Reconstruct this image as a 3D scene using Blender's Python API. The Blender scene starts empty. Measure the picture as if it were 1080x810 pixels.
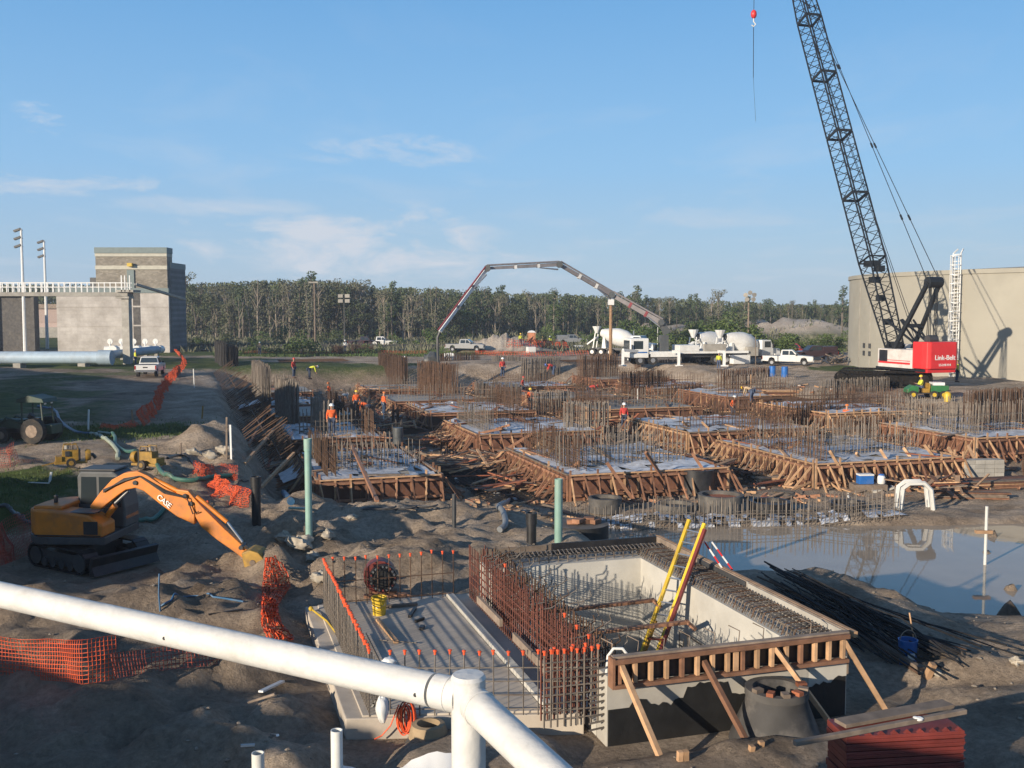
import bpy, bmesh, math, random
import numpy as np
from mathutils import Vector as V, Matrix as M, Euler
R = random.Random(7)
sc = bpy.context.scene
C = sc.collection
rad = math.radians
# ------------------------------------------------------------------ camera model
PITCH = rad(4.13); F = 1080.0
FW = V((0, math.cos(PITCH), -math.sin(PITCH))); UP = V((0, math.sin(PITCH), math.cos(PITCH)))
def ray(px, py):
    return V((1, 0, 0))*((px-540)/F) + UP*((405-py)/F) + FW
def W(px, py, z):
    r = ray(px, py); return r*(z/r.z)
def D(px, py, y):
    r = ray(px, py); return r*(y/r.y)
# site axes (the works stand turned 17 degrees)
AX = rad(17); CU, SU = math.cos(AX), math.sin(AX)
E1 = V((CU, SU, 0)); E2 = V((-SU, CU, 0))
def UV(u, v, z=0): return V((u*CU-v*SU, u*SU+v*CU, z))
# ------------------------------------------------------------------ numpy noise
def _h(ix, iy, s):
    n = (ix*374761393 + iy*668265263 + s*2147483647*31) & 0xffffffff
    n = ((n ^ (n >> 13))*1274126177) & 0xffffffff
    return ((n ^ (n >> 16)) & 0xffff)/65535.0
def vn(x, y, s=0):
    x = np.asarray(x, float); y = np.asarray(y, float)
    ix = np.floor(x).astype(np.int64); iy = np.floor(y).astype(np.int64)
    fx = x-ix; fy = y-iy; fx = fx*fx*(3-2*fx); fy = fy*fy*(3-2*fy)
    a = _h(ix, iy, s); b = _h(ix+1, iy, s); c = _h(ix, iy+1, s); d = _h(ix+1, iy+1, s)
    return (a*(1-fx)+b*fx)*(1-fy)+(c*(1-fx)+d*fx)*fy
def fbm(x, y, o=4, s=0):
    t = 0; a = .5
    for i in range(o):
        t = t+a*(vn(x, y, s+i)-.5); x = np.asarray(x)*2.03+5.1; y = np.asarray(y)*2.03+3.7; a *= .5
    return t
def ss(x, a, b):
    t = np.clip((np.asarray(x, float)-a)/(b-a), 0, 1); return t*t*(3-2*t)
GRADE = -6.2; POND = -8.5
def floorz(u): return -8.3+ss(u, 34, 46)*.6
PADS = [(-10.6, 25.5, 2.3, -6.42), (31.2, 82, 9.5, -6.05), (30, 74, 4, -6.3), tuple(W(478, 788, -6.1).xy)+(.8, -6.1), tuple(W(540, 785, -6.1).xy)+(.75, -6.12)]
MOUNDS = []      # x, y, radius x, radius y, height
def hz(x, y):
    x = np.asarray(x, float); y = np.asarray(y, float)
    u = x*CU+y*SU; v = -x*SU+y*CU
    wob = fbm(x*.12, y*.12, 3, 5)*3
    y0 = 30.5-ss(x, -.5, 3.5)*5-ss(x, 6, 10)*7.5
    near = ss(y, y0, y0+11+ss(x, 3, 8)*1)
    pit = ss(u+wob*.5, 1.0, 3.6)*(1-ss(u+wob*.6, 46.2, 50.2))*near*(1-ss(v+wob, 109, 114))
    z = GRADE+pit*(floorz(u)-GRADE)
    pond = ss(x, 1.6, 3.8)*ss(y+wob*.4+ss(x,20,30)*2, 23.2, 27.2)*(1-ss(y+wob*.3-x*.05, 38.2, 40.0))
    z = z-pond*.9
    act = 1-ss(y, 112, 130)
    z = z+fbm(x*.35, y*.35, 4, 11)*(.25+.45*act)*(1-pit*.35)
    soil = (1-ss(x, -3, 1))*ss(y, 6, 12)*(1-ss(y, 34, 48))
    z = z+soil*(fbm(x*.8, y*.8, 5, 21)*.85+np.abs(fbm(x*.45+3, y*.45, 3, 31))*.5-np.abs(fbm(x*1.7, y*1.7, 3, 81))*.5+np.maximum(0, fbm(x*2.6, y*2.6, 3, 83)-.02)*.45+.04)
    rt = ss(x, 5.5, 7)*(1-ss(y, 18, 21))+ss(x, -7, -5)*(1-ss(x, 1, 2.5))*ss(y, 29, 30.5)*(1-ss(y, 36, 39))
    q = x*.35+y*.94+fbm(x*.25, y*.25, 2, 91)*3; z = z+rt*(np.abs(np.sin(q*2.6))**3*-.09+np.sin(q*19)*.012)
    z = z+(1-ss(y, 55, 90))*(fbm(x*2.2, y*2.2, 3, 41)*.17+np.maximum(0, fbm(x*1.3+9, y*1.3, 4, 61)-.1)*.5*(1-pit)+np.abs(fbm(x*.9, y*3.0, 3, 71))*-.1*(1-pit))
    mn = 1+.9*fbm(x*1.1, y*1.1, 4, 51)
    for mx, my, rx, ry, mh in MOUNDS:
        dd = ((x-mx)/rx)**2+((y-my)/ry)**2
        if dd.min() < 5: z = z+mh*np.exp(-dd*1.6)*mn
    # level pads under the works in the foreground
    bu = (x-BO.x)*CU+(y-BO.y)*SU; bv = -(x-BO.x)*SU+(y-BO.y)*CU
    pad = ss(bu, -4.3, -3.5)*(1-ss(bu, 4.6, 5.6))*ss(bv, -1.2, -.4)*(1-ss(bv, 7.4, 8.4))
    z = z*(1-pad)+(-6.35)*pad
    hole = ss(bu, .2, .45)*(1-ss(bu, 3.6, 3.9))*ss(bv, .2, .45)*(1-ss(bv, 6.4, 6.7))
    for cx, cy, r, zz in PADS:
        k = 1-ss(np.hypot(x-cx, y-cy), r*.75, r*1.3); z = z*(1-k)+zz*k
    return z-hole*1.6
BO = W(640, 692, -5.0); BO.z = 0
def gz(x, y): return float(hz(np.array([x]), np.array([y]))[0])
for px, py, z, rx, ry, h in [(175, 655, -6.2, 1.7, .9, .5), (60, 645, -6.2, 1.5, .8, .4), (245, 640, -6.2, .9, .7, .35), (120, 770, -6.2, 1.2, .6, .3), (232, 462, -6, 2.2, 2.0, 1.0), (205, 468, -6, 1.6, 1.4, .6), (262, 478, -6, 1.2, 1.2, .5),
        (232, 712, -6, .75, .6, .5), (60, 740, -6.2, 2.6, 1.5, .55), (160, 640, -6.2, 1.6, 1.2, .35), (310, 575, -6.2, 1.0, .9, .75), (290, 600, -6.2, .8, .8, .5),
        (345, 600, -6.2, .7, .7, .35), (200, 590, -6.2, 1.4, 1.2, -.5), (470, 560, -6.8, 2.5, 1.0, .25), (420, 552, -6.8, 2.0, .8, .3), (290, 720, -6.2, .8, .6, .2),
        (250, 800, -6.2, .6, .5, .35), (200, 790, -6.2, .5, .6, .3), (400, 785, -6.2, .6, .3, -.3),
        (1040, 700, -6.2, 2.0, 1.0, .25), (1060, 740, -6.2, .7, .4, .15), (330, 545, -6.8, 2, 1, .3)]:
    p = W(px, py, z); MOUNDS.append((p.x, p.y, rx, ry, h))
# sand heaps far off
for px, y, rx, ry, h in [(520, 150, 8, 4, 2.2), (545, 152, 4, 3, 1.3), (840, 240, 16, 6, 4.2), (800, 250, 9, 6, 3.6), (868, 235, 10, 6, 3.4), (680, 235, 8, 5, 3.5), (715, 240, 7, 5, 3.2)]:
    MOUNDS.append(((px-540)/F*y, y, rx, ry, h))
for px, py, rx, ry, h in [(1066, 622, .5, .35, .42), (1064, 650, .55, .3, .42), (1040, 583, .5, .3, .38), (1047, 566, .5, .3, .38)]:
    p = W(px, py, POND); MOUNDS.append((p.x, p.y, rx, ry, h+.65))
_T = np.concatenate([np.arange(10, 60, .05), np.arange(60, 300, .3)])
def G(px, py):
    r = ray(px, py); t = _T/r.y
    X = r.x*t; Y = r.y*t; Z = r.z*t
    hh = hz(X, Y); i = int(np.argmax(Z < hh))
    if not (Z < hh).any(): i = len(t)-1
    return V((X[i], Y[i], float(hh[i])))
def Gd(px, y):
    x = (px-540)/F*y; return V((x, y, gz(x, y)))
# ------------------------------------------------------------------ materials
MATS = {}
def mat(name, col, rough=.8, metal=0., var=.25, scale=3., bump=.0, dirt=None, dirtamt=.45, spec=.5, rnd=.12, coat=0, emit=None):
    if name in MATS: return MATS[name]
    m = bpy.data.materials.new(name); MATS[name] = m; m.use_nodes = True
    nt = m.node_tree; N = nt.nodes; L = nt.links; b = N['Principled BSDF']
    tc = N.new('ShaderNodeTexCoord')
    n1 = N.new('ShaderNodeTexNoise'); n1.inputs['Scale'].default_value = scale; n1.inputs['Detail'].default_value = 6
    L.new(tc.outputs['Object'], n1.inputs['Vector'])
    rmp = N.new('ShaderNodeValToRGB'); e = rmp.color_ramp.elements
    e[0].position = .3; e[1].position = .72
    e[0].color = [c*(1-var) for c in col]+[1]; e[1].color = [min(1, c*(1+var)) for c in col]+[1]
    L.new(n1.outputs['Fac'], rmp.inputs['Fac'])
    out = rmp.outputs['Color']
    if dirt:
        n2 = N.new('ShaderNodeTexNoise'); n2.inputs['Scale'].default_value = scale*.45; n2.inputs['Detail'].default_value = 9; n2.inputs['Roughness'].default_value = .7
        L.new(tc.outputs['Object'], n2.inputs['Vector'])
        r2 = N.new('ShaderNodeValToRGB'); r2.color_ramp.elements[0].position = .48; r2.color_ramp.elements[1].position = .68
        r2.color_ramp.elements[1].color = (dirtamt,)*3+(1,)
        L.new(n2.outputs['Fac'], r2.inputs['Fac'])
        mx = N.new('ShaderNodeMixRGB'); L.new(r2.outputs['Color'], mx.inputs['Fac']); L.new(out, mx.inputs[1]); mx.inputs[2].default_value = list(dirt)+[1]
        out = mx.outputs['Color']
    if rnd:
        oi = N.new('ShaderNodeObjectInfo'); mr = N.new('ShaderNodeMapRange'); mr.inputs['To Min'].default_value = 1-rnd; mr.inputs['To Max'].default_value = 1+rnd
        L.new(oi.outputs['Random'], mr.inputs['Value'])
        h = N.new('ShaderNodeHueSaturation'); L.new(mr.outputs['Result'], h.inputs['Value']); L.new(out, h.inputs['Color']); out = h.outputs['Color']
    L.new(out, b.inputs['Base Color'])
    b.inputs['Roughness'].default_value = rough; b.inputs['Metallic'].default_value = metal
    b.inputs['Specular IOR Level'].default_value = spec; b.inputs['Coat Weight'].default_value = coat
    if bump:
        bp = N.new('ShaderNodeBump'); bp.inputs['Strength'].default_value = bump; bp.inputs['Distance'].default_value = .05
        L.new(n1.outputs['Fac'], bp.inputs['Height']); L.new(bp.outputs['Normal'], b.inputs['Normal'])
    if emit: b.inputs['Emission Color'].default_value = list(emit)+[1]; b.inputs['Emission Strength'].default_value = 1
    return m
RUST = mat('rebar_rust', (.10, .058, .036), .85, .2, .4, 4, rnd=.35, dirt=(.15, .075, .04))
STEEL = mat('rebar_grey', (.19, .165, .14), .7, .4, .35, 4, rnd=.25, dirt=(.15, .08, .04))
REDBAR = mat('rebar_red', (.15, .055, .038), .8, .2, .4, 5, rnd=.3)
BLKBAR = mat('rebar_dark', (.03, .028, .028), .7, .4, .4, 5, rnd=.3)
WOOD = mat('form_timber', (.25, .125, .072), .85, 0, .3, 5, dirt=(.12, .06, .035), rnd=.35)
PALEWOOD = mat('pale_timber', (.44, .27, .15), .85, 0, .25, 5, dirt=(.2, .12, .07), rnd=.3)
GREYWOOD = mat('weathered_timber', (.22, .17, .13), .9, 0, .3, 5, dirt=(.08, .06, .05), rnd=.3)
REDWOOD = mat('red_form_timber', (.26, .085, .04), .8, 0, .3, 3, dirt=(.1, .05, .03), rnd=.3)
PLY = mat('form_ply', (.13, .058, .034), .8, 0, .35, 2, dirt=(.07, .035, .02), rnd=.3)
CONC = mat('site_concrete', (.36, .34, .30), .9, 0, .18, 1.6, .25, dirt=(.2, .17, .14), dirtamt=.5)
WCONC = mat('pale_concrete', (.50, .48, .43), .9, 0, .12, 1.4, .25, dirt=(.33, .31, .27), dirtamt=.5, rnd=.03)
SLABC = mat('slab_concrete', (.47, .41, .335), .9, 0, .2, 1.2, .3, dirt=(.24, .21, .18), dirtamt=.6, rnd=.03)
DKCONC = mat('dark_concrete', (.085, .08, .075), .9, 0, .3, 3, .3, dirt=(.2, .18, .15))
TARP = mat('curing_sheet', (.62, .63, .65), .55, 0, .25, 2.5, .5, dirt=(.22, .2, .18), dirtamt=.8, rnd=.12)
WHITEP = mat('white_paint', (.72, .72, .70), .4, 0, .06, 2, dirt=(.45, .42, .37), dirtamt=.35, rnd=.06)
RAILP = mat('rail_paint', (.60, .59, .56), .45, 0, .05, 22, .12, dirt=(.40, .37, .32), dirtamt=.55, rnd=0)
PVC = mat('white_pvc', (.62, .62, .59), .4, 0, .06, 3, dirt=(.5, .45, .38), dirtamt=.4)
GREENP = mat('green_pvc', (.22, .36, .31), .4, 0, .1, 3, dirt=(.35, .33, .26), dirtamt=.4)
TEAL = mat('green_hose', (.05, .15, .11), .5, 0, .2, 3, dirt=(.2, .18, .14))
BLUEH = mat('blue_hose', (.03, .11, .22), .5, 0, .2, 3, dirt=(.2, .18, .14))
BLACK = mat('black_plastic', (.018, .018, .02), .45, 0, .3, 3, dirt=(.08, .07, .06), dirtamt=.3)
TYRE = mat('tyre_rubber', (.02, .02, .02), .85, 0, .3, 6, dirt=(.12, .09, .06))
TAR = mat('tar_coating', (.012, .012, .012), .6, 0, .4, 3, .4)
GLASS = mat('dark_glass', (.03, .04, .045), .08, 0, .1, 1, spec=.8)
CHROME = mat('bright_metal', (.5, .5, .5), .3, .8, .1)
YEL = mat('yellow_paint', (.62, .42, .03), .5, 0, .15, 4, dirt=(.2, .13, .05), dirtamt=.5)
DIRTYEL = mat('worn_yellow_paint', (.30, .17, .02), .6, 0, .3, 4, dirt=(.08, .06, .04), dirtamt=.8)
ORGP = mat('orange_paint', (.62, .19, .012), .5, 0, .15, 3, dirt=(.22, .10, .045), dirtamt=.65, rnd=.03)
DKGREY = mat('dark_grey_paint', (.045, .047, .05), .5, 0, .2, 4, dirt=(.12, .1, .08), dirtamt=.4)
CABG = mat('cab_grey', (.075, .082, .085), .5, 0, .15, 4, dirt=(.14, .12, .1), dirtamt=.4)
CRBLK = mat('crane_steel', (.02, .022, .024), .5, .2, .25, 4, rnd=.1)
CRRED = mat('crane_red', (.62, .03, .03), .4, 0, .1, 1, rnd=0)
CRWHT = mat('crane_white', (.62, .58, .54), .5, 0, .1, 2, dirt=(.35, .25, .2), rnd=0)
ORGNET = mat('orange_net', (.62, .09, .025), .6, 0, .15, 3, rnd=.12)
ORGCAP = mat('orange_cap', (.75, .10, .03), .45, 0, .1, 3)
REDP = mat('red_paint', (.17, .032, .025), .5, 0, .25, 3, dirt=(.12, .03, .025))
BLUEP = mat('blue_plastic', (.02, .13, .42), .4, 0, .15, 3, dirt=(.15, .15, .16), dirtamt=.4)
SILVER = mat('silver_paint', (.42, .43, .44), .35, .4, .08)
GREENM = mat('green_machine', (.03, .16, .05), .45, 0, .2, 3, dirt=(.08, .08, .05))
DKGREENM = mat('dark_green_machine', (.012, .04, .027), .5, 0, .25, 3, dirt=(.06, .06, .04))
BOOMG = mat('boom_grey', (.22, .2, .2), .45, .1, .15, 2)
BOOMR = mat('boom_maroon', (.2, .03, .04), .5, 0, .2, 2)
SKIN = mat('skin', (.36, .2, .13), .6, rnd=.3)
JEAN = mat('work_jeans', (.05, .07, .12), .9, rnd=.4)
BOOT = mat('work_boots', (.07, .045, .03), .8)
SHIRTS = {k: mat('shirt_'+k, c, .85, rnd=.1) for k, c in dict(orange=(.75, .13, .03), red=(.5, .05, .04), yellow=(.6, .62, .06), white=(.6, .6, .58), tan=(.45, .33, .2), blue=(.06, .12, .3)).items()}
HATS = {k: mat('hat_'+k, c, .35) for k, c in dict(white=(.75, .75, .73), yellow=(.75, .5, .04), red=(.5, .05, .03), blue=(.05, .12, .4), orange=(.7, .2, .04)).items()}
TRK = mat('track_steel', (.009, .008, .007), .75, 0, .5, 6, dirt=(.035, .026, .018), spec=.12)
# ------------------------------------------------------------------ mesh builder
class MB:
    def __init__(s): s.v = []; s.f = []
    def add(s, vs, fs):
        k = len(s.v); s.v += [V(a) for a in vs]; s.f += [[i+k for i in f] for f in fs]; return s
    def box(s, c, d, rot=None):
        c = V(c); x, y, z = [a/2 for a in d]
        vs = [V((i*x, j*y, k*z)) for k in (-1, 1) for j in (-1, 1) for i in (-1, 1)]
        if rot: vs = [rot @ a for a in vs]
        return s.add([a+c for a in vs], [(0, 2, 3, 1), (4, 5, 7, 6), (0, 1, 5, 4), (2, 6, 7, 3), (0, 4, 6, 2), (1, 3, 7, 5)])
    def bx(s, x0, x1, y0, y1, z0, z1): return s.box(((x0+x1)/2, (y0+y1)/2, (z0+z1)/2), (abs(x1-x0), abs(y1-y0), abs(z1-z0)))
    def frame(s, p, q):
        d = (V(q)-V(p)).normalized(); a = V((0, 0, 1)) if abs(d.z) < .95 else V((1, 0, 0))
        x = d.cross(a).normalized(); return x, x.cross(d).normalized()
    def beam(s, p, q, w, h=None):
        h = h or w; p = V(p); q = V(q); x, y = s.frame(p, q); vs = []
        for c in (p, q):
            for i, j in ((-1, -1), (1, -1), (1, 1), (-1, 1)): vs.append(c+x*i*w/2+y*j*h/2)
        return s.add(vs, [(3, 2, 1, 0), (4, 5, 6, 7), (0, 1, 5, 4), (1, 2, 6, 5), (2, 3, 7, 6), (3, 0, 4, 7)])
    def cyl(s, p, q, r, r2=None, n=8, cap=True):
        r2 = r if r2 is None else r2; p = V(p); q = V(q); x, y = s.frame(p, q); vs = []
        for c, rr in ((p, r), (q, r2)):
            for i in range(n):
                a = 2*math.pi*i/n; vs.append(c+x*rr*math.cos(a)+y*rr*math.sin(a))
        fs = [(i, (i+1) % n, n+(i+1) % n, n+i) for i in range(n)]
        if cap: fs += [tuple(range(n-1, -1, -1)), tuple(range(n, 2*n))]
        return s.add(vs, fs)
    def tube(s, pts, r, n=6, cap=True):
        pts = [V(p) for p in pts]; m = len(pts); vs = []; px = None
        for i, p in enumerate(pts):
            d = (pts[min(i+1, m-1)]-pts[max(i-1, 0)]).normalized()
            if px is None: px = d.orthogonal().normalized()
            px = (px-d*px.dot(d)).normalized(); py = d.cross(px)
            rr = r[i] if isinstance(r, (list, tuple)) else r
            for k in range(n):
                a = 2*math.pi*k/n; vs.append(p+px*rr*math.cos(a)+py*rr*math.sin(a))
        fs = [(i*n+k, i*n+(k+1) % n, (i+1)*n+(k+1) % n, (i+1)*n+k) for i in range(m-1) for k in range(n)]
        if cap: fs += [tuple(range(n-1, -1, -1)), tuple(range((m-1)*n, m*n))]
        return s.add(vs, fs)
    def lathe(s, prof, n=16, mtx=None, cap=True):
        vs = []
        for r, z in prof:
            for i in range(n):
                a = 2*math.pi*i/n; vs.append(V((r*math.cos(a), r*math.sin(a), z)))
        if mtx: vs = [mtx @ a for a in vs]
        m = len(prof); fs = [(j*n+i, j*n+(i+1) % n, (j+1)*n+(i+1) % n, (j+1)*n+i) for j in range(m-1) for i in range(n)]
        if cap: fs += [tuple(range(n-1, -1, -1)), tuple(range((m-1)*n, m*n))]
        return s.add(vs, fs)
    def prism(s, poly, a, b, ax='y'):      # poly in the xz plane, pushed from y=a to y=b
        n = len(poly)
        def mk(p, t): return {'y': (p[0], t, p[1]), 'x': (t, p[0], p[1]), 'z': (p[0], p[1], t)}[ax]
        vs = [mk(p, a) for p in poly]+[mk(p, b) for p in poly]
        return s.add(vs, [tuple(range(n)), tuple(range(2*n-1, n-1, -1))]+[(i, n+i, n+(i+1) % n, (i+1) % n) for i in range(n)])
    def ball(s, c, r, n=10, m=6):
        c = V(c); rx, ry, rz = (r, r, r) if not isinstance(r, (tuple, list)) else r
        prof = [(math.sin(math.pi*j/m), -math.cos(math.pi*j/m)) for j in range(m+1)]
        prof[0] = (.02, -1); prof[-1] = (.02, 1)
        return s.lathe(prof, n, M.Translation(c) @ M.Diagonal((rx, ry, rz, 1)))
    def xf(s, m): s.v = [m @ a for a in s.v]; return s
    def build(s, name, m, parent=None, smooth=False, bevel=0, loc=None, base=False):
        me = bpy.data.meshes.new(name)
        vs = s.v
        o = bpy.data.objects.new(name, me)
        if base:
            xs = [a.x for a in vs]; ys = [a.y for a in vs]; zs = [a.z for a in vs]
            off = V(((min(xs)+max(xs))/2, (min(ys)+max(ys))/2, min(zs))); vs = [a-off for a in vs]; o.location = off
        if loc is not None: o.location = loc
        me.from_pydata([tuple(a) for a in vs], [], s.f); me.materials.append(m)
        bm = bmesh.new(); bm.from_mesh(me); bmesh.ops.recalc_face_normals(bm, faces=bm.faces); bm.to_mesh(me); bm.free()
        if smooth:
            me.polygons.foreach_set('use_smooth', [True]*len(me.polygons))
            try: me.set_sharp_from_angle(angle=rad(40))
            except Exception: pass
        C.objects.link(o)
        if parent: o.parent = parent
        if bevel:
            b = o.modifiers.new('b', 'BEVEL'); b.width = bevel; b.segments = 2; b.limit_method = 'ANGLE'
        return o
def tag(o, label, cat, group=None):
    o['label'] = label; o['category'] = cat
    if group: o['group'] = group
    return o
def struct(o, kind='structure'): o['kind'] = kind; return o
def thing(name, label, cat, loc=(0, 0, 0), rz=0, group=None, sc_=1):
    o = bpy.data.objects.new(name, None); C.objects.link(o); o.empty_display_size = .2
    o.location = loc; o.rotation_euler = (0, 0, rz); o.scale = (sc_,)*3
    return tag(o, label, cat, group)
def solo(name, mb, m, label, cat, group=None, **k):
    return tag(mb.build(name, m, base=True, **k), label, cat, group)
def one(fn, *a): m = MB(); getattr(m, fn)(*a); return m
ORD = ['nearest', 'second', 'third', 'fourth', 'fifth', 'sixth', 'seventh', 'eighth', 'ninth', 'tenth']
def text(s, size, m, parent, mtx, ext=.004, name='lettering'):
    cu = bpy.data.curves.new('t', 'FONT'); cu.body = s; cu.size = size; cu.extrude = ext; cu.align_x = 'CENTER'; cu.align_y = 'CENTER'; cu.offset = size*.012
    o = bpy.data.objects.new('t', cu); C.objects.link(o)
    me = bpy.data.meshes.new_from_object(o); bpy.data.objects.remove(o); bpy.data.curves.remove(cu)
    me.materials.clear(); me.materials.append(m); me.name = name
    t = bpy.data.objects.new(name, me); C.objects.link(t); t.parent = parent; t.matrix_local = mtx
    return t
def fast(name, verts, faces, m, parent=None, loc=None):
    me = bpy.data.meshes.new(name); nv = len(verts); nf = len(faces); k = faces.shape[1]
    me.vertices.add(nv); me.vertices.foreach_set('co', verts.astype(np.float32).ravel())
    me.loops.add(nf*k); me.loops.foreach_set('vertex_index', faces.astype(np.int32).ravel())
    me.polygons.add(nf); me.polygons.foreach_set('loop_start', np.arange(0, nf*k, k, dtype=np.int32))
    me.update(); me.validate(); me.materials.append(m)
    o = bpy.data.objects.new(name, me); C.objects.link(o)
    if parent: o.parent = parent
    if loc is not None: o.location = loc
    return o
def dup(root, loc, rz, label=None, group=None, scl=None):
    r = root.copy(); C.objects.link(r); r.location = loc; r.rotation_euler = (0, 0, rz)
    if label: r['label'] = label
    if group: r['group'] = group
    if scl: r.scale = scl
    for ch in list(root.children):
        c = ch.copy(); C.objects.link(c); c.parent = r
        for g in ch.children:
            d = g.copy(); C.objects.link(d); d.parent = c
    return r
# ------------------------------------------------------------------ ground
def ground():
    def axis(a, b, st, lo, hi, g):
        xs = list(np.arange(a, b, st)); s = st
        while xs[-1] < hi: s *= g; xs.append(xs[-1]+s)
        s = st; left = [a]
        while left[-1] > lo: s *= g; left.append(left[-1]-s)
        return np.array(left[:0:-1]+xs)
    xs = axis(-14, 17, .17, -3000, 3500, 1.055)
    ys = list(np.arange(10, 45, .17)); s = .17
    while ys[-1] < 130: s = min(s*1.02, .6); ys.append(ys[-1]+s)
    while ys[-1] < 4500: s *= 1.07; ys.append(ys[-1]+s)
    s = .3; y = 10; lo = []
    while y > -400: s *= 1.12; y -= s; lo.append(y)
    ys = np.array(lo[::-1]+ys)
    X, Y = np.meshgrid(xs, ys); Z = hz(X, Y)
    nx, ny = len(xs), len(ys)
    vs = np.stack([X.ravel(), Y.ravel(), Z.ravel()], 1)
    i = np.arange(nx-1)[None, :]+np.arange(ny-1)[:, None]*nx; i = i.ravel()
    fs = np.stack([i, i+1, i+1+nx, i+nx], 1)
    m = bpy.data.materials.new('site_soil'); m.use_nodes = True
    o = struct(fast('ground', vs, fs, m))
    o.data.polygons.foreach_set('use_smooth', [True]*len(fs))
    x = X.ravel(); y = Y.ravel()
    u = x*CU+y*SU
    g = np.zeros_like(x)
    def blob(cx, cy, rx, ry): return 1-ss(((x-cx)/rx)**2+((y-cy)/ry)**2+fbm(x*.4, y*.4, 4, 3)*1.6, .7, 1.2)
    g = np.maximum(g, blob(-19, 33, 6, 7)); g = np.maximum(g, blob(-21, 52, 5, 4)); g = np.maximum(g, blob(-38, 62, 9, 14))
    g = np.maximum(g, blob(-35, 115, 26, 8)*.9); g = np.maximum(g, blob(-30, 150, 40, 12)); g = np.maximum(g, blob(36, 108, 5, 5)); g = np.maximum(g, blob(-60, 125, 30, 12))
    far = ss(y+fbm(x*.05, y*.05, 4, 9)*40, 158, 172); g = np.maximum(g, far)
    vv = -x*SU+y*CU; g = g*(1-ss(u, -.5, 1.0)*(1-ss(u, 47, 50))*(1-ss(vv, 110, 114))*ss(y, 40, 45))
    for mx, my, rx, ry, mh in MOUNDS:
        if my > 120: g = g*(1-1.0*np.exp(-(((x-mx)/rx)**2+((y-my)/ry)**2)*.8))
    dk = (1-ss(np.abs(y-33)+fbm(x*.3, y*.3, 4, 6)*8, 6, 10))*ss(x, 4, 9)*.8
    dk = np.maximum(dk, ss(u, 2, 6)*(1-ss(u, 42, 47))*ss(y, 42, 50)*(1-ss(y, 108, 116))*.85)
    dk = np.maximum(dk, (1-ss(x, -7, -3))*(1-ss(y, 22, 28))*.6)
    dk = np.maximum(dk, (1-ss(u+fbm(x*.2, y*.2, 4, 17)*6, -3, 0))*ss(y, 50, 60)*(1-ss(y, 104, 112))*(.35+.9*ss(fbm(x*.15, y*.5, 4, 19), -.1, .15)))  # left road: its shade is put into the soil colour, broken by noise
    g = np.maximum(g, (1-ss(u, -7, -3))*ss(y, 42, 50)*(1-ss(y, 100, 108))*ss(fbm(x*.12, y*.12, 4, 23), .0, .12)*.7)
    hp = np.zeros_like(x)
    for mx, my, rx, ry, mh in MOUNDS:
        if my > 120: hp = np.maximum(hp, ss(np.exp(-(((x-mx)/rx)**2+((y-my)/ry)**2)*.8), .25, .6))
    dk = dk*(1-hp)
    ca = o.data.color_attributes.new('zones', 'FLOAT_COLOR', 'POINT')
    ca.data.foreach_set('color', np.stack([g, dk, hp, np.ones_like(g)], 1).astype(np.float32).ravel())
    nt = m.node_tree; N = nt.nodes; L = nt.links; b = N['Principled BSDF']; b.inputs['Roughness'].default_value = .95; b.inputs['Specular IOR Level'].default_value = .2
    at = N.new('ShaderNodeVertexColor'); at.layer_name = 'zones'; sp = N.new('ShaderNodeSeparateColor'); L.new(at.outputs['Color'], sp.inputs['Color'])
    tc = N.new('ShaderNodeTexCoord')
    def noi(s, d=8, r=.6):
        n = N.new('ShaderNodeTexNoise'); n.inputs['Scale'].default_value = s; n.inputs['Detail'].default_value = d; n.inputs['Roughness'].default_value = r
        L.new(tc.outputs['Object'], n.inputs['Vector']); return n.outputs['Fac']
    def ramp(f, st):
        r = N.new('ShaderNodeValToRGB'); e = r.color_ramp.elements
        while len(e) < len(st): e.new(.5)
        for k, (p, c) in enumerate(st): e[k].position = p; e[k].color = list(c)+[1] if len(c) == 3 else c
        L.new(f, r.inputs['Fac']); return r.outputs['Color']
    def mix(f, a, c_):
        x_ = N.new('ShaderNodeMixRGB'); L.new(f, x_.inputs['Fac']); L.new(a, x_.inputs[1]); L.new(c_, x_.inputs[2]); return x_.outputs['Color']
    sand = ramp(noi(.6), [(.3, (.23, .175, .125)), (.5, (.40, .315, .235)), (.7, (.56, .455, .35))])
    grain = ramp(noi(9, 6, .75), [(.35, (.6, .6, .6)), (.65, (1.25, 1.25, 1.25))])
    ml = N.new('ShaderNodeMixRGB'); ml.blend_type = 'MULTIPLY'; ml.inputs['Fac'].default_value = .8; L.new(sand, ml.inputs[1]); L.new(grain, ml.inputs[2])
    wet_and_shade = ramp(noi(1.3, 8, .7), [(.35, (.10, .074, .054)), (.65, (.29, .22, .16))])
    c1 = mix(sp.outputs['Green'], ml.outputs['Color'], wet_and_shade)
    # patches keep some pale sand inside the works
    pat = ramp(noi(.35, 5, .6), [(.5, (0, 0, 0)), (.62, (.55, .55, .55))]); c1 = mix(pat, c1, ml.outputs['Color'])
    grass = ramp(noi(.25, 9, .7), [(.3, (.035, .05, .015)), (.5, (.07, .10, .025)), (.62, (.12, .13, .045)), (.75, (.2, .17, .09))])
    ga = N.new('ShaderNodeMath'); ga.operation = 'MULTIPLY_ADD'; ga.use_clamp = True; L.new(sp.outputs['Red'], ga.inputs[0]); ga.inputs[1].default_value = 1.6
    gn = ramp(noi(2.5, 6, .7), [(.35, (-0., 0, 0)), (.7, (1, 1, 1))]); gm = N.new('ShaderNodeMath'); gm.operation = 'MULTIPLY'; L.new(gn, gm.inputs[0]); gm.inputs[1].default_value = -.6
    L.new(gm.outputs[0], ga.inputs[2])
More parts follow.
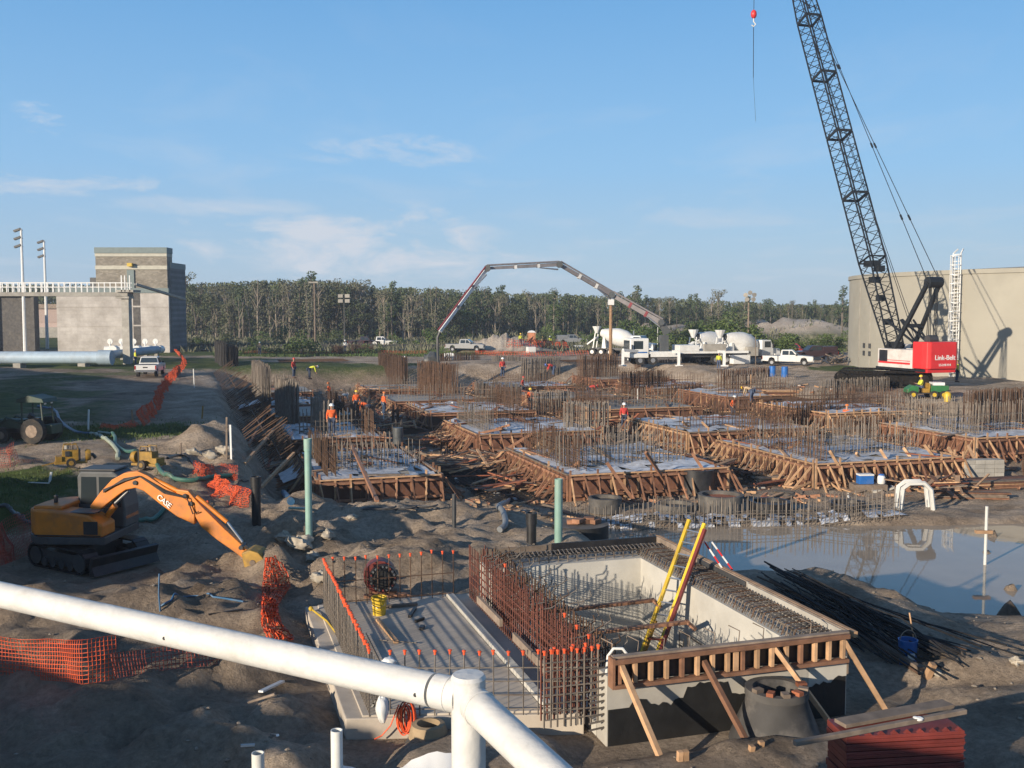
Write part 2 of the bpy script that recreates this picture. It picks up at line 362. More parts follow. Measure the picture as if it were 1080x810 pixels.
    c2 = mix(ga.outputs[0], c1, grass)
    pale = ramp(noi(.5), [(.3, (.42, .34, .26)), (.7, (.62, .54, .44))]); c2 = mix(sp.outputs['Blue'], c2, pale)
    L.new(c2, b.inputs['Base Color'])
    bp = N.new('ShaderNodeBump'); bp.inputs['Strength'].default_value = 1.0; bp.inputs['Distance'].default_value = .2; L.new(noi(3.5, 10, .75), bp.inputs['Height'])
    bp2 = N.new('ShaderNodeBump'); bp2.inputs['Strength'].default_value = .7; bp2.inputs['Distance'].default_value = .04
    L.new(noi(22, 5, .7), bp2.inputs['Height']); L.new(bp.outputs['Normal'], bp2.inputs['Normal']); L.new(bp2.outputs['Normal'], b.inputs['Normal'])
ground()
# pond
def pond():
    m = bpy.data.materials.new('muddy_water'); m.use_nodes = True; N = m.node_tree.nodes; L = m.node_tree.links; b = N['Principled BSDF']
    b.inputs['Roughness'].default_value = .02; b.inputs['IOR'].default_value = 1.27; b.inputs['Base Color'].default_value = (.33, .27, .205, 1)
    tc = N.new('ShaderNodeTexCoord'); n = N.new('ShaderNodeTexNoise'); n.inputs['Scale'].default_value = .8; n.inputs['Detail'].default_value = 4
    L.new(tc.outputs['Object'], n.inputs['Vector']); r = N.new('ShaderNodeValToRGB'); r.color_ramp.elements[0].color = (.29, .235, .18, 1); r.color_ramp.elements[1].color = (.38, .31, .23, 1)
    L.new(n.outputs['Fac'], r.inputs['Fac']); L.new(r.outputs['Color'], b.inputs['Base Color'])
    bp = N.new('ShaderNodeBump'); bp.inputs['Strength'].default_value = .03; bp.inputs['Distance'].default_value = .02; n2 = N.new('ShaderNodeTexNoise'); n2.inputs['Scale'].default_value = 2.5
    L.new(tc.outputs['Object'], n2.inputs['Vector']); L.new(n2.outputs['Fac'], bp.inputs['Height']); L.new(bp.outputs['Normal'], b.inputs['Normal'])
    mb = MB(); n_ = 24; vs = []; 
    mb.add([(.5, 23.0, POND), (44, 23.0, POND), (44, 42.5, POND), (.5, 42.5, POND)], [(0, 1, 2, 3)])
    struct(mb.build('pond_water', m))
pond()
# ------------------------------------------------------------------ light, sky, camera
def world():
    w = bpy.data.worlds.new('World'); sc.world = w; w.use_nodes = True; N = w.node_tree.nodes; L = w.node_tree.links
    bg = N['Background']; bg.inputs['Strength'].default_value = SKY
    s = N.new('ShaderNodeTexSky'); s.sky_type = 'NISHITA'; s.sun_disc = False; s.sun_elevation = rad(14); s.sun_rotation = rad(223); s.air_density = 1.15; s.dust_density = .6; s.ozone_density = 2.2; s.altitude = 0
    tc = N.new('ShaderNodeTexCoord'); sep = N.new('ShaderNodeSeparateXYZ'); L.new(tc.outputs['Generated'], sep.inputs[0])
    def math_(op, a, b_=None, c=None, cl=False):
        n = N.new('ShaderNodeMath'); n.operation = op; n.use_clamp = cl
        for i, q in enumerate((a, b_, c)):
            if q is None: continue
            if isinstance(q, (int, float)): n.inputs[i].default_value = q
            else: L.new(q, n.inputs[i])
        return n.outputs[0]
    zz = math_('MAXIMUM', sep.outputs['Z'], .02)
    # project the sky direction on a flat cloud layer
    px = math_('DIVIDE', sep.outputs['X'], math_('ADD', zz, .05)); py = math_('DIVIDE', sep.outputs['Y'], math_('ADD', zz, .05))
    cb = N.new('ShaderNodeCombineXYZ'); L.new(px, cb.inputs[0]); L.new(math_('MULTIPLY', py, .6), cb.inputs[1])
    n1 = N.new('ShaderNodeTexNoise'); n1.inputs['Scale'].default_value = 1.1; n1.inputs['Detail'].default_value = 9; n1.inputs['Roughness'].default_value = .6; n1.inputs['Distortion'].default_value = .5
    L.new(cb.outputs[0], n1.inputs['Vector'])
    wisps = math_('MULTIPLY', math_('SUBTRACT', n1.outputs['Fac'], .52), 2.2, cl=True)
    low = math_('SUBTRACT', 1, math_('MULTIPLY', sep.outputs['Z'], 3.2), cl=True)
    wisps = math_('MULTIPLY', wisps, low)
    def puff(az, el, wa, we, amt, ns):    # a cloud bank at its own place in the sky
        a = math_('ARCTAN2', sep.outputs['X'], sep.outputs['Y']); e = math_('ARCSINE', sep.outputs['Z'])
        nn = N.new('ShaderNodeTexNoise'); nn.inputs['Scale'].default_value = ns; nn.inputs['Detail'].default_value = 8; nn.inputs['Roughness'].default_value = .65; nn.inputs['Distortion'].default_value = .4
        mp = N.new('ShaderNodeMapping'); mp.inputs['Scale'].default_value = (1, 1, 3.2); L.new(tc.outputs['Generated'], mp.inputs[0]); L.new(mp.outputs[0], nn.inputs['Vector'])
        da = math_('DIVIDE', math_('SUBTRACT', a, rad(az)), rad(wa)); de = math_('DIVIDE', math_('SUBTRACT', e, rad(el)), rad(we))
        r2 = math_('ADD', math_('MULTIPLY', da, da), math_('MULTIPLY', de, de))
        m_ = math_('SUBTRACT', 1, r2); k = math_('ADD', m_, math_('MULTIPLY', math_('SUBTRACT', nn.outputs['Fac'], .54), 6.5))
        return math_('MULTIPLY', math_('MULTIPLY', k, amt, cl=True), math_('ADD', m_, .6, cl=True))
    cl = wisps
    for a in [(-9.5, 3.6, 9, 2.4, .85, 11), (-5, 2.6, 9, 1.2, .6, 14), (-6.5, 8.6, 5, .9, .45, 16), (-24.5, 6.4, 7.5, .7, .6, 14), (-24.3, 9.6, 1.5, .9, .4, 26), (27, 17.8, 3, 1, .7, 9), (-16, 5.5, 6, .6, .4, 8), (10, 5, 9, .7, .3, 9)]:
        cl = math_('MAXIMUM', cl, puff(*a))
    rp = N.new('ShaderNodeValToRGB'); e = rp.color_ramp.elements
    st = [(0, (.35, .47, .61)), (.06, (.285, .455, .65)), (.13, (.20, .425, .70)), (.28, (.108, .315, .61)), (.42, (.065, .17, .36)), (.7, (.045, .11, .24)), (1, (.04, .10, .22))]
    while len(e) < len(st): e.new(.5)
    for k, (p, c) in enumerate(st): e[k].position = p; e[k].color = list(c)+[1]
    L.new(sep.outputs['Z'], rp.inputs['Fac'])
    sc2 = N.new('ShaderNodeMixRGB'); sc2.blend_type = 'MULTIPLY'; sc2.inputs['Fac'].default_value = 1; L.new(rp.outputs['Color'], sc2.inputs[1]); sc2.inputs[2].default_value = (1/SKY,)*3+(1,)
    bl = N.new('ShaderNodeMixRGB'); bl.inputs['Fac'].default_value = .82; L.new(s.outputs[0], bl.inputs[1]); L.new(sc2.outputs[0], bl.inputs[2])
    mx = N.new('ShaderNodeMixRGB'); L.new(math_('MULTIPLY', cl, .95), mx.inputs['Fac']); L.new(bl.outputs[0], mx.inputs[1]); mx.inputs[2].default_value = (5.2, 5.6, 6.2, 1)
    tint = N.new('ShaderNodeMixRGB'); tint.blend_type = 'MULTIPLY'; tint.inputs['Fac'].default_value = 1; L.new(mx.outputs[0], tint.inputs[1]); tint.inputs[2].default_value = SKYTINT
    L.new(tint.outputs[0], bg.inputs['Color'])
SKY = .10; SKYTINT = (1, 1, 1, 1)
world()
SD = V((.68, .73, 0)).normalized()*math.cos(rad(14))+V((0, 0, -math.sin(rad(14))))
sl = bpy.data.lights.new('sun', 'SUN'); sl.energy = 5.0; sl.angle = rad(.55); sl.color = (1, .86, .68)
so = bpy.data.objects.new('sun', sl); C.objects.link(so); so.rotation_euler = SD.to_track_quat('-Z', 'Y').to_euler(); so.location = (-40, -40, 40)
cam = bpy.data.cameras.new('camera'); co = bpy.data.objects.new('camera', cam); C.objects.link(co); sc.camera = co
cam.sensor_width = 36; cam.lens = 36; cam.clip_start = .1; cam.clip_end = 6000
co.rotation_euler = (rad(90)-PITCH, 0, 0)
sc.view_settings.view_transform = 'Standard'; sc.view_settings.look = 'None'; sc.view_settings.exposure = .45; sc.view_settings.gamma = 1
# ================================================================== buildings round the site
def LN(s, n, z):     # point at s along the light and n across it
    a = math.atan2(.73, .68); c, d = math.cos(a), math.sin(a)
    return V((s*c+n*d, s*d-n*c, z))
def blockLN(name, s0, s1, n0, n1, zt, label, cat, m=None):  # off-view blocks placed along the light, sized for the shade they cast
    mb = MB(); P = [LN(s0, n0, 0), LN(s1, n0, 0), LN(s1, n1, 0), LN(s0, n1, 0)]
    c = sum(P, V())/4; c.z = -6.6
    t = thing(name, label, cat, c)
    P = [p-V((c.x, c.y, 0)) for p in P]
    mb.prism([(p.x, p.y) for p in P], 0, zt+6.6-.3, 'z'); mb.build('wall', m or WCONC, t)
    r = MB(); r.prism([(p.x*1.02, p.y*1.02) for p in P], zt+6.6-.3, zt+6.6, 'z'); r.build('coping', CONC, t)
    return t
blockLN('road_shade_block', -14, 12, -128, -49, 1.6, 'long unseen concrete block added left of the view to shade the road', 'tank')
blockLN('excavator_shade_block', -22, -9, -38, -22.2, .25, 'low unseen concrete block added behind left to shade the excavator', 'building')
blockLN('soil_shade_block', -12, -7.5, -18.6, -11.6, -2.0, 'small unseen concrete block added behind left to shade the near soil', 'building')
blockLN('viewing_tank', -14, -1.6, -6.0, 9, -1.95, 'concrete tank whose top is the viewpoint', 'tank')
# tank seen at the left edge
def left_tank():
    y = 152; x1 = (33-540)/F*y; t = thing('channel_tank', 'concrete tank at the left edge under the walkway, coloured dark for shade', 'tank', (x1-10, y+6, -6.4))
    mb = MB(); mb.bx(-12, 4.4, -6, -3, 0, 8.6); mb.build('wall', DKCONC, t)  # dark concrete stands in for the shade on this tank
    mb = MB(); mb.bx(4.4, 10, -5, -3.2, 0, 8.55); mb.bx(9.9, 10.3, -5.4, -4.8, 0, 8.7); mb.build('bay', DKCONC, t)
    mb = MB(); mb.bx(-12.2, 10.4, -6.2, -2.8, 8.6, 8.85); mb.build('coping', CONC, t)
left_tank()
CMU = bpy.data.materials.new('split_block'); CMU.use_nodes = True
def cmu(m, c1, c2, mo, sc_, bw=.9):
    N = m.node_tree.nodes; L = m.node_tree.links; b = N['Principled BSDF']; b.inputs['Roughness'].default_value = .92
    tc = N.new('ShaderNodeTexCoord'); mp = N.new('ShaderNodeMapping'); mp.inputs['Rotation'].default_value = (rad(90), 0, 0); L.new(tc.outputs['Object'], mp.inputs[0])
    br = N.new('ShaderNodeTexBrick'); br.inputs['Color1'].default_value = c1+(1,); br.inputs['Color2'].default_value = c2+(1,); br.inputs['Mortar'].default_value = mo+(1,)
    br.inputs['Scale'].default_value = sc_; br.inputs['Brick Width'].default_value = bw; br.inputs['Row Height'].default_value = .4; br.inputs['Mortar Size'].default_value = .015
    n = N.new('ShaderNodeTexNoise'); n.inputs['Scale'].default_value = .35; n.inputs['Detail'].default_value = 9; n.inputs['Roughness'].default_value = .7; L.new(tc.outputs['Object'], n.inputs['Vector'])
    r = N.new('ShaderNodeValToRGB'); r.color_ramp.elements[0].color = (.7, .68, .66, 1); r.color_ramp.elements[1].color = (1.1, 1.1, 1.1, 1); r.color_ramp.elements[0].position = .35; r.color_ramp.elements[1].position = .65; L.new(n.outputs['Fac'], r.inputs['Fac'])
    ml = N.new('ShaderNodeMixRGB'); ml.blend_type = 'MULTIPLY'; ml.inputs['Fac'].default_value = 1; L.new(mp.outputs[0], br.inputs['Vector']); L.new(br.outputs['Color'], ml.inputs[1]); L.new(r.outputs['Color'], ml.inputs[2])
    L.new(ml.outputs[0], b.inputs['Base Color'])
cmu(CMU, (.22, .20, .165), (.33, .30, .25), (.16, .14, .12), 2.4)
CMP = bpy.data.materials.new('painted_block'); CMP.use_nodes = True; cmu(CMP, (.46, .43, .40), (.50, .47, .435), (.42, .395, .365), .8, 1.4)
CMG = bpy.data.materials.new('grey_block'); CMG.use_nodes = True; cmu(CMG, (.16, .17, .18), (.19, .2, .21), (.13, .14, .15), 1.0)
TEALC = mat('teal_coping', (.16, .205, .205), .6, 0, .1)
BAND = mat('pale_band', (.45, .43, .36), .85, 0, .1, 2)
def mblock(name, m, parent, x0, x1, y0, y1, z0, z1): mb = MB(); mb.bx(x0, x1, y0, y1, z0, z1); return mb.build(name, m, parent)
def left_building():
    y = 150; k = y/F; X = lambda px: (px-540)*k; Z = lambda py: (327-py)*k
    b = thing('block_building', 'pale block building with a taller striped upper storey behind the walkway', 'building', (X(120), y+6, -6.6))
    ox, oz = X(120), -6.6
    q = lambda px: X(px)-ox; h = lambda py: Z(py)-oz
    mblock('wall', CMP, b, q(61), q(179), -6, -.5, 0, h(309)); mblock('coping', TEALC, b, q(60.5), q(179.5), -6.15, -.4, h(309), h(304))
    mblock('string_course', CMP, b, q(60.8), q(179.2), -6.06, -.45, h(344), h(342.5)); mblock('string_course', CMP, b, q(60.8), q(179.2), -6.06, -.45, h(324), h(322.5))
    mblock('upper_wall', CMU, b, q(103), q(178), -5.9, -3.6, h(305), h(267.5)); mblock('coping', TEALC, b, q(102.5), q(178.5), -6.1, -3.5, h(267.5), h(261.5))
    mblock('band', BAND, b, q(102.8), q(178.2), -6.05, -3.55, h(271), h(267.8)); mblock('band', BAND, b, q(102.8), q(178.2), -6.05, -3.55, h(284.5), h(280.5))
    mblock('dark_strip', DKCONC, b, q(141.5), q(149), -6.03, -5.9, 0.6, h(307));  # dark strip on the wall, from near the ground up to the walkway
    mblock('vent', DKGREY, b, q(91), q(99), -4, -2, h(304), h(292.5)+0)
    dr = MB(); dr.bx(q(136), q(143.5), -6.08, -5.8, h(307), h(285)); d = dr.build('door', TEALC, b)
    l = MB(); l.bx(q(138), q(143), -6.7, -6.1, h(281.5), h(278)); l.build('lamp', YEL, b)
    t = thing('side_wall_block', 'tall grey block side wall at the right of the pale block building', 'tower', (X(187), y+5.8, -6.6))
    mblock('wall', CMG, t, X(165)-X(187), X(180.5)-X(187), -5.2, 1.5, 0, h(283)); mblock('coping', TEALC, t, X(164.8)-X(187), X(180.8)-X(187), -5.3, 1.6, h(283), h(277))  # stands for the building's right side wall, shade kept in its dark grey
    # pink hall behind
    y = 230; k = y/F
    p = thing('long_hall', 'low pinkish hall with a grey base far behind the walkway', 'building', ((45-540)*k, y+5, -6.4)); PK = mat('pink_wall', (.42, .32, .28), .9, 0, .08)
    mblock('wall', PK, p, -12*k, 60*k, -4, 8, 17*k, 26*k+1.2); mblock('base', CONC, p, -12*k, 60*k, -4.3, 8, 0, 12*k); mblock('roof', GREYWOOD, p, -13*k, 61*k, -4.5, 8, 26*k+1.2, 26*k+2.2)
    mblock('wall', PK, p, -12*k, 60*k, -3.9, 8, 12*k, 17*k)
left_building()
def walkway():
    y = 118; k = y/F; X = lambda px: (px-540)*k; Z = lambda py: (327-py)*k
    t = thing('elevated_walkway', 'elevated concrete walkway with white handrails carried on a column', 'walkway', (X(135), y, -6.4))
    ox, oz = X(135), -6.4; q = lambda px: X(px)-ox; h = lambda py: Z(py)-oz
    mblock('deck', CONC, t, q(-40), q(139), -.9, .9, h(312.5), h(308.5)); mblock('column', CONC, t, q(131), q(138.5), -.5, .5, 0, h(315)); mblock('column_head', CONC, t, q(126), q(140), -.8, .8, h(315), h(312.6))
    mblock('landing', CONC, t, q(128), q(146), -1.2, 1.2, h(308.4), h(306))
    for yy in (-.85, .85):
        hr = MB()
        for py in (298.5, 303): hr.beam((q(-40), yy, h(py)), (q(138), yy, h(py)), .07)
        hr.build('handrail', WHITEP, t)
        for i, px in enumerate(range(-35, 139, 6)):
            m_ = MB(); m_.bx(q(px)-.05, q(px)+.05, yy-.03, yy+.03, h(308.5), h(298)); m_.build('rail_post', WHITEP, t)
    for px in (134, 137.5, 142.5): m_ = MB(); m_.bx(q(px)-.06, q(px)+.06, -1.2, -1.1, h(308), h(291)); m_.build('gate_post', WHITEP, t)
    m_ = MB(); m_.beam((q(145), 0, h(300)), (q(178), 6, h(315)), .5, .25); m_.build('stair_flight', CONC, t)
walkway()
def pipes_left():
    y = 112; k = y/F; X = lambda px: (px-540)*k; zc = (327-377)*k
    t = thing('water_main', 'large pale blue water main lying along the ground with a flanged end', 'pipe', (X(60), y, -6.4)); PB = mat('main_paint', (.36, .46, .55), .5, 0, .1, 1, dirt=(.2, .2, .18))
    ox = X(60); q = lambda px: X(px)-ox; z0 = zc+6.4
    one('cyl', (q(-60), 0, z0), (q(108), 0, z0), .68, None, 16).build('pipe', PB, t, smooth=True)
    one('cyl', (q(104), 0, z0), (q(118), 0, z0), .82, None, 16).build('flange', PB, t, smooth=True)
    one('cyl', (q(92), .1, z0), (q(116), 16, z0+.3), .5, None, 14).build('branch_pipe', PB, t, smooth=True)
    for px in (20, 88): m_ = MB(); m_.bx(q(px)-.4, q(px)+.4, -.7, .7, 0, z0-.6); m_.build('saddle', CONC, t)
    for i, px in enumerate((117, 129, 142, 154, 165)):
        y2 = 128; p = V(((px-540)/F*y2, y2, -6.4)); v = thing('pipe_valve', 'white flanged valve, %s from the left on the header behind the column' % ['first', 'second', 'third', 'fourth', 'last'][i], 'valve', p, 0, 'white valves on the pipe header')
        one('cyl', (-.75, 0, 1.5), (.75, 0, 1.5), .42, None, 10).build('body', WHITEP, v, smooth=True)
        one('cyl', (-.1, 0, 1.5), (-.1, 0, 2.5), .12, .1, 8).build('stem', WHITEP, v); one('cyl', (-.1, -.05, 2.5), (-.1, .05, 2.5), .35, None, 12).build('handwheel', WHITEP, v)
        one('cyl', (.5, -.8, 1.5), (.5, .3, 1.5), .5, .5, 12).build('flange', WHITEP, v, smooth=True)
        m_ = MB(); m_.bx(-.2, .2, -.3, .3, 0, 1.15); m_.build('support', CONC, v)
pipes_left()
def light_mast(px, ytop, ybase, y, label):
    k = y/F; x = (px-540)*k; t = thing('light_mast', label, 'light mast', (x, y, -6.4), 0, None); h = (327-ytop)*k+6.4
    one('cyl', (0, 0, 0), (0, 0, h-.3), .28, .16, 8).build('pole', WHITEP, t, smooth=True)
    for j in range(3):
        zz = h-.5-j*1.15; m_ = MB(); m_.box((-.55, 0, zz), (1.0, .5, .3), Euler((0, -.35, 0)).to_matrix()); m_.build('lamp_head', DKGREY, t)
        m_ = MB(); m_.bx(-.6, .2, -.05, .05, zz-.1, zz); m_.build('arm', DKGREY, t)
light_mast(26.5, 240, 340, 150, 'taller white mast with three stacked lamps beyond the walkway')
light_mast(50, 252.5, 335, 165, 'shorter white mast with three stacked lamps left of the block building')
def pole(name, px, ytop, ybase, m, r, label, cat, y=None, head=None):
    p = G(px, ybase) if y is None else Gd(px, y); h = D(px, ytop, p.y).z-p.z
    t = thing(name, label, cat, p-V((0, 0, .1)))
    one('cyl', (0, 0, 0), (0, 0, h), r, r*.8, 8).build('pole', m, t, smooth=True)
    return t, h, p.y
t, h, y = pole('lamp_pole', 332.5, 298, 354, GREYWOOD, .17, 'pale slender pole with a small lamp standing before the trees', 'lamp pole', 165)
mb = MB(); mb.bx(-.9, .6, -.3, .3, h, h+.25); mb.build('lamp_head', CONC, t)
t, h, y = pole('floodlight_pole', 363.5, 309, 352, DKGREY, .1, 'dark pole with four square floodlights in front of the trees', 'floodlight', 165)
for i in (-1, 1):
    for j in (0, 1): mb = MB(); mb.bx(i*.55-.38, i*.55+.38, -.35, -.1, h-.4-j*.8-.25, h-.4-j*.8+.3); mb.build('lamp_head', CONC, t)
t, h, y = pole('floodlight_pole', 789, 312, 360, GREYWOOD, .12, 'brown pole topped with a cluster of pale lamps behind the mixer trucks', 'floodlight', 140)
for i, (a, b) in enumerate([(-.5, .3), (.5, .3), (0, .6), (-.35, -.3), (.4, -.3)]): one('cyl', (a, -.3, h+b), (a*1.2, -.7, h+b-.1), .18, .32, 8).build('lamp_head', CONC, t)
t, h, y = pole('tall_post', 644, 312, 350, PALEWOOD, .22, 'brown timber post standing under the pump boom joint', 'post', 124)
mb = MB(); mb.bx(-.35, .35, -.35, .35, h-1, h+.2); mb.build('cap', WHITEP, t)
# ------------------------------------------------------------------ great tank at the right
def right_tank():
    c = V((125*math.sin(rad(29.7)), 125*math.cos(rad(29.7)), -6.8)); RR = 25; H = 10.5
    t = thing('round_reservoir', 'huge plain round concrete reservoir behind the crane', 'reservoir', c)
    TK = mat('tank_concrete', (.34, .32, .265), .92, 0, .08, .25, .12, dirt=(.25, .235, .195), dirtamt=.6, rnd=0)
    mb = MB(); mb.lathe([(RR, 0), (RR, H-.4)], 160, cap=False); mb.build('wall', TK, t, smooth=True)
    mb = MB(); mb.lathe([(RR+.02, H-.42), (RR+.14, H-.4), (RR+.14, H), (RR-.5, H), (1, H+1.2)], 160, cap=False); mb.build('roof', TK, t, smooth=True)
    def on(px, dr=0):
        th = math.atan((px-540)/F); a = th-rad(29.7); L_ = 125*math.cos(a)-math.sqrt(RR*RR-(125*math.sin(a))**2); p = V((L_*math.sin(th), L_*math.cos(th), -6.8)); n = (p-c).normalized(); return p+n*dr, n
    for px in (906, 917):
        p, n = on(px, .01); m_ = MB(); m_.beam(p-c, p-c+V((0, 0, H-.5)), .1); m_.build('joint', CONC, t)
    for i, px in enumerate((911.5, 917.5)):
        for j in (0, .8):
            p, n = on(px, .02); m_ = MB(); m_.box(p-c+V((0, 0, 2.3+j)), (.45, .12, .5), n.to_track_quat('-Y', 'Z').to_matrix()); m_.build('opening', DKGREY, t)
    p, n = on(1009, .35); l = thing('caged_ladder', 'white caged ladder fixed to the reservoir wall and rising past its rim', 'ladder', V((p.x, p.y, -6.4)))
    R3 = n.to_track_quat('-Y', 'Z').to_matrix().to_4x4()
    for sx in (-.38, .38): m = MB(); m.beam((sx, 0, 0), (sx, 0, 11.6), .1); m.beam((sx, 0, 11.6), (sx*.7, .5, 12.0), .1); m.xf(R3).build('rail', WHITEP, l)
    for i in range(36): m = MB(); m.beam((-.38, 0, .3+i*.32), (.38, 0, .3+i*.32), .06); m.xf(R3).build('rung', WHITEP, l)
    for i in range(12):
        m = MB(); pts = [(.45*math.cos(a), -.75*math.sin(a), 2+i*.85) for a in [math.pi*j/8 for j in range(9)]]; m.tube(pts, .045, 4); m.xf(R3).build('cage_hoop', WHITEP, l)
    for a in (.5, 1.05, 1.57, 2.1, 2.6): m = MB(); m.beam((.45*math.cos(a), -.75*math.sin(a), 2), (.45*math.cos(a), -.75*math.sin(a), 11.4), .045); m.xf(R3).build('cage_strap', WHITEP, l)
right_tank()
# ================================================================== trees
def leafmat(name, c1, c2):
    m = bpy.data.materials.new(name); m.use_nodes = True; N = m.node_tree.nodes; L = m.node_tree.links; b = N['Principled BSDF']; b.inputs['Roughness'].default_value = .7; b.inputs['Specular IOR Level'].default_value = .2
    tc = N.new('ShaderNodeTexCoord'); n = N.new('ShaderNodeTexNoise'); n.inputs['Scale'].default_value = .8; n.inputs['Detail'].default_value = 5; L.new(tc.outputs['Object'], n.inputs['Vector'])
    oi = N.new('ShaderNodeObjectInfo'); ad = N.new('ShaderNodeMath'); ad.operation = 'MULTIPLY_ADD'; L.new(oi.outputs['Random'], ad.inputs[0]); ad.inputs[1].default_value = .35; L.new(n.outputs['Fac'], ad.inputs[2])
    r = N.new('ShaderNodeValToRGB'); r.color_ramp.elements[0].position = .4; r.color_ramp.elements[1].position = .95; r.color_ramp.elements[0].color = c1+(1,); r.color_ramp.elements[1].color = c2+(1,)
    L.new(ad.outputs[0], r.inputs['Fac']); L.new(r.outputs['Color'], b.inputs['Base Color'])
    return m
LF = [leafmat('leaves_dark', (.055, .072, .035), (.115, .13, .065)), leafmat('leaves_grey', (.10, .108, .068), (.18, .175, .115)), leafmat('leaves_bright', (.055, .09, .025), (.115, .155, .05)), leafmat('leaves_pine', (.055, .082, .042), (.11, .14, .07))]  # lighter, greyed leaf tones put some distance haze into the colour
BARK = mat('pale_bark', (.22, .185, .145), .9, 0, .35, 2, rnd=.25); BARKD = mat('dark_bark', (.12, .10, .08), .9, 0, .35, 2, rnd=.25)
def crown(cl, n, size, rs, flat=.6):
    rng = np.random.default_rng(rs); vs = []
    for (x, y, z, r, rz_) in cl:
        k = max(6, int(n*r*r)); d = rng.normal(size=(k, 3)); d /= np.linalg.norm(d, axis=1)[:, None]
        rr = rng.uniform(.35, 1.0, k)**.6; c = np.stack([x+d[:, 0]*rr*r, y+d[:, 1]*rr*r, z+d[:, 2]*rr*rz_], 1)
        a = rng.normal(size=(k, 3)); a /= np.linalg.norm(a, axis=1)[:, None]; b = np.cross(a, rng.normal(size=(k, 3))); b /= np.linalg.norm(b, axis=1)[:, None]
        s = size*rng.uniform(.5, 1.2, k)[:, None]; a = a*s; b = b*s*.6
        vs.append(np.stack([c-a, c-b*.9, c+a, c+b], 1).reshape(-1, 3))
    v = np.concatenate(vs); f = np.arange(len(v)).reshape(-1, 4); return v, f
def tree_proto(kind, seed):
    rr = random.Random(seed); cl = []; tr = MB()
    if kind == 'paper':
        h = 12; lean = rr.uniform(-.5, .5); tr.tube([(0, 0, 0), (lean*.3, 0, 4), (lean*.7, .1, 8), (lean, 0, 11)], [.15, .12, .09, .05], 6)
        for i in range(16):
            z = rr.uniform(2.2, 11.6); a = rr.uniform(0, 6.28); q = rr.uniform(.3, 1.6)*(1.25-abs(z-8)/7); x, y = q*math.cos(a)+lean*z/11, q*math.sin(a)
            tr.tube([(lean*(z-2)/11, 0, z-2.2), (x*.6, y*.6, z-.8), (x, y, z)], [.09, .06, .03], 5); cl.append((x, y, z, rr.uniform(.55, 1.15), rr.uniform(.6, 1.1)))
        n = 60; s = .2
    elif kind == 'multi':
        h = 12
        for j in range(3):
            a = j*2.1+rr.uniform(0, 1); L_ = rr.uniform(.6, 1.5); T = (L_*math.cos(a), L_*math.sin(a)); H = rr.uniform(9.5, 12)
            tr.tube([(0, 0, 0), (T[0]*.4, T[1]*.4, H*.4), (T[0], T[1], H*.95)], [.13, .09, .04], 5)
            for i in range(8):
                z = rr.uniform(H*.22, H); cl.append((T[0]*z/H+rr.uniform(-.8, .8), T[1]*z/H+rr.uniform(-.8, .8), z, rr.uniform(.5, 1.0), rr.uniform(.6, 1.0)))
        n = 60; s = .2
    elif kind == 'pine':
        h = 12; tr.tube([(0, 0, 0), (.1, 0, 6), (0, 0, 11.3)], [.2, .15, .05], 6)
        for i in range(17):
            z = 4.2+i*.45; a = rr.uniform(0, 6.28); q = rr.uniform(.5, 1.7)*(12.6-z)/6.5; cl.append((q*math.cos(a), q*math.sin(a), z, .75, .45)); tr.tube([(0, 0, z-.4), (q*math.cos(a), q*math.sin(a), z)], [.05, .02], 4)
        n = 60; s = .24
    elif kind == 'broad':
        h = 9; tr.tube([(0, 0, 0), (.1, .1, 2), (0, 0, 5)], [.28, .22, .1], 6)
        for i in range(18):
            a = rr.uniform(0, 6.28); z = rr.uniform(1.5, 8.2); q = rr.uniform(.6, 2.7)*math.sqrt(max(.1, 1-((z-4.2)/4.6)**2)); cl.append((q*math.cos(a), q*math.sin(a), z, rr.uniform(.8, 1.4), rr.uniform(.6, 1.1)))
            if i % 3 == 0: tr.tube([(0, 0, min(z*.5, 4)), (q*math.cos(a), q*math.sin(a), z)], [.1, .03], 5)
        n = 75; s = .21
    elif kind == 'bare':
        h = 11; tr.tube([(0, 0, 0), (.2, 0, 5), (.1, .1, 10)], [.2, .15, .04], 6)
        for i in range(12):
            z = rr.uniform(3.5, 10); a = rr.uniform(0, 6.28); q = rr.uniform(.7, 1.9); tr.tube([(.1, 0, z-1.6), (q*.6*math.cos(a), q*.6*math.sin(a), z-.4), (q*math.cos(a), q*math.sin(a), z+1.1)], [.07, .05, .02], 4)
            if i % 2: cl.append((q*math.cos(a), q*math.sin(a), z+.8, .5, .5))
        n = 18; s = .2
    else:
        tr.tube([(0, 0, 0), (.1, 0, .9)], [.12, .06], 5)
        for i in range(9):
            a = rr.uniform(0, 6.28); q = rr.uniform(0, 1.5); z = rr.uniform(.4, 2.0)*(1.25-q/2); cl.append((q*math.cos(a), q*math.sin(a), z, rr.uniform(.5, .85), rr.uniform(.4, .7)))
        n = 150; s = .14
    return tr, crown(cl, n, s, seed)
GEN = {}
def grow(kind, nm, cat, leaf, bark, loc, scl, label, group, seed):
    k = (kind, leaf, seed)
    if k not in GEN:
        tr, cr = tree_proto(kind, seed); t = thing(nm, label, cat, loc, R.uniform(0, 6.28), group); t.scale = scl
        tr.build('trunk' if cat == 'tree' else 'stem', bark, t, smooth=True); fast('crown' if cat == 'tree' else 'foliage', cr[0], cr[1], LF[leaf], t); GEN[k] = t
    else: t = dup(GEN[k], loc, R.uniform(0, 6.28), label, group, scl)
    return t
R.seed(21)
def topy(px):      # where the tree tops run in the view
    return np.interp(px, [190, 260, 330, 400, 450, 520, 600, 700, 800, 900], [298, 295, 294, 300, 303, 306, 309, 313, 318, 321])
i = 0; px = 193
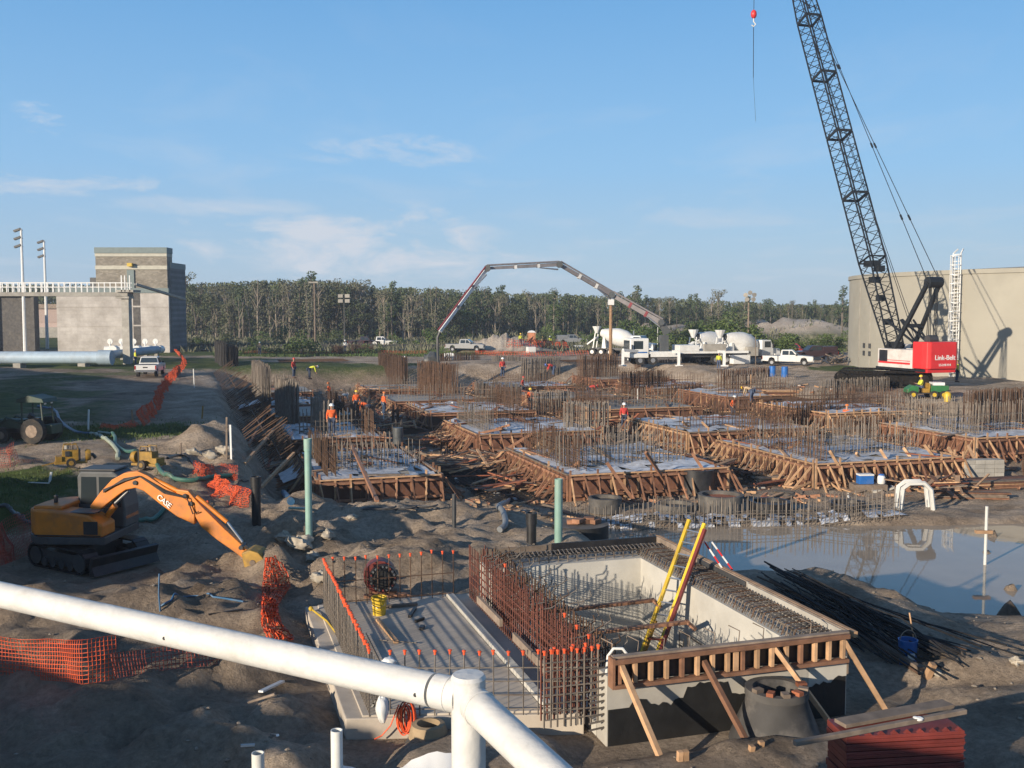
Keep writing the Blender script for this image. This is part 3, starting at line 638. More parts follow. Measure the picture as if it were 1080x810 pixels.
while px < 905:
    y = np.interp(px, [190, 250, 440, 560, 700, 900], [235, 208, 205, 222, 235, 250])+R.uniform(-3, 16)
    kind = R.choices(['paper', 'multi', 'pine', 'broad', 'bare'], [5, 3, 2, 1.2, .9] if px < 470 else [2.2, 2, 3.5, 2.5, .6])[0]
    leaf = {'paper': 1, 'multi': R.choice([1, 0]), 'pine': 3, 'broad': R.choice([0, 2]), 'bare': 1}[kind]
    p = Gd(px, y); top = D(px, topy(px)+7*float(fbm(np.array([px*.045]), np.array([1.]), 3, 2)[0])*2.2+R.gauss(1, 4.4), y).z; s = (top-p.z)/(12 if kind != 'broad' else 10)
    if kind == 'broad': s *= R.uniform(.7, .95)
    nm = {'paper': 'slender_tree', 'multi': 'forked_tree', 'pine': 'pine_tree', 'broad': 'broad_tree', 'bare': 'bare_tree'}[kind]
    ds = {'paper': 'tall slender pale-trunked tree in the line of trees behind the site', 'multi': 'tree forking into several pale stems in the line of trees behind the site', 'pine': 'dark pine with a layered crown in the line of trees behind the site',
          'broad': 'low broad leafy tree filling the line of trees behind the site', 'bare': 'nearly bare grey tree in the line of trees behind the site'}[kind]
    grow(kind, nm, 'tree', leaf, BARKD if kind in ('pine', 'broad') else BARK, p-V((0, 0, .2)), (s*R.uniform(.85, 1.25), s*R.uniform(.85, 1.2), s), ds, nm.replace('_', ' ')+'s behind the site', R.choice([1, 2, 3]))
    px += R.uniform(2.2, 5.2); i += 1
# a few that stand out
for px, ytop, y, kind, leaf, lab in [(458, 293, 198, 'multi', 1, 'pale forked tree standing taller and greyer than its neighbours, left of the pump hose'), (326, 289, 200, 'multi', 1, 'tallest grey tree just left of the slender lamp pole'),
        (272, 289, 204, 'paper', 1, 'tall thin tree poking above the left part of the tree line'), (584, 306, 205, 'pine', 3, 'round-topped pine under the middle of the pump boom'), (665, 309, 200, 'pine', 3, 'dark pine right behind the first mixer truck'),
        (425, 316, 190, 'bare', 1, 'bare pale tree left of the pump boom tip'), (888, 300, 210, 'pine', 3, 'thin pine beside the left end of the reservoir')]:
    p = Gd(px, y); s = (D(px, ytop, y).z-p.z)/12
    grow(kind, {'multi': 'forked_tree', 'paper': 'slender_tree', 'pine': 'pine_tree', 'bare': 'bare_tree'}[kind], 'tree', leaf, BARK, p, (s*1.1, s*1.1, s), lab, None, 7)
# low dense growth before the trees
BG = 'dense bushes before the trees'
for i in range(64):
    px = R.uniform(205, 470) if i % 4 == 0 else R.uniform(560, 905)
    y = R.uniform(170, 200) if px < 560 else R.uniform(165, 215)
    if 800 < px < 890: continue
    s = R.uniform(1.2, 2.6) if px > 640 else R.uniform(.8, 1.5); lf = R.choice([0, 2, 2])
    grow('bush', 'leafy_bush', 'bush', lf, BARKD, Gd(px, y)-V((0, 0, .2)), (s*1.3, s, s*R.uniform(.8, 1.15)), {0: 'dark green rounded bush in the scrub before the tree line', 2: 'bright green rounded bush in the scrub before the tree line'}[lf], {0: 'dark bushes before the trees', 2: 'bright bushes before the trees'}[lf], R.choice([1, 2, 3]))
for i in range(30):
    px = R.uniform(690, 893); y = R.uniform(128, 150); s = R.uniform(1.0, 1.9) if px < 800 else R.uniform(.7, 1.1)
    grow('bush', 'leafy_bush', 'bush', 2, BARKD, Gd(px, y), (s*1.4, s, s), 'bright green bush in the thicket behind the parked trucks', 'bushes behind the parked trucks', R.choice([4, 5]))
for px, y, s in [(318, 142, 1.3), (310, 144, .9), (270, 146, .7), (290, 141, .6), (385, 143, .6), (400, 146, .5)]:
    grow('bush', 'weedy_bush', 'bush', 2, BARKD, Gd(px, y), (s*1.5, s, s), 'low bright weed clump on the verge beyond the pit', 'weed clumps on the far verge', 4)
grow('broad', 'broad_tree', 'tree', 0, BARKD, Gd(12, 175), (1.0, 1.0, 1.3), 'dark leafy tree rising above the left end of the walkway', None, 5)
# the wood behind, one mass
def wood():
    rng = np.random.default_rng(5); vs = []; 
    for i in range(900):
        px = rng.uniform(-60, 1150); y = np.interp(px, [0, 190, 250, 440, 560, 700, 900], [300, 250, 224, 222, 238, 250, 265])+rng.uniform(0, 60)
        x = (px-540)/F*y; tp = D(px, float(topy(px))+1+abs(rng.normal(0, 3)), y).z; h = tp-GRADE
        k = 190; r = rng.uniform(1.0, 1.9); c = np.stack([x+rng.normal(0, r*.62, k), y+rng.normal(0, r*.5, k), GRADE+h*rng.beta(1.7, 1.2, k)], 1)
        a = rng.normal(size=(k, 3)); a /= np.linalg.norm(a, axis=1)[:, None]; b = np.cross(a, rng.normal(size=(k, 3))); b /= np.linalg.norm(b, axis=1)[:, None]
        s = .34*rng.uniform(.5, 1.3, k)[:, None]; vs.append(np.stack([c-a*s, c-b*s*.6, c+a*s, c+b*s*.6], 1).reshape(-1, 3))
        w = .12; vs.append(np.array([[x-w, y, GRADE-.3], [x+w, y, GRADE-.3], [x+w*.5, y, GRADE+h*.85], [x-w*.5, y, GRADE+h*.85]]))
    v = np.concatenate(vs); o = fast('woodland', v, np.arange(len(v)).reshape(-1, 4), LF[0]); o['kind'] = 'stuff'; o['label'] = 'deep belt of mixed woodland behind the first line of trees'; o['category'] = 'woodland'
wood()
# scrub grass on the verge, stuff
def scrub(name, n, fx, size, m, label):
    rng = np.random.default_rng(9); P = np.array([fx(rng) for _ in range(n)]); z = hz(P[:, 0], P[:, 1])
    a = rng.uniform(0, 6.28, n); s = size*rng.uniform(.5, 1.4, n); w = s*.22
    dx = np.cos(a)*w; dy = np.sin(a)*w; lx = rng.normal(0, .35, n)*s; ly = rng.normal(0, .35, n)*s
    v = np.stack([np.stack([P[:, 0]-dx, P[:, 1]-dy, z-.03], 1), np.stack([P[:, 0]+dx, P[:, 1]+dy, z-.03], 1), np.stack([P[:, 0]+lx, P[:, 1]+ly, z+s], 1)], 1).reshape(-1, 3)
    o = fast(name, v, np.arange(len(v)).reshape(-1, 3), m); o['kind'] = 'stuff'; o['label'] = label; o['category'] = 'grass'; return o
scrub('verge_grass', 26000, lambda r: ((r.uniform(175, 900)-540)/F*(Y_ := r.uniform(150, 235)), Y_), .75, LF[1], 'rough dry grass in the clearing before the trees')
scrub('green_grass', 9000, lambda r: (r.normal(-19, 2.6), r.normal(33, 3.0)), .1, LF[2], 'short green grass left of the excavator')
scrub('green_grass', 9000, lambda r: ((r.uniform(225, 480)-540)/F*(Y_ := r.uniform(136, 150)), Y_), .3, LF[2], 'green grass along the far verge of the pit')
scrub('green_grass', 6000, lambda r: (r.normal(-21, 2.2), r.normal(52, 2)), .12, LF[2], 'green grass patch beside the parked tractor')
# road and silt fence beyond the verge
def strip(name, y0, y1, x0, x1, m, dz, kind='structure', n=60):
    vs = []; fs = []
    for i in range(n+1):
        x = x0+(x1-x0)*i/n
        for y in (y0, (y0+y1)/2, y1): vs.append((x, y, gz(x, y)+dz))
    for i in range(n):
        for j in (0, 1): k = i*3+j; fs.append((k, k+3, k+4, k+1))
    mb = MB(); mb.add(vs, fs); return struct(mb.build(name, m, smooth=True), kind)
strip('road', 153, 159, -60, -8, mat('asphalt', (.07, .07, .07), .9, 0, .2, 1), .25)
mb = MB()
for i in range(60):
    x = -58+i*.85; x2 = x+.85; a = gz(x, 163)-.2; b = gz(x2, 163)-.2
    mb.add([(x, 163, a), (x2, 163, b), (x2, 163.05, b+.95), (x, 163.05, a+.95), (x, 163.1, a), (x2, 163.1, b)], [(0, 1, 2, 3), (4, 5, 2, 3)])
t = thing('silt_fence', 'low black silt fence running along the road before the trees', 'fence', (-32, 163, -6.4))
mb.xf(M.Translation((32, -163, 6.4))).build('fabric', BLACK, t)
for i in range(18): x = -58+i*2.9; m_ = MB(); m_.bx(x+32-.04, x+32+.04, -.12, -.04, 0, 1.2); m_.build('stake', GREYWOOD, t)
# ================================================================== the pit: footings, formwork, reinforcement
R.seed(77)
def local(rz): return M.Rotation(rz, 3, 'Z')
BARCACHE = {}
def barmesh(h, r, m):
    k = (round(h, 1), round(r, 3), m.name)
    if k not in BARCACHE:
        mb = MB(); mb.cyl((0, 0, 0), (0, 0, k[0]), r, None, 4); me = bpy.data.meshes.new('bar'); me.from_pydata([tuple(a) for a in mb.v], [], mb.f); me.materials.append(m); BARCACHE[k] = me
    return BARCACHE[k]
def bar(parent, x, y, z, h, r, m, tx=0, ty=0):
    o = bpy.data.objects.new('upright_bar', barmesh(h, r, m)); C.objects.link(o); o.parent = parent; o.location = (x, y, z); o.rotation_euler = (tx, ty, 0); return o
def rebar_mat(P, Q, h, label, group=None, sp=.25, m=None, r=.019, rows=2, gap=.35, split=False, hooks=False, ties=3, ragged=.12, name='rebar_cage', uneven=0):
    """upright bars between ground points P and Q"""
    P = V(P); Q = V(Q); m = m or R.choice([RUST, STEEL, RUST]); d = Q-P; L_ = d.length; ang = math.atan2(d.y, d.x); c = (P+Q)/2
    t = thing(name, label, 'rebar cage', c, ang, group); n = max(3, int(L_/sp)); dz = d.z
    step = max(1, math.ceil(n*rows/100)) if split else 1
    mb = MB(); cnt = 0
    for j in range(rows):
        for i in range(n+1):
            x = -L_/2+L_*i/n+R.uniform(-.04, .04); y = (j-(rows-1)/2)*gap; z = dz*x/L_; hh = h*(1+R.uniform(-ragged, ragged*.4)); tx, ty = R.gauss(0, .012), R.gauss(0, .014)
            if uneven and R.random() < uneven: hh *= R.uniform(.5, .8)
            if split and cnt < 98: bar(t, x, y, z, hh, r, m, tx, ty); cnt += 1
            else: mb.cyl((x, y, z), (x+hh*math.sin(ty), y-hh*math.sin(tx), z+hh), r, None, 4, False)
    if mb.v:
        o = mb.build('upright_bars', m, t)
        if split: o['kind'] = 'stuff'
    for k in range(ties):
        mb = MB(); zz = h*(.12+.22*k)
        for j in range(rows): y = (j-(rows-1)/2)*gap; mb.beam((-L_/2, y, zz-dz/2), (L_/2, y, zz+dz/2), .025)
        mb.build('tie_bar', m, t)
    return t
def footing(u0, v0, du, dv, zt, label_where, sheet=True, front=True, left=True, detail=2, hf=1.15, fm=None):
    fm = fm or WOOD
    zf = zt-hf; base = UV(u0+du/2, v0+dv/2, zf)
    t = thing('concrete_footing', 'concrete footing block '+label_where, 'footing', base, AX)
    mb = MB(); mb.bx(-du/2, du/2, -dv/2, dv/2, -.1, hf-.04); mb.build('slab', CONC, t, bevel=.02)
    if sheet:
        nx, ny = 14, 16; vs = []; fs = []
        for j in range(ny+1):
            for i in range(nx+1):
                x = -du/2+.15+(du-.3)*i/nx; y = -dv/2+.15+(dv-.3)*j/ny; z = hf-.015+max(0, R.gauss(.02, .035))+(.12 if R.random() < .05 else 0); vs.append((x, y, z))
        for j in range(ny):
            for i in range(nx):
                if R.random() < .12 and 0 < i < nx-1: continue
                a = j*(nx+1)+i; fs.append((a, a+1, a+nx+2, a+nx+1))
        mb = MB(); mb.add([V(p) for p in vs], fs); s = mb.build('curing_sheet', TARP, None, smooth=True); s.location = base; s.rotation_euler = (0, 0, AX)
        tag(s, 'whitish sheet over the footing '+label_where, 'sheet')
    f = thing('footing_form', 'timber formwork round the footing '+label_where, 'formwork', base, AX)
    x0, x1, y0, y1 = -du/2, du/2, -dv/2, dv/2
    sides = []
    if front: sides.append(((x0, y0-.03), (x1, y0-.03), (0, -1)))
    if left: sides.append(((x0-.03, y1), (x0-.03, y0), (-1, 0)))
    if detail > 1: sides.append(((x1+.03, y0), (x1+.03, y1), (1, 0)))
    for (a, b, n) in sides:
        a = V((a[0], a[1], 0)); b = V((b[0], b[1], 0)); n = V((n[0], n[1], 0)); d = (b-a).normalized(); L_ = (b-a).length
        mb = MB(); k = int(L_/2.4)+1
        for i in range(k):
            p = a+d*L_*i/k; q = a+d*L_*(i+1)/k-d*.01; mb.add([p+V((0, 0, -.05)), q+V((0, 0, -.05)), q+V((0, 0, hf+.04)), p+V((0, 0, hf+.04)), p+n*.02+V((0, 0, -.05)), q+n*.02+V((0, 0, -.05)), q+n*.02+V((0, 0, hf+.04)), p+n*.02+V((0, 0, hf+.04))], [(0, 1, 2, 3), (4, 5, 6, 7), (3, 2, 6, 7), (0, 3, 7, 4), (1, 2, 6, 5)])
        mb.build('panel', PLY, f)
        for zz in (.3, hf-.12): mb = MB(); mb.beam(a+n*.16+V((0, 0, zz)), b+n*.16+V((0, 0, zz+R.uniform(-.03, .03))), .09, .1); mb.build('waler', R.choice([fm, WOOD]), f)
        mb = MB(); mb.beam(a+n*.05+V((0, 0, hf+.03)), b+n*.05+V((0, 0, hf+.05)), .12, .06); mb.build('top_plate', R.choice([fm, PALEWOOD, GREYWOOD]), f)
        sp = .62 if detail > 1 else .9; ns = int(L_/sp)
        for i in range(ns+1):
            p = a+d*(L_*i/ns)+n*.07; mb = MB(); mb.beam(p, p+V((0, 0, hf+R.choice([0, .05, .1, .3, .25]))), .045, .09); mb.build('stud', R.choice([fm, fm, PALEWOOD]), f)
            if detail > 1 or i % 2 == 0:
                o_ = R.uniform(.75, 1.15); s_ = R.uniform(-.2, .2); mb = MB(); mb.beam(p+n*.12+V((0, 0, hf*.92)), p+n*o_+d*s_+V((0, 0, -.02)), .05, .09); mb.build('kicker', R.choice([fm, fm, PALEWOOD, WOOD]), f)
                if detail > 1 and i % 2: mb = MB(); mb.beam(p+n*.12+V((0, 0, .35)), p+n*o_+d*s_+V((0, 0, .02)), .05, .08); mb.build('strut', fm, f)
    return base
cols = [(4.7, 5.2), (15.2, 7.6), (27.2, 8.2), (38.6, 7.6)]
rowv = [[43.0, 41.2, 40.9, 43.6], [57, 56.2, 53.8, 56.8], [69.5, 69, 68, 70], [82, 82.5, 81.5, 83.5], [95, 95.5, 95, 96]]
rowd = [9.3, 8.5, 8.0, 8.0, 7.5]
CN = ['by the left bank', 'left of the middle', 'right of the middle', 'by the right bank']
RN = ['in the front row', 'in the second row', 'in the third row', 'in the fourth row', 'in the back row']
for r in range(5):
    for c in range(4):
        u0, du = cols[c]; v0 = rowv[r][c]; zf = float(floorz(u0+du/2)); hf = 1.15 if r < 3 else .8
        where = RN[r]+', '+CN[c]
        footing(u0, v0, du, rowd[r], zf+hf, where, sheet=(r < 2 or (r, c) in [(2, 1), (3, 3), (2, 3), (3, 0), (4, 2)]), detail=2 if r < 2 else 1, hf=hf, fm=PALEWOOD if (r, c) in [(0, 2), (1, 2), (1, 3)] else WOOD)
        zt = zf+hf; h = [1.75, 1.5, 1.45, 1.3, 1.2][r]*R.uniform(.85, 1.1)
        if (r, c) == (0, 0): h = 1.35
        n = 0
        for (a, b_) in [(.3, 'front'), (.66, 'rear')]:
            if (r, c, b_) in [(1, 0, 'rear'), (2, 0, 'front'), (2, 0, 'rear'), (1, 1, 'front'), (3, 0, 'front'), (2, 1, 'front'), (1, 2, 'rear'), (3, 2, 'front')]: continue
            vv = v0+rowd[r]*a; ua, ub = u0+.3+R.uniform(0, .8), u0+du-.3-R.uniform(0, .8)
            rebar_mat(UV(ua, vv, zt-.05), UV(ub, vv, zt-.05), h, '%s bar row on the footing %s' % (b_.capitalize(), where), None, sp=.22 if r < 2 else .26, split=(r == 0), rows=2 if r < 3 else 1, gap=.4, m=STEEL if r == 0 else None, uneven=.2, ties=3)
        if r < 3:
            uu = u0+du*R.choice([.12, .88]); rebar_mat(UV(uu, v0+.8, zt-.05), UV(uu, v0+rowd[r]-.6, zt-.05), h*1.05, 'bar row running away across the footing %s' % where, None, sp=.26, rows=2, uneven=.25)
# tall mats seen one by one in the photograph: left and right end of the base line, top of the left end
TM = [(295, 452, 311, 466, 395, 'tall pale bar panel running away from the viewer at the left of the pit'), (333, 468, 347, 477, 417, 'tall narrow bar panel just right of the tallest one at the left'),
      (402, 403, 427, 412, 371, 'dense brown bar wall in the far left of the pit'), (443, 418, 480, 424, 380, 'dense brown bar wall left of the middle of the pit'),
      (502, 438, 548, 441, 402, 'grey bar wall in the middle of the pit'), (550, 405, 590, 403, 377, 'brown bar wall behind the middle of the pit'), (610, 410, 652, 408, 374, 'brown bar wall below the first mixer truck'),
      (270, 428, 282, 440, 380, 'dark bar column in the shade at the left bank'), (241, 398, 249, 404, 363, 'dark narrow bar column at the far left bank'), (230, 400, 237, 406, 359, 'second dark narrow bar column at the far left bank'),
      (352, 388, 360, 390, 364, 'small far bar column left of the far row'), (371, 386, 392, 388, 363, 'small bar wall in the far left row'),
      (480, 398, 505, 397, 372, 'bar wall below the silver pickup'), (520, 400, 548, 399, 374, 'bar wall below the heap of sand'),
      (670, 402, 716, 400, 380, 'bar wall below the pump truck'), (700, 430, 740, 427, 405, 'bar wall below the rear mixer trucks'), (760, 424, 808, 420, 390, 'tall bar wall below the blue drums'),
      (866, 440, 935, 436, 400, 'wide bar wall below the crane tracks'), (830, 455, 870, 452, 425, 'bar wall left of the wide one below the crane'), (880, 470, 978, 464, 440, 'low wide bar wall in front of the crane'),
      (1019, 470, 1085, 464, 412, 'tall dense bar grid at the right edge'), (940, 452, 1010, 447, 428, 'bar wall between the crane and the right edge'),
      (596, 470, 640, 468, 424, 'tall grey bar panel at the back of the big middle footing'), (655, 425, 700, 422, 392, 'bar wall in the centre right of the pit'), (720, 402, 760, 400, 382, 'far bar wall below the pump truck outriggers'), (560, 440, 600, 438, 412, 'bar wall beside the worker in the middle'),
      (452, 398, 476, 398, 372, 'far bar wall below the pump hose')]
for (pa, ya, pb, yb, yt, lab) in TM:
    zf = -8.25 if pa < 800 else -7.9
    P = W(pa, ya, zf); Q = W(pb, yb, zf); h = D(pa, yt, P.y).z-P.z
    rebar_mat(P, Q, h, lab, None, sp=.13, rows=3, gap=.28, m=BLKBAR if pa < 260 else STEEL if (pa < 350 or pa in (502, 596)) else RUST if pa % 2 else None, uneven=.06, r=.028, ties=4, ragged=.06)  # far left columns use dark steel to stand for their shade
# low dowel hedges and starter bars between footings
k = 0
for r in range(5):
    for c in range(3):
        for q in range(2):
            ua = cols[c][0]+cols[c][1]+1.0+q*2.2; v0 = rowv[r][c]+R.uniform(-1, 3); z = gz(*UV(ua, v0).xy)
            if r == 0 and q == 0: continue
            rebar_mat(UV(ua, v0, z-.05), UV(ua+R.uniform(.8, 1.8), v0+R.uniform(.2, 5), z-.05), R.uniform(.8, 1.7), '%s hedge of starter bars, %s' % (['near', 'far'][q], RN[r]+' of footings, '+['left gap', 'middle gap', 'right gap'][c]), None, sp=.28, rows=2, uneven=.3, ties=2); k += 1
# dark excavated slabs of horizontal bar mats lying in the bottom
for n_, (px, py, w, d) in enumerate([(520, 500, 6, 6), (470, 452, 7, 6), (400, 430, 8, 7), (560, 520, 5, 4), (330, 400, 8, 6), (620, 400, 7, 5), (700, 415, 6, 4), (790, 500, 6, 5), (840, 440, 6, 5)]):
    p = W(px, py, -8.25); p.z = gz(p.x, p.y)+.12; t = thing('bar_mat', 'flat mat of crossed bars in the pit, %s' % ['in front of the middle trench', 'beside the left middle workers', 'under the group of workers', 'by the front black pipe', 'in the shade of the left panels', 'below the sand heap', 'below the pump truck', 'between the two front right footings', 'below the right bank'][n_], 'bar mat', p, AX, None)
    mb = MB()
    for i in range(int(w/.25)): mb.beam((-w/2+i*.25, -d/2, R.uniform(0, .04)), (-w/2+i*.25, d/2, R.uniform(0, .04)), .028)
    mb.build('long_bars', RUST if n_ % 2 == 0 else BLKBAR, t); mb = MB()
    for i in range(int(d/.25)): mb.beam((-w/2, -d/2+i*.25, .05), (w/2, -d/2+i*.25, .05), .028)
    mb.build('cross_bars', RUST if n_ % 3 else BLKBAR, t)
# long raking braces: top px, top py, depth of the top, foot px, foot py
BR = [(640, 488, 43.6, 670, 531), (681, 477, 44, 710, 521), (730, 478, 46, 757, 519), (875, 475, 47.5, 898, 515), (903, 478, 49, 923, 502), (928, 474, 49, 952, 511), (953, 472, 50, 981, 510), (975, 469, 50, 1007, 511), (1000, 472, 53, 1015, 496), (1021, 470, 52, 1040, 509),
      (575, 462, 52, 537, 497), (588, 470, 50, 545, 503), (565, 455, 56, 512, 487), (612, 487, 46, 575, 512), (538, 448, 60, 470, 470), (530, 452, 58, 455, 468), (820, 455, 60, 785, 487), (830, 458, 58, 765, 495), (845, 466, 52, 800, 490), (860, 462, 54, 905, 452),
      (300, 440, 66, 258, 490), (320, 470, 50, 290, 500), (345, 462, 52, 300, 505), (285, 430, 80, 262, 470), (310, 478, 48, 275, 515), (370, 468, 50, 398, 530), (795, 450, 60, 740, 470), (600, 440, 66, 560, 470), (545, 440, 64, 600, 462), (934, 440, 62, 975, 462), (942, 436, 64, 985, 470), (955, 436, 64, 1000, 465), (740, 445, 62, 765, 470), (720, 445, 62, 745, 466)]
for i, (a, b, y, c, d) in enumerate(BR):
    p = D(a, b, y); q = G(c, d); mb = MB(); mb.beam(p, q, .11, .13)
    solo('timber_brace', mb, PALEWOOD if 870 < a < 1030 else R.choice([WOOD, PALEWOOD, WOOD]), 'long timber brace raking down to the pit bottom from the formwork', 'brace', 'raking timber braces in the pit')
# planks lying about
PG = {}
def plank(p, L_, w, th, rz, m, tilt=0):
    mb = MB(); mb.box((0, 0, th/2), (L_, w, th)); mb.xf(M.Rotation(tilt, 4, 'Y')); o = mb.build('plank', m, None); o.location = p; o.rotation_euler = (0, 0, rz)
    return tag(o, 'loose timber plank lying among the works in the pit', 'plank', 'loose planks in the pit')
for i in range(292):
    u = R.uniform(6, 46); v = R.uniform(37, 100); p = UV(u, v)
    if p.x > 3 and p.y < 41.5: continue
    z = gz(p.x, p.y)+.02; on = False
    for r in range(5):
        for c in range(4):
            if cols[c][0]-.3 < u < cols[c][0]+cols[c][1]+.3 and rowv[r][c]-.3 < v < rowv[r][c]+rowd[r]+.3: on = True; z = float(floorz(cols[c][0]+cols[c][1]/2))+(1.15 if r < 3 else .8)+.03
    plank(V((p.x, p.y, z)), R.uniform(1.2, 4.2), R.uniform(.1, .3), .05, R.uniform(0, 3.14), R.choice([WOOD, PALEWOOD, GREYWOOD, REDWOOD]), R.uniform(-.12, .02))
# crossed heaps of boards and braces
for i, (px, py, w) in enumerate([(545, 490, 2.6), (585, 512, 2.0), (565, 470, 2.8), (505, 470, 2.6), (455, 470, 2.4), (810, 478, 3.0), (845, 488, 2.4), (770, 470, 2.6), (720, 465, 2.4), (478, 445, 2.6), (640, 450, 2.4), (300, 500, 2.0), (278, 470, 2.2), (960, 470, 2.6), (905, 465, 2.4), (420, 455, 2.2), (690, 425, 2.6), (580, 440, 2.4), (610, 520, 1.8), (1000, 520, 1.6), (440, 500, 2.2), (500, 497, 2.6), (515, 440, 2.6), (660, 415, 2.8), (745, 440, 2.4), (860, 470, 2.6), (935, 450, 2.6), (350, 445, 2.2), (545, 515, 2.0), (790, 500, 2.6), (1050, 480, 2.4), (720, 500, 2.0)]):
    p = G(px, py); t = thing('timber_heap', 'untidy heap of crossed form timbers %s' % ['left of the big middle footing', 'at its near left corner of the middle footing', 'behind the left side of the middle footing', 'in the middle trench', 'right of the front left footing', 'left of the front right footing', 'at the near left corner of the right footing', 'behind the neat board stack', 'beyond the middle footing to the right', 'by the crouching worker', 'behind the big middle footing', 'at the left ramp form', 'up the left bank', 'at the back of the right footing', 'behind the front right footing', 'in front of the group of workers', 'below the pump truck', 'by the yellow-hatted worker', 'behind the wide manhole ring', 'by the white arched pipes', 'right of the thin dark pipe', 'in the bottom of the dark trench', 'left of the middle worker group', 'below the first mixer truck', 'beyond the orange worker', 'between the right footings', 'under the wide bar wall by the crane', 'under the tall narrow bar panel', 'behind the curved grey hose', 'in front of the right trench', 'at the right edge of the pit', 'behind the dark ring with a red cover'][i], 'timber heap', p)
    for j in range(24):
        a = R.gauss(.35, .5)+(math.pi/2 if R.random() < .3 else 0); L_ = R.uniform(1.2, 3.6); c_ = V((R.gauss(0, w*.4), R.gauss(0, w*.45), .08+R.random()*.5)); d = V((math.cos(a), math.sin(a), R.gauss(0, .16)))*L_/2
        mb = MB(); mb.beam(c_-d, c_+d, R.choice([.05, .09, .14, .2]), .05); mb.build('timber', R.choice([WOOD, PALEWOOD, PALEWOOD, GREYWOOD, REDWOOD, PLY]), t)
# lumber stacks: px, py, length, width, layers
for i, (px, py, L_, w, n, rz, lab) in enumerate([(805, 490, 4.2, 1.3, 8, .15, 'neat stack of brown form boards left of the right front footing'), (850, 503, 6, 2.0, 3, .1, 'flat spread of dark form boards behind the round pits'), (1045, 515, 4.5, 1.2, 6, .2, 'stack of boards at the right edge above the pond'),
        (1020, 525, 3.6, .9, 4, -.1, 'low stack of boards beside the white frame'), (695, 405, 3, 1.2, 7, .3, 'stack of pale timber below the pump truck'), (825, 420, 3.4, 1.3, 8, 0, 'stack of pale timber below the white pickup'), (520, 520, 1.6, 1.1, 3, .7, 'heap of broken boards by the curved pipe'), (640, 402, 3, 1.2, 5, .4, 'stack of orange timber in the back of the pit'), (770, 430, 4, 1, 4, .5, 'stack of form boards near the orange worker'), (465, 430, 3.5, 1, 5, .5, 'stack of form boards near the crouching worker'), (895, 455, 4, 1, 3, .1, 'layer of boards under the wide bar wall')]):
    p = G(px, py); t = thing('board_stack', lab, 'lumber stack', p, rz)
    for j in range(n):
        for k in range(3):
            mb = MB(); mb.box((R.uniform(-.2, .2), (k-1)*w/3+R.uniform(-.04, .04), .04+j*.075), (L_*R.uniform(.75, 1), w/3*.9, .06), Euler((0, 0, R.gauss(0, .03))).to_matrix()); mb.build('board', R.choice([WOOD, PALEWOOD, PLY, GREYWOOD]), t)
# the left pit side: leaning panels with sheets
for i, (px, py, w, d, lab) in enumerate([(270, 425, 3.2, 3.0, 'farther'), (265, 400, 3, 3, 'far'), (330, 492, 2.2, 3.2, 'nearest')]):
    p = W(px, py, -7.4); t = thing('sloping_form', '%s sloping timber ramp form on the left side of the pit' % lab.capitalize(), 'formwork', p-V((0, 0, .9)), AX)
    for k in range(6): mb = MB(); mb.beam((-w/2-1.2, -d/2+k*d/5, -.1), (w/2, -d/2+k*d/5, 1.35), .06, .1); mb.build('rib', R.choice([WOOD, GREYWOOD]), t)
    vs = []; fs = []
    for a in range(7):
        for b in range(7): vs.append((-w/2-.4+a*w/6, -d/2+b*d/6, .4+a*.16+R.gauss(0, .03)))
    for a in range(6):
        for b in range(6): fs.append((a*7+b, a*7+b+1, a*7+b+8, a*7+b+7))
    mb = MB(); mb.add(vs, fs); mb.build('sheet', TARP, t, smooth=True)
# leaning reinforcement hedge in the left trench
for i, (pa, ya, pb, yb) in enumerate([(238, 420, 262, 480), (225, 395, 245, 440), (255, 440, 275, 500)]):
    P = G(pa, ya); Q = G(pb, yb); P.z += .1; Q.z += .1; mb = MB(); d = Q-P; n = 34
    t = thing('leaning_bars', 'row of thin bars leaning over the left bank, %s' % ['middle one', 'farthest one', 'nearest one'][i], 'rebar', P)
    for j in range(n): p = d*j/n; mb.beam(p, p+V((1.9+R.uniform(-.2, .2), -.4, 1.3+R.uniform(-.2, .2))), .03)
    mb.build('bars', RUST, t); mb = MB(); mb.beam(V((1, -.2, .65)), d+V((1, -.2, .65)), .05); mb.build('tie_bar', RUST, t)
# rubble: countless scraps
def rubble():
    rng = np.random.default_rng(3); vs = []; fs = []; k = 0
    mats_ = [GREYWOOD, CONC, PALEWOOD, BLACK, WOOD, WHITEP]
    for mi, m_ in enumerate(mats_):
        mb = MB()
        for i in range([1500, 500, 1500, 350, 1700, 200][mi]):
            u = R.uniform(4, 47); v = R.uniform(38, 106); p = UV(u, v)
            if p.x > 3 and p.y < 42: continue
            z = gz(p.x, p.y); mb.box((p.x, p.y, z+.05), (R.uniform(.05, .9)*(1 if mi != 1 else .5), R.uniform(.04, .22), R.uniform(.03, .14)), Euler((R.uniform(-.4, .4), R.uniform(-.4, .4), R.uniform(0, 3.1))).to_matrix())
        o = mb.build('site_debris', m_); o['kind'] = 'stuff'; o['label'] = 'scattered %s scraps over the pit bottom' % ['grey wood', 'concrete', 'pale wood', 'black plastic', 'brown wood', 'white plastic'][mi]; o['category'] = 'debris'
rubble()
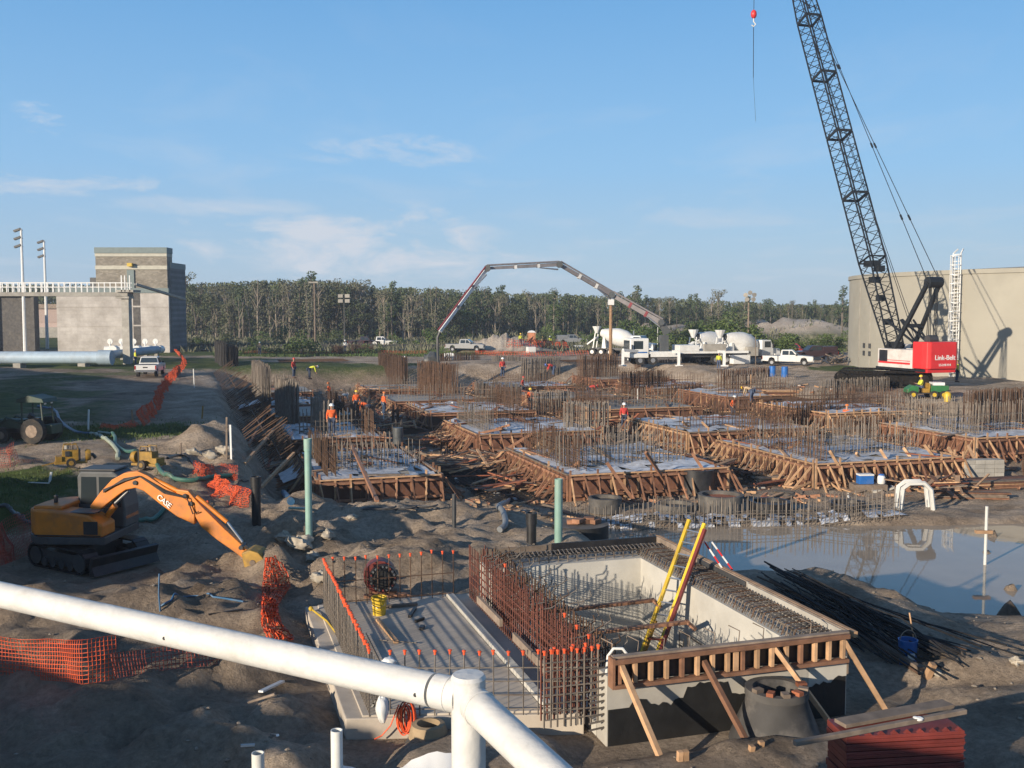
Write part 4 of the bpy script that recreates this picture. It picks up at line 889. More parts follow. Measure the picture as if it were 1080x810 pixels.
# ------------------------------------------------------------------ round pits along the pond's far shore
for i, px in enumerate([638, 680, 712, 742, 760, 812, 895]):
    dark = i in (1, 3); p = W(px, 538 if not dark else 527, -8.25); p.z = gz(p.x, p.y)
    zl = ['leftmost', 'second from the left', 'third from the left', 'fourth from the left', 'third from the right', 'second from the right', 'rightmost'][i]
    if dark: p += V((0, 1.6, 0))
    t = thing('pipe_stub', 'dark round pipe stub on the far pond shore, '+zl, 'pipe stub', p); r = [.7, .8, .8, .8, .95, .85, .8][i]; h = [.6, 1.0, .4, 1.05, .7, .45, .4][i]
    mb = MB(); mb.lathe([(r, 0), (r*.98, h*.5), (r, h), (r*.82, h), (r*.82, .2)], 20, cap=False); mb.build('ring', BLACK if dark or i > 4 else DKCONC, t, smooth=True)
    mb = MB(); mb.lathe([(.01, h-.16), (r*.84, h-.15)], 20, cap=False); mb.build('cover', REDWOOD if i in (4,) else DKGREY, t)
for i, (pa, pb) in enumerate([(604, 642), (642, 690), (690, 740), (745, 790), (792, 850), (850, 905), (905, 945)]):
    P = W(pa, 553-(pa-600)*.022, -8.25); Q = W(pb, 553-(pb-600)*.022, -8.25); P.z = gz(P.x, P.y)-.05; Q.z = gz(Q.x, Q.y)-.05
    rebar_mat(P, Q, 1.25, 'low grey bar fence along the far pond shore, %s section' % ORD[i].replace('nearest', 'first'), 'bar fences along the pond', sp=.17, rows=2, gap=.5, m=STEEL, split=True, ties=3, r=.016, uneven=.25)
mb = MB(); vs = []; fs = []
for i in range(60):
    for j in range(5):
        px = 600+i*6; p = W(px, 556-(px-600)*.024, -8.4); y = p.y-.3+j*.35; vs.append((p.x, y, gz(p.x, y)+.05+abs(R.gauss(0, .05))))
for i in range(59):
    for j in range(4):
        if R.random() < .55: a = i*5+j; fs.append((a, a+5, a+6, a+1))
mb.add(vs, fs); solo('torn_sheet', mb, TARP, 'torn white plastic strewn along the far pond shore', 'sheet', smooth=True)
# small site things
def cooler(p, rz):
    t = thing('cool_box', 'blue cool box with a white lid on the far pond shore', 'cool box', p, rz)
    mb = MB(); mb.bx(-.34, .34, -.2, .2, 0, .38); mb.build('body', BLUEP, t, bevel=.02); mb = MB(); mb.bx(-.35, .35, -.21, .21, .38, .46); mb.build('lid', WHITEP, t, bevel=.02)
p = G(912, 517); cooler(p+V((0, 0, .3)), .1); mb = MB(); mb.bx(-.6, .9, -.4, .4, 0, .3); o = mb.build('timber_platform', GREYWOOD, loc=p); tag(o, 'low grey timber platform under the cool box', 'platform')
t = thing('water_jug', 'round white water jug beside the blue cool box', 'jug', p+V((.75, 0, .3))); mb = MB(); mb.lathe([(.16, 0), (.18, .06), (.18, .3), (.13, .38)], 12); mb.build('body', WHITEP, t, smooth=True); mb = MB(); mb.lathe([(.14, .38), (.12, .44)], 12); mb.build('lid', BLUEP, t)
p = G(966, 538); t = thing('pipe_arch', 'white arched plastic pipes standing at the pond edge', 'frame', p)
for yy in (0, .5): mb = MB(); mb.tube([(-.65, yy, 0), (-.55, yy, .9), (-.3, yy, 1.1), (.3, yy, 1.12), (.6, yy, .85), (.72, yy, 0)], .1, 6); mb.build('arch', PVC, t, smooth=True)
p = G(1035, 507); t = thing('stacked_blocks', 'stack of pale grey blocks at the foot of the right front footing', 'block stack', p, .1)
for j in range(5):
    for i in range(4): mb = MB(); mb.bx(-1+i*.5, -.53+i*.5+R.uniform(0, .02), -.3, .3, j*.21, j*.21+.2); mb.build('block', CONC, t)
for i, (px, py, c, lab) in enumerate([(413, 475, BLUEP, 'blue drum standing behind the front left footing')]):
    p = W(px, py, -7.2); t = thing('drum', lab, 'drum', p+V((0, 3, -.05))); mb = MB(); mb.lathe([(.28, 0), (.29, .3), (.27, .32), (.29, .6), (.28, .88)], 14); mb.build('body', CABG, t, smooth=True)
# ================================================================== vehicles and machines
R.seed(5)
def wheel(parent, x, y, r, w=.25, rim=CHROME, name='wheel'):
    mb = MB(); mb.cyl((x, y-w/2, r), (x, y+w/2, r), r, None, 14); o = mb.build(name, TYRE, parent, smooth=True)
    mb = MB(); s = 1 if y > 0 else -1; mb.cyl((x, y+s*(w/2-.03), r), (x, y+s*(w/2+.015), r), r*.55, r*.5, 10); mb.build('rim', rim, o)
    return o
LAMPR = mat('tail_lamp', (.4, .02, .02), .3); LAMPW = mat('head_lamp', (.7, .7, .65), .2)
def pickup(loc, rz, paint, label, rack=False, cover=False, dark=False):
    t = thing('pickup_truck', label, 'pickup truck', loc, rz)     # faces +x, 5.5 m long
    prof = [(-2.75, .55), (-2.1, .5), (-2.0, .85), (-1.75, .95), (-1.45, .85), (-1.35, .5), (1.35, .45), (1.45, .85), (1.75, .95), (2.0, .85), (2.15, .5), (2.7, .5), (2.75, .75), (2.7, 1.05), (1.3, 1.15), (-.75, 1.12), (-2.75, 1.12)]
    mb = MB(); mb.prism(prof, -.93, .93); mb.build('body', paint, t, bevel=.04)
    mb = MB(); mb.bx(-2.66, -.85, -.8, .8, 1.11, 1.135); mb.build('bed_liner', BLACK, t)
    if cover: mb = MB(); mb.bx(-2.7, -.8, -.88, .88, 1.13, 1.7); mb.build('bed_cover', paint, t, bevel=.05)
    cab = [(-.8, 1.1), (-.68, 1.78), (.45, 1.8), (1.2, 1.12)]
    vs = []; 
    for (x, z) in cab:
        w = .9 if z < 1.3 else .72; vs += [(x, -w, z), (x, w, z)]
    mb = MB(); mb.add(vs, [(0, 1, 3, 2), (2, 3, 5, 4), (4, 5, 7, 6), (6, 7, 1, 0), (0, 2, 4, 6), (1, 7, 5, 3)]); mb.build('cab', paint, t, bevel=.03)
    mb = MB(); mb.add([(.54, -.66, 1.73), (.54, .66, 1.73), (1.14, .8, 1.2), (1.14, -.8, 1.2)], [(0, 1, 2, 3)]); mb.xf(M.Translation((.02, 0, .02))); mb.build('windscreen', GLASS, t)
    mb = MB(); mb.add([(-.785, -.78, 1.25), (-.785, .78, 1.25), (-.71, .66, 1.7), (-.71, -.66, 1.7)], [(0, 1, 2, 3)]); mb.xf(M.Translation((-.02, 0, 0))); mb.build('rear_window', GLASS, t)
    for s in (-1, 1):
        for a, b in ((-.6, .1), (.17, .85)):
            def yy(z): return s*(.9-(z-1.12)/.68*.18+.012)
            zt = 1.68; mb = MB(); mb.add([(a, yy(1.22), 1.22), (b, yy(1.22), 1.22), (min(b, .45) if b > .5 else b, yy(zt), zt), (a+.03, yy(zt), zt)], [(0, 1, 2, 3)]); mb.build('side_window', GLASS, t)
        mb = MB(); mb.bx(-2.775, -2.74, s*.9-.07, s*.9+.03 if s < 0 else s*.9+.03, .72, 1.05); mb.build('tail_light', LAMPR, t)
        mb = MB(); mb.bx(2.7, 2.76, s*.72-.14, s*.72+.14, .78, .98); mb.build('headlight', LAMPW, t)
        mb = MB(); mb.bx(.85, 1.0, s*1.0-.08, s*1.0+.08, 1.15, 1.35); mb.build('mirror', BLACK, t)
        for x in (-1.72, 1.78): wheel(t, x, s*.8, .37)
    mb = MB(); mb.bx(2.7, 2.82, -.85, .85, .45, .65); mb.build('front_bumper', CHROME, t); mb = MB(); mb.bx(-2.88, -2.74, -.85, .85, .48, .68); mb.build('rear_bumper', CHROME, t)
    mb = MB(); mb.bx(2.72, 2.77, -.5, .5, .72, 1.0); mb.build('grille', BLACK, t); mb = MB(); mb.bx(-2.77, -2.75, -.2, .2, .85, .95); mb.build('tailgate_handle', BLACK, t)
    if rack:
        for x in (-2.5, -.9):
            mb = MB(); mb.tube([(x, -.85, 1.1), (x, -.85, 1.95), (x, .85, 1.95), (x, .85, 1.1)], .03, 5); mb.build('rack_hoop', CHROME, t)
    return t
WP = mat('car_white', (.72, .72, .70), .3, 0, .04, 2, dirt=(.4, .36, .3), dirtamt=.3, coat=.4); SP = mat('car_silver', (.40, .40, .40), .35, .3, .05, coat=.4); DP = mat('car_dark', (.05, .03, .035), .35, 0, .1, coat=.3); RP = mat('car_red', (.28, .03, .03), .35, 0, .1, coat=.3)
pickup(G(159, 396), rad(118)-.32, WP, 'white pickup parked on the road in front of the walkway column')
pickup(G(491, 371), rad(-8), SP, 'silver pickup at the edge of the pit left of the sand heap')
pickup(G(603, 363.5), rad(8), mat('car_grey', (.28, .29, .3), .35, .2, .05), 'grey covered pickup near the portable toilet', cover=True)
pickup(G(831, 386), rad(-18), WP, 'white pickup with a headboard right of the blue drums', rack=False)
pickup(G(845, 378)+V((0, 4, 0)), rad(-10), RP, 'red pickup half hidden behind the white one by the drums')
pickup(G(866, 381)+V((0, 3, 0)), rad(190), DP, 'dark pickup between the red one and the crane', cover=True)
for i, px in enumerate([385, 402]): pickup(Gd(px, 172), 0, WP if i else DP, ['dark parked pickup', 'white parked pickup'][i]+' behind the fence before the trees')
# junk behind the cars
for i, (px, py) in enumerate([(882, 384), (888, 386), (893, 384)]):
    p = G(px, py)+V((0, 2, 0)); t = thing('scrap_pile', 'dark pile of scrap timber left of the crane tracks, %s' % ['left heap', 'middle heap', 'right heap'][i], 'scrap', p)
    for j in range(14): mb = MB(); mb.box((R.uniform(-1.2, 1.2), R.uniform(-.6, .6), R.uniform(.1, .8)), (R.uniform(.6, 2), .2, .1), Euler((R.uniform(-.5, .5), R.uniform(-.5, .5), R.uniform(0, 3))).to_matrix()); mb.build('plank', R.choice([DKGREY, GREYWOOD, DKGREY]), t)
def drum_geo(t, y=0, x0=0, z0=0, tilt=.24, L_=4.2, flip=False):
    Mx = M.Translation((x0, y, z0)) @ M.Rotation(-math.pi/2+tilt, 4, 'Y')        # axis toward -x and up
    prof = [(.35, -.3), (.75, -.25), (1.15, .7), (1.2, 1.7), (1.12, 2.2), (.62, 3.9), (.5, 4.1), (.5, 4.2)]
    mb = MB(); mb.lathe([(r*1.0, z) for r, z in prof], 20, Mx); d = mb.build('drum', WHITEP, t, smooth=True)
    mb = MB(); mb.lathe([(.4, 4.2), (.42, 4.28), (.3, 4.28), (.28, 4.2)], 14, Mx); mb.build('drum_mouth', DKGREY, d)
    return Mx
def mixer(loc, rz, label):
    t = thing('mixer_truck', label, 'mixer truck', loc, rz)      # faces +x, cab at +x
    mb = MB(); mb.bx(-4.4, 4.2, -.42, .42, .75, 1.05); mb.build('chassis', DKGREY, t)
    mb = MB(); mb.prism([(1.7, .9), (1.7, 2.75), (3.05, 2.75), (3.45, 1.95), (3.5, .9)], -1.1, 1.1); mb.build('cab', WHITEP, t, bevel=.06)
    mb = MB(); mb.prism([(3.4, .7), (3.4, 1.85), (4.75, 1.7), (4.85, .7)], -.85, .85); mb.build('hood', WHITEP, t, bevel=.08)
    mb = MB(); mb.bx(4.84, 4.9, -.5, .5, .85, 1.6); mb.build('grille', DKGREY, t)
    mb = MB(); mb.bx(4.7, 5.0, -1.15, 1.15, .45, .7); mb.build('bumper', CHROME, t)
    mb = MB(); mb.add([(3.1, -.95, 2.68), (3.1, .95, 2.68), (3.46, 1.0, 1.98), (3.46, -1.0, 1.98)], [(0, 1, 2, 3)]); mb.xf(M.Translation((.03, 0, .01))); mb.build('windscreen', GLASS, t)
    for s in (-1, 1):
        mb = MB(); mb.bx(2.1, 3.0, s*1.11-.01, s*1.11+.01, 1.9, 2.6); mb.build('side_window', GLASS, t)
        mb = MB(); mb.bx(3.6, 4.9, s*.85, s*1.2, .95, 1.15); mb.build('fender', WHITEP, t); mb = MB(); mb.bx(4.8, 4.9, s*.95-.12, s*.95+.12, .9, 1.1); mb.build('headlight', LAMPW, t)
        for x in (4.1, -1.2, -2.5, -3.8): wheel(t, x, s*1.0, .52, .35)
        mb = MB(); mb.bx(3.2, 3.3, s*1.3-.1, s*1.3+.1, 1.8, 2.4); mb.build('mirror', BLACK, t)
    drum_geo(t, 0, 1.2, 2.1)
    for x, h in ((1.1, 2.0), (-2.3, 2.5)): mb = MB(); mb.prism([(x-.3, 1.0), (x+.3, 1.0), (x+.12, h), (x-.12, h)], -.7, .7); mb.build('drum_stand', WHITEP, t)
    mb = MB(); mb.lathe([(.2, 0), (.6, .9), (.62, .95)], 10, M.Translation((-3.6, 0, 3.0))); mb.build('hopper', WHITEP, t)
    mb = MB(); mb.beam((-3.5, 0, 2.5), (-5.0, .2, 1.5), .5, .18); mb.build('chute', WHITEP, t)
    for s in (-1, 1): mb = MB(); mb.beam((-3.9, s*.6, 1.0), (-3.6, s*.5, 3.1), .12); mb.build('hopper_frame', WHITEP, t)
    mb = MB(); mb.cyl((1.5, .6, 1), (1.5, .6, 3.4), .09, None, 8); mb.build('exhaust', CHROME, t)
    return t
mixer(G(658, 376.5)+V((0, 3, 0)), rad(-28), 'white mixer truck facing right behind the pump truck cab')
mixer(Gd(753, 121), rad(38), 'white mixer truck with its mouth toward the viewer, left one behind the pump')
mixer(Gd(785, 119), rad(28), 'white mixer truck with its mouth toward the viewer, right one by the pump')
# ---------------- concrete pump
def pump():
    y0 = 116; base = Gd(702, y0); t = thing('concrete_pump', 'white concrete pump truck with its jointed boom arched over the pit', 'pump truck', base)
    Bz = base; L = lambda px, py, y: D(px, py, y)-Bz
    ang = rad(12); Mx = M.Rotation(ang, 4, 'Z')
    def bb(nm, m, *a, bev=0): mb = MB(); mb.bx(*a); mb.xf(Mx); return mb.build(nm, m, t, bevel=bev)
    # chassis runs right, cab at the left end facing left
    bb('chassis', DKGREY, -2.2, 9.5, -.45, .45, .8, 1.15); bb('cab', WHITEP, -4.6, -2.4, -1.2, 1.2, .8, 3.0, bev=.1); bb('deck', WHITEP, -2.3, 9.6, -1.15, 1.15, 1.25, 1.5); bb('hopper', CONC, 9.6, 10.9, -.9, .9, .9, 1.9)
    bb('side_window', GLASS, -4.2, -3.1, -1.22, -1.19, 1.8, 2.7); bb('windscreen', GLASS, -4.63, -4.6, -1.0, 1.0, 1.7, 2.75); bb('stripe', BLUEP, -4.4, -2.6, -1.215, -1.19, 1.35, 1.5); bb('bumper', DKGREY, -4.75, -4.5, -1.2, 1.2, .45, .85)
    bb('headlight', LAMPW, -4.78, -4.74, -1.0, -.7, .55, .75); bb('mirror', BLACK, -4.5, -4.4, -1.45, -1.3, 1.7, 2.3)
    for x in (-3.4, -1.9, 5.6, 6.9): 
        for s in (-1, 1):
            o = wheel(t, 0, s*1.0, .52, .35); o.matrix_local = Mx @ M.Translation((x, 0, 0))
    bb('water_tank', WHITEP, 1.2, 3.6, -1.2, 1.2, 1.5, 2.2, bev=.05); bb('tool_box', CONC, 4.2, 6.8, -1.2, -.7, 1.5, 2.3)
    bb('turret', CABG, -.7, .2, -.45, .45, 1.5, 3.3); bb('front_cover', WHITEP, -2.2, 1.2, -1.22, -1.18, .9, 1.25)
    for i, (px, py, px2, py2) in enumerate([(676, 372, 657, 372), (710, 372, 716, 371), (758, 366, 764, 367)]):
        y1 = y0-1.5; a = L(px, py-5 if i != 0 else py-7, y1); b = L(px2, py2-6 if i else 366, y0-3.2-i*.2)
        a.z = 1.5; b.z = 1.55+.2*(i == 0)
        mb = MB(); mb.beam(a, b, .28, .32); o = mb.build('outrigger', WHITEP, t); mb = MB(); mb.beam(b, V((b.x, b.y, .12)), .28); mb.bx(b.x-.4, b.x+.4, b.y-.4, b.y+.4, -.02, .12); mb.build('outrigger_leg', WHITEP, o)
    # boom
    pts = [L(704, 352, y0), L(697, 340, y0), L(645, 311, y0+1), L(590, 279, y0-1), L(514, 283, y0-4), L(464, 350, y0-7)]
    T = [(0, 1), (1, 2), (2, 3), (3, 4), (4, 5)]
    for i, (a, b) in enumerate(T):
        w = [.9, .58, .5, .4, .34][i]; mb = MB(); A, B_ = pts[a], pts[b]
        x, yv = mb.frame(A, B_); n = 6; vs = []
        for c, ww in ((A, w), (B_, w*.75)):
            for q, r in ((-1, -1), (1, -1), (1, 1), (-1, 1)): vs.append(c+x*q*.2+yv*r*ww/2)
        mb.add(vs, [(3, 2, 1, 0), (4, 5, 6, 7), (0, 1, 5, 4), (1, 2, 6, 5), (2, 3, 7, 6), (3, 0, 4, 7)])
        o = mb.build('boom_section', [CABG, BOOMG, BOOMG, BOOMG, WHITEP][i], t, bevel=.03)
        if i:
            mb = MB(); off = yv*(w*.5+.12)*(1 if yv.z > 0 else -1) if i < 4 else -x*.0+yv*(w*.5+.1)*(1 if yv.x < 0 else -1)
            mb.cyl(A+off+V((0, -.3, 0)), B_+off+V((0, -.3, 0)), .1, None, 8); mb.build('delivery_pipe', BOOMR if i == 4 else BOOMG, t)
            mb = MB(); mb.cyl(A+V((0, -.5, 0)), A+V((0, .5, 0)), .36, None, 10); mb.build('joint', CABG, o)
        d = (B_-A)
        if i > 0:
            mb = MB(); mb.cyl(A+d*.02+V((0, -.28, -.55)), A+d*.28+V((0, -.28, -.25)), .1, .07, 6); mb.build('ram', CHROME, o)
        for k in ((.3, .62) if i else ()): mb = MB(); mb.box(A+d*k, (.3, .5, w*1.12), d.to_track_quat('X', 'Z').to_matrix()); mb.build('clamp', [BOOMR, BOOMR, WHITEP, WHITEP, BOOMG][i], o)
    mb = MB(); e = pts[5]; mb.tube([e, e+V((-.25, 0, -.6)), e+V((-.25, 0, -2)), e+V((-.2, .1, -3.6))], .15, 8); mb.build('end_hose', DKGREY, t, smooth=True)
pump()
# ---------------- crawler crane
def crane():
    y0 = 82; cx = (954-540)/F*y0; base = V((cx, y0, gz(cx, y0))); base.z += .08
    t = thing('crawler_crane', 'red and white crawler crane with a long black lattice boom beside the reservoir', 'crane', base)
    hd = V((-.3, .954, 0)).normalized(); sd = V((hd.y, -hd.x, 0))            # heading, right side
    Mu = M(((hd.x, -sd.x, 0, 0), (hd.y, -sd.y, 0, 0), (0, 0, 1, 0), (0, 0, 0, 1)))    # x forward, y left, z up
    at_ = rad(158); Mt = M.Rotation(at_, 4, 'Z')
    # tracks turned on their own
    tc_ = M.Translation((-1.6, 0, 0))
    for s in (-1, 1):
        mb = MB(); n = 44; L_, r = 3.0, .55; per = 4*L_+2*math.pi*r
        for i in range(n):
            q = per*i/n
            if q < 2*L_: p = (-L_+q, 0); a = 0
            elif q < 2*L_+math.pi*r: f = (q-2*L_)/r; p = (L_+r*math.sin(f), r-r*math.cos(f)); a = -f
            elif q < 4*L_+math.pi*r: p = (L_-(q-2*L_-math.pi*r), 2*r); a = math.pi
            else: f = (q-4*L_-math.pi*r)/r; p = (-L_-r*math.sin(f), r+r*math.cos(f)); a = math.pi-f
            mb.box((p[0], s*2.1, p[1]+.04), (per/n*.93, .95, .15), Euler((0, a, 0)).to_matrix())
        mb.xf(tc_ @ Mt); tr = mb.build('track', TRK, t)
        mb = MB(); mb.bx(-L_, L_, s*2.1-.34, s*2.1+.34, .2, .9); mb.xf(tc_ @ Mt); mb.build('track_frame', TRK, tr)
        for i in range(8):
            mb = MB(); x = -L_+i*2*L_/7; rr = .46 if i in (0, 7) else .24; zc = .55 if i in (0, 7) else .3; mb.cyl((x, s*2.1-.44, zc), (x, s*2.1+.44, zc), rr, None, 12); mb.xf(tc_ @ Mt); mb.build('roller', TRK, tr)
    mb = MB(); mb.bx(-1.4, 1.4, -2, 2, .4, 1.0); mb.cyl((0, 0, 1), (0, 0, 1.45), 1.1, None, 20); mb.xf(M.Translation((0, 0, 0)) @ Mt); mb.build('car_body', TRK, t)
    U = M.Translation((0, 0, 0)) @ Mu
    def ub(nm, m, *a, bev=.03): mb = MB(); mb.bx(*a); mb.xf(U); return mb.build(nm, m, t, bevel=bev)
    ub('turntable_frame', CRBLK, -4.1, 1.7, -1.4, 1.4, 1.25, 1.45)
    ub('engine_house', CRWHT, -2.9, 1.2, .55, 1.6, 1.45, 2.9); ub('engine_house', CRWHT, -2.9, .9, -1.6, -.55, 1.45, 2.9); ub('deck', CRBLK, -2.9, 1.7, -.6, .6, 1.45, 1.7)
    ub('side_stripe', CRRED, -2.7, 1.1, 1.59, 1.615, 1.75, 1.9, bev=0); ub('side_stripe', CRRED, -2.7, 1.1, 1.59, 1.612, 2.0, 2.05, bev=0)
    ub('cab', CRWHT, .9, 2.4, -1.65, -.75, 1.35, 3.2); ub('cab_window', GLASS, 1.1, 2.3, -1.67, -1.64, 2.1, 3.0, bev=0); ub('cab_window', GLASS, 2.39, 2.42, -1.5, -.9, 1.8, 3.0, bev=0); ub('engine_door', BLACK, .0, 1.0, 1.595, 1.62, 1.9, 2.8, bev=0)
    # counterweight with rounded rear
    mb = MB(); prof = [(-2.9, 1.55), (-2.9, -1.55), (-3.9, -1.53), (-4.35, -1.4), (-4.5, -1.15), (-4.5, 1.15), (-4.35, 1.4), (-3.9, 1.53)]
    mb.prism(prof, 1.5, 3.55, 'z'); mb.xf(U); cw = mb.build('counterweight', CRRED, t, bevel=.05)
    mb = MB(); mb.prism([(x*1.004, y*1.02) for x, y in prof], 2.38, 2.43, 'z'); mb.xf(U); mb.build('seam', CRBLK, cw) if False else None
    ub('lower_weight', CRRED, -4.3, -2.9, -1.3, 1.3, 1.2, 1.5)
    Rr = U @ M.Translation((-4.515, 0, 2.35)) @ M(((0, 0, -1, 0), (-1, 0, 0, 0), (0, 1, 0, 0), (0, 0, 0, 1)))
    text('Link-Belt', .52, WHITEP, cw, Rr @ M.Translation((.12, 0, 0)), .01); text('LS-218 H II', .24, WHITEP, cw, Rr @ M.Translation((.12, -.55, 0)), .01)
    # winch and gantry
    for x in (-.4, -1.9): mb = MB(); mb.cyl((x, -.55, 2.2), (x, .55, 2.2), .5, None, 14); mb.xf(U); mb.build('winch_drum', CRBLK, t)
    P = lambda x, y, z: U @ V((x, y, z))
    foot = (.9, 2.3)      # x, z of the boom hinge
    mt = (-3.2, 8.1)      # mast top
    for s in (-1, 1):
        mb = MB(); mb.beam(P(foot[0]-.4, s*.95, foot[1]), P(mt[0], s*.55, mt[1]), .24, .3); mb.build('mast_leg', CRBLK, t)
        mb = MB(); mb.beam(P(-2.9, s*.6, 2.9), P(1.4, s*.8, 6.6-1.4), .14); mb.build('gantry_strut', CRBLK, t); mb = MB(); mb.beam(P(-2.6, s*.6, 2.9), P(-.2, s*.6, 5.2), .12); mb.build('gantry_strut', CRBLK, t)
        for q in (-.2, .2, 0): mb = MB(); mb.beam(P(mt[0], s*.3+q*.4, mt[1]), P(-3.1+q, s*.3, 3.7), .05); mb.build('boom_hoist_rope', CRBLK, t)
    for f in (.42, .97): mb = MB(); x = foot[0]-.4+(mt[0]-foot[0]+.4)*f; z = foot[1]+(mt[1]-foot[1])*f; mb.beam(P(x, -.75, z), P(x, .75, z), .3); mb.build('mast_crosspiece', CRBLK, t)
    mb = MB(); mb.cyl(P(mt[0], -.6, mt[1]), P(mt[0], .6, mt[1]), .42, None, 12); mb.bx(0, 0, 0, 0, 0, 0); mb.build('sheave_block', CRBLK, t)
    mb = MB(); mb.cyl(P(-3.1, -.4, 3.7), P(-3.1, .4, 3.7), .35, None, 12); mb.build('lower_sheaves', DKGREY, t)
    # boom: the hinge at px 950, direction leaning left 14.6 degrees in the view
    F0 = P(foot[0], 0, foot[1]); el = rad(66); dr = hd*math.cos(el)+V((0, 0, math.sin(el))); up2 = dr.cross(sd).normalized()
    BL = 41.5
    def sec(a, b, wa, ha, wb, hb, n, m=CRBLK):
        o = MB(); cr = [(-1, -1), (1, -1), (1, 1), (-1, 1)]
        def pt(f, c): w = wa+(wb-wa)*f; h = ha+(hb-ha)*f; return F0+dr*(a+(b-a)*f)+sd*c[0]*w/2+up2*c[1]*h/2
        for c in cr: o.beam(pt(0, c), pt(1, c), .1)
        for i in range(n):
            f0, f1 = i/n, (i+1)/n
            for k in range(4):
                c0, c1 = cr[k], cr[(k+1) % 4]
                fm_ = (f0+f1)/2; o.beam(pt(f0, c0), pt(fm_, c1), .048); o.beam(pt(fm_, c1), pt(f1, c0), .048)
        for k in range(4):
            for f in (0, 1): o.beam(pt(f, cr[k]), pt(f, cr[(k+1) % 4]), .11)
        return o.build('boom_section', m, t)
    W2 = 1.55
    sec(.6, 8.6, 1.5, .35, W2, W2, 7)
    for k in range(4): sec(8.6+k*6.1, 8.6+(k+1)*6.1-.12, W2, W2, W2, W2, 5)
    sec(33.0, 42.5, W2, W2, .95, .7, 8)
    # dark working platform and sheaves low on the boom
    for a, zz, w_ in ((6.9, .3, .8), (8.3, .1, 1.5), (7.5, -.6, .7), (5.2, .2, .4), (3.0, .1, .4), (.9, -.1, 1.1)):
        mb = MB(); mb.box(F0+dr*a+up2*zz, (w_, .6, .5), hd.to_track_quat('X', 'Z').to_matrix()); mb.build('sheave_frame', CRBLK, t)
    for s in (-1, 1): mb = MB(); mb.beam(F0+sd*s*.75, F0+dr*.9+sd*s*.75, .25); mb.build('boom_foot', CRBLK, t)
    tip = F0+dr*42.6; 
    for s in (-1, 1):
        a = P(mt[0], s*.55, mt[1]); b = F0+dr*41+sd*s*.5+up2*(.5)
        mb = MB(); mb.beam(a, b, .04); mb.build('pendant', CRBLK, t)
        for k in (.16, .36, .6, .8): c = a+(b-a)*k; mb = MB(); mb.beam(c, c+(b-a).normalized()*.5, .11); mb.build('pendant_link', CRBLK, t)
    for q in (-.12, .12): mb = MB(); mb.beam(P(-1.9, q, 2.7), F0+dr*40+up2*(.9), .035); mb.build('hoist_rope', CRBLK, t)
    mb = MB(); mb.cyl(tip-sd*.5, tip+sd*.5, .55, None, 14); mb.build('tip_sheaves', CRBLK, t)
    # jib carrying the whip line
    r0 = ray(795, 15); yy = tip.y+base.y+.9; hk = D(795, 15, yy)-base; jt = V((hk.x, hk.y, tip.z+2.4))
    for s in (-1, 1): mb = MB(); mb.beam(tip+sd*s*.35, jt+sd*s*.1, .09); mb.build('jib_chord', CRBLK, t)
    mb = MB(); 
    for k in range(6): mb.beam(tip+(jt-tip)*k/6+sd*.3*(1-k/7), tip+(jt-tip)*(k+.5)/6-sd*.3*(1-k/7), .05)
    mb.build('jib_lacing', CRBLK, t)
    mb = MB(); mb.beam(jt, hk, .045); mb.build('whip_rope', CRBLK, t); mb = MB(); mb.ball(hk, (.3, .3, .42)); h = mb.build('hook_ball', CRRED, t, smooth=True)
    mb = MB(); mb.tube([hk+V((0, 0, -.4)), hk+V((0, 0, -.7)), hk+V((.2, 0, -.95)), hk+V((0, 0, -1.15)), hk+V((-.2, 0, -1))], .06, 6); mb.build('hook', WHITEP, h)
    mb = MB(); e = D(794.5, 82, yy)-base; mb.beam(hk+V((0, 0, -1)), e, .05); mb.build('tag_line', CRBLK, t); mb = MB(); e2 = D(797, 128, yy)-base; mb.beam(e, e2, .022); mb.build('tag_line', DKGREY, t)
crane()
# ---------------- utility vehicle
def gator():
    p = G(976, 420); t = thing('utility_vehicle', 'small green six-wheeled utility vehicle in front of the crane tracks', 'utility vehicle', p, rad(176))
    mb = MB(); mb.prism([(-1.4, .45), (-1.4, .95), (-.2, .95), (-.2, .5)], -.65, .65); mb.build('cargo_bed', GREENM, t, bevel=.02)
    mb = MB(); mb.prism([(.65, .4), (.6, .85), (1.0, .95), (1.4, .7), (1.42, .4)], -.5, .5); mb.build('front_body', GREENM, t, bevel=.04)
    mb = MB(); mb.bx(-.2, .7, -.55, .55, .35, .42); mb.build('floor', BLACK, t)
    for s in (-.28, .28): mb = MB(); mb.bx(-.15, .3, s-.2, s+.2, .42, .72); mb.bx(-.18, -.08, s-.2, s+.2, .7, 1.1); mb.build('seat', DIRTYEL, t, bevel=.03)
    for s in (-1, 1):
        for x in (-1.05, -.4, 1.05): wheel(t, x, s*.58, .29, .25, YEL)
    mb = MB(); mb.cyl((.6, -.28, .8), (.45, -.28, .98), .16, None, 12); mb.build('steering_wheel', BLACK, t)
    mb = MB(); mb.bx(-1.2, -.4, -.5, .4, .95, 1.15); mb.build('load', WHITEP, t)
gator()
p = G(999, 424); t = thing('fuel_can', 'yellow can standing right of the green utility vehicle', 'can', p); mb = MB(); mb.lathe([(.24, 0), (.25, .5), (.2, .62), (.08, .7)], 12); mb.build('body', YEL, t, smooth=True); mb = MB(); mb.cyl((0, 0, .7), (0, 0, .8), .07, None, 8); mb.build('cap', BLACK, t)
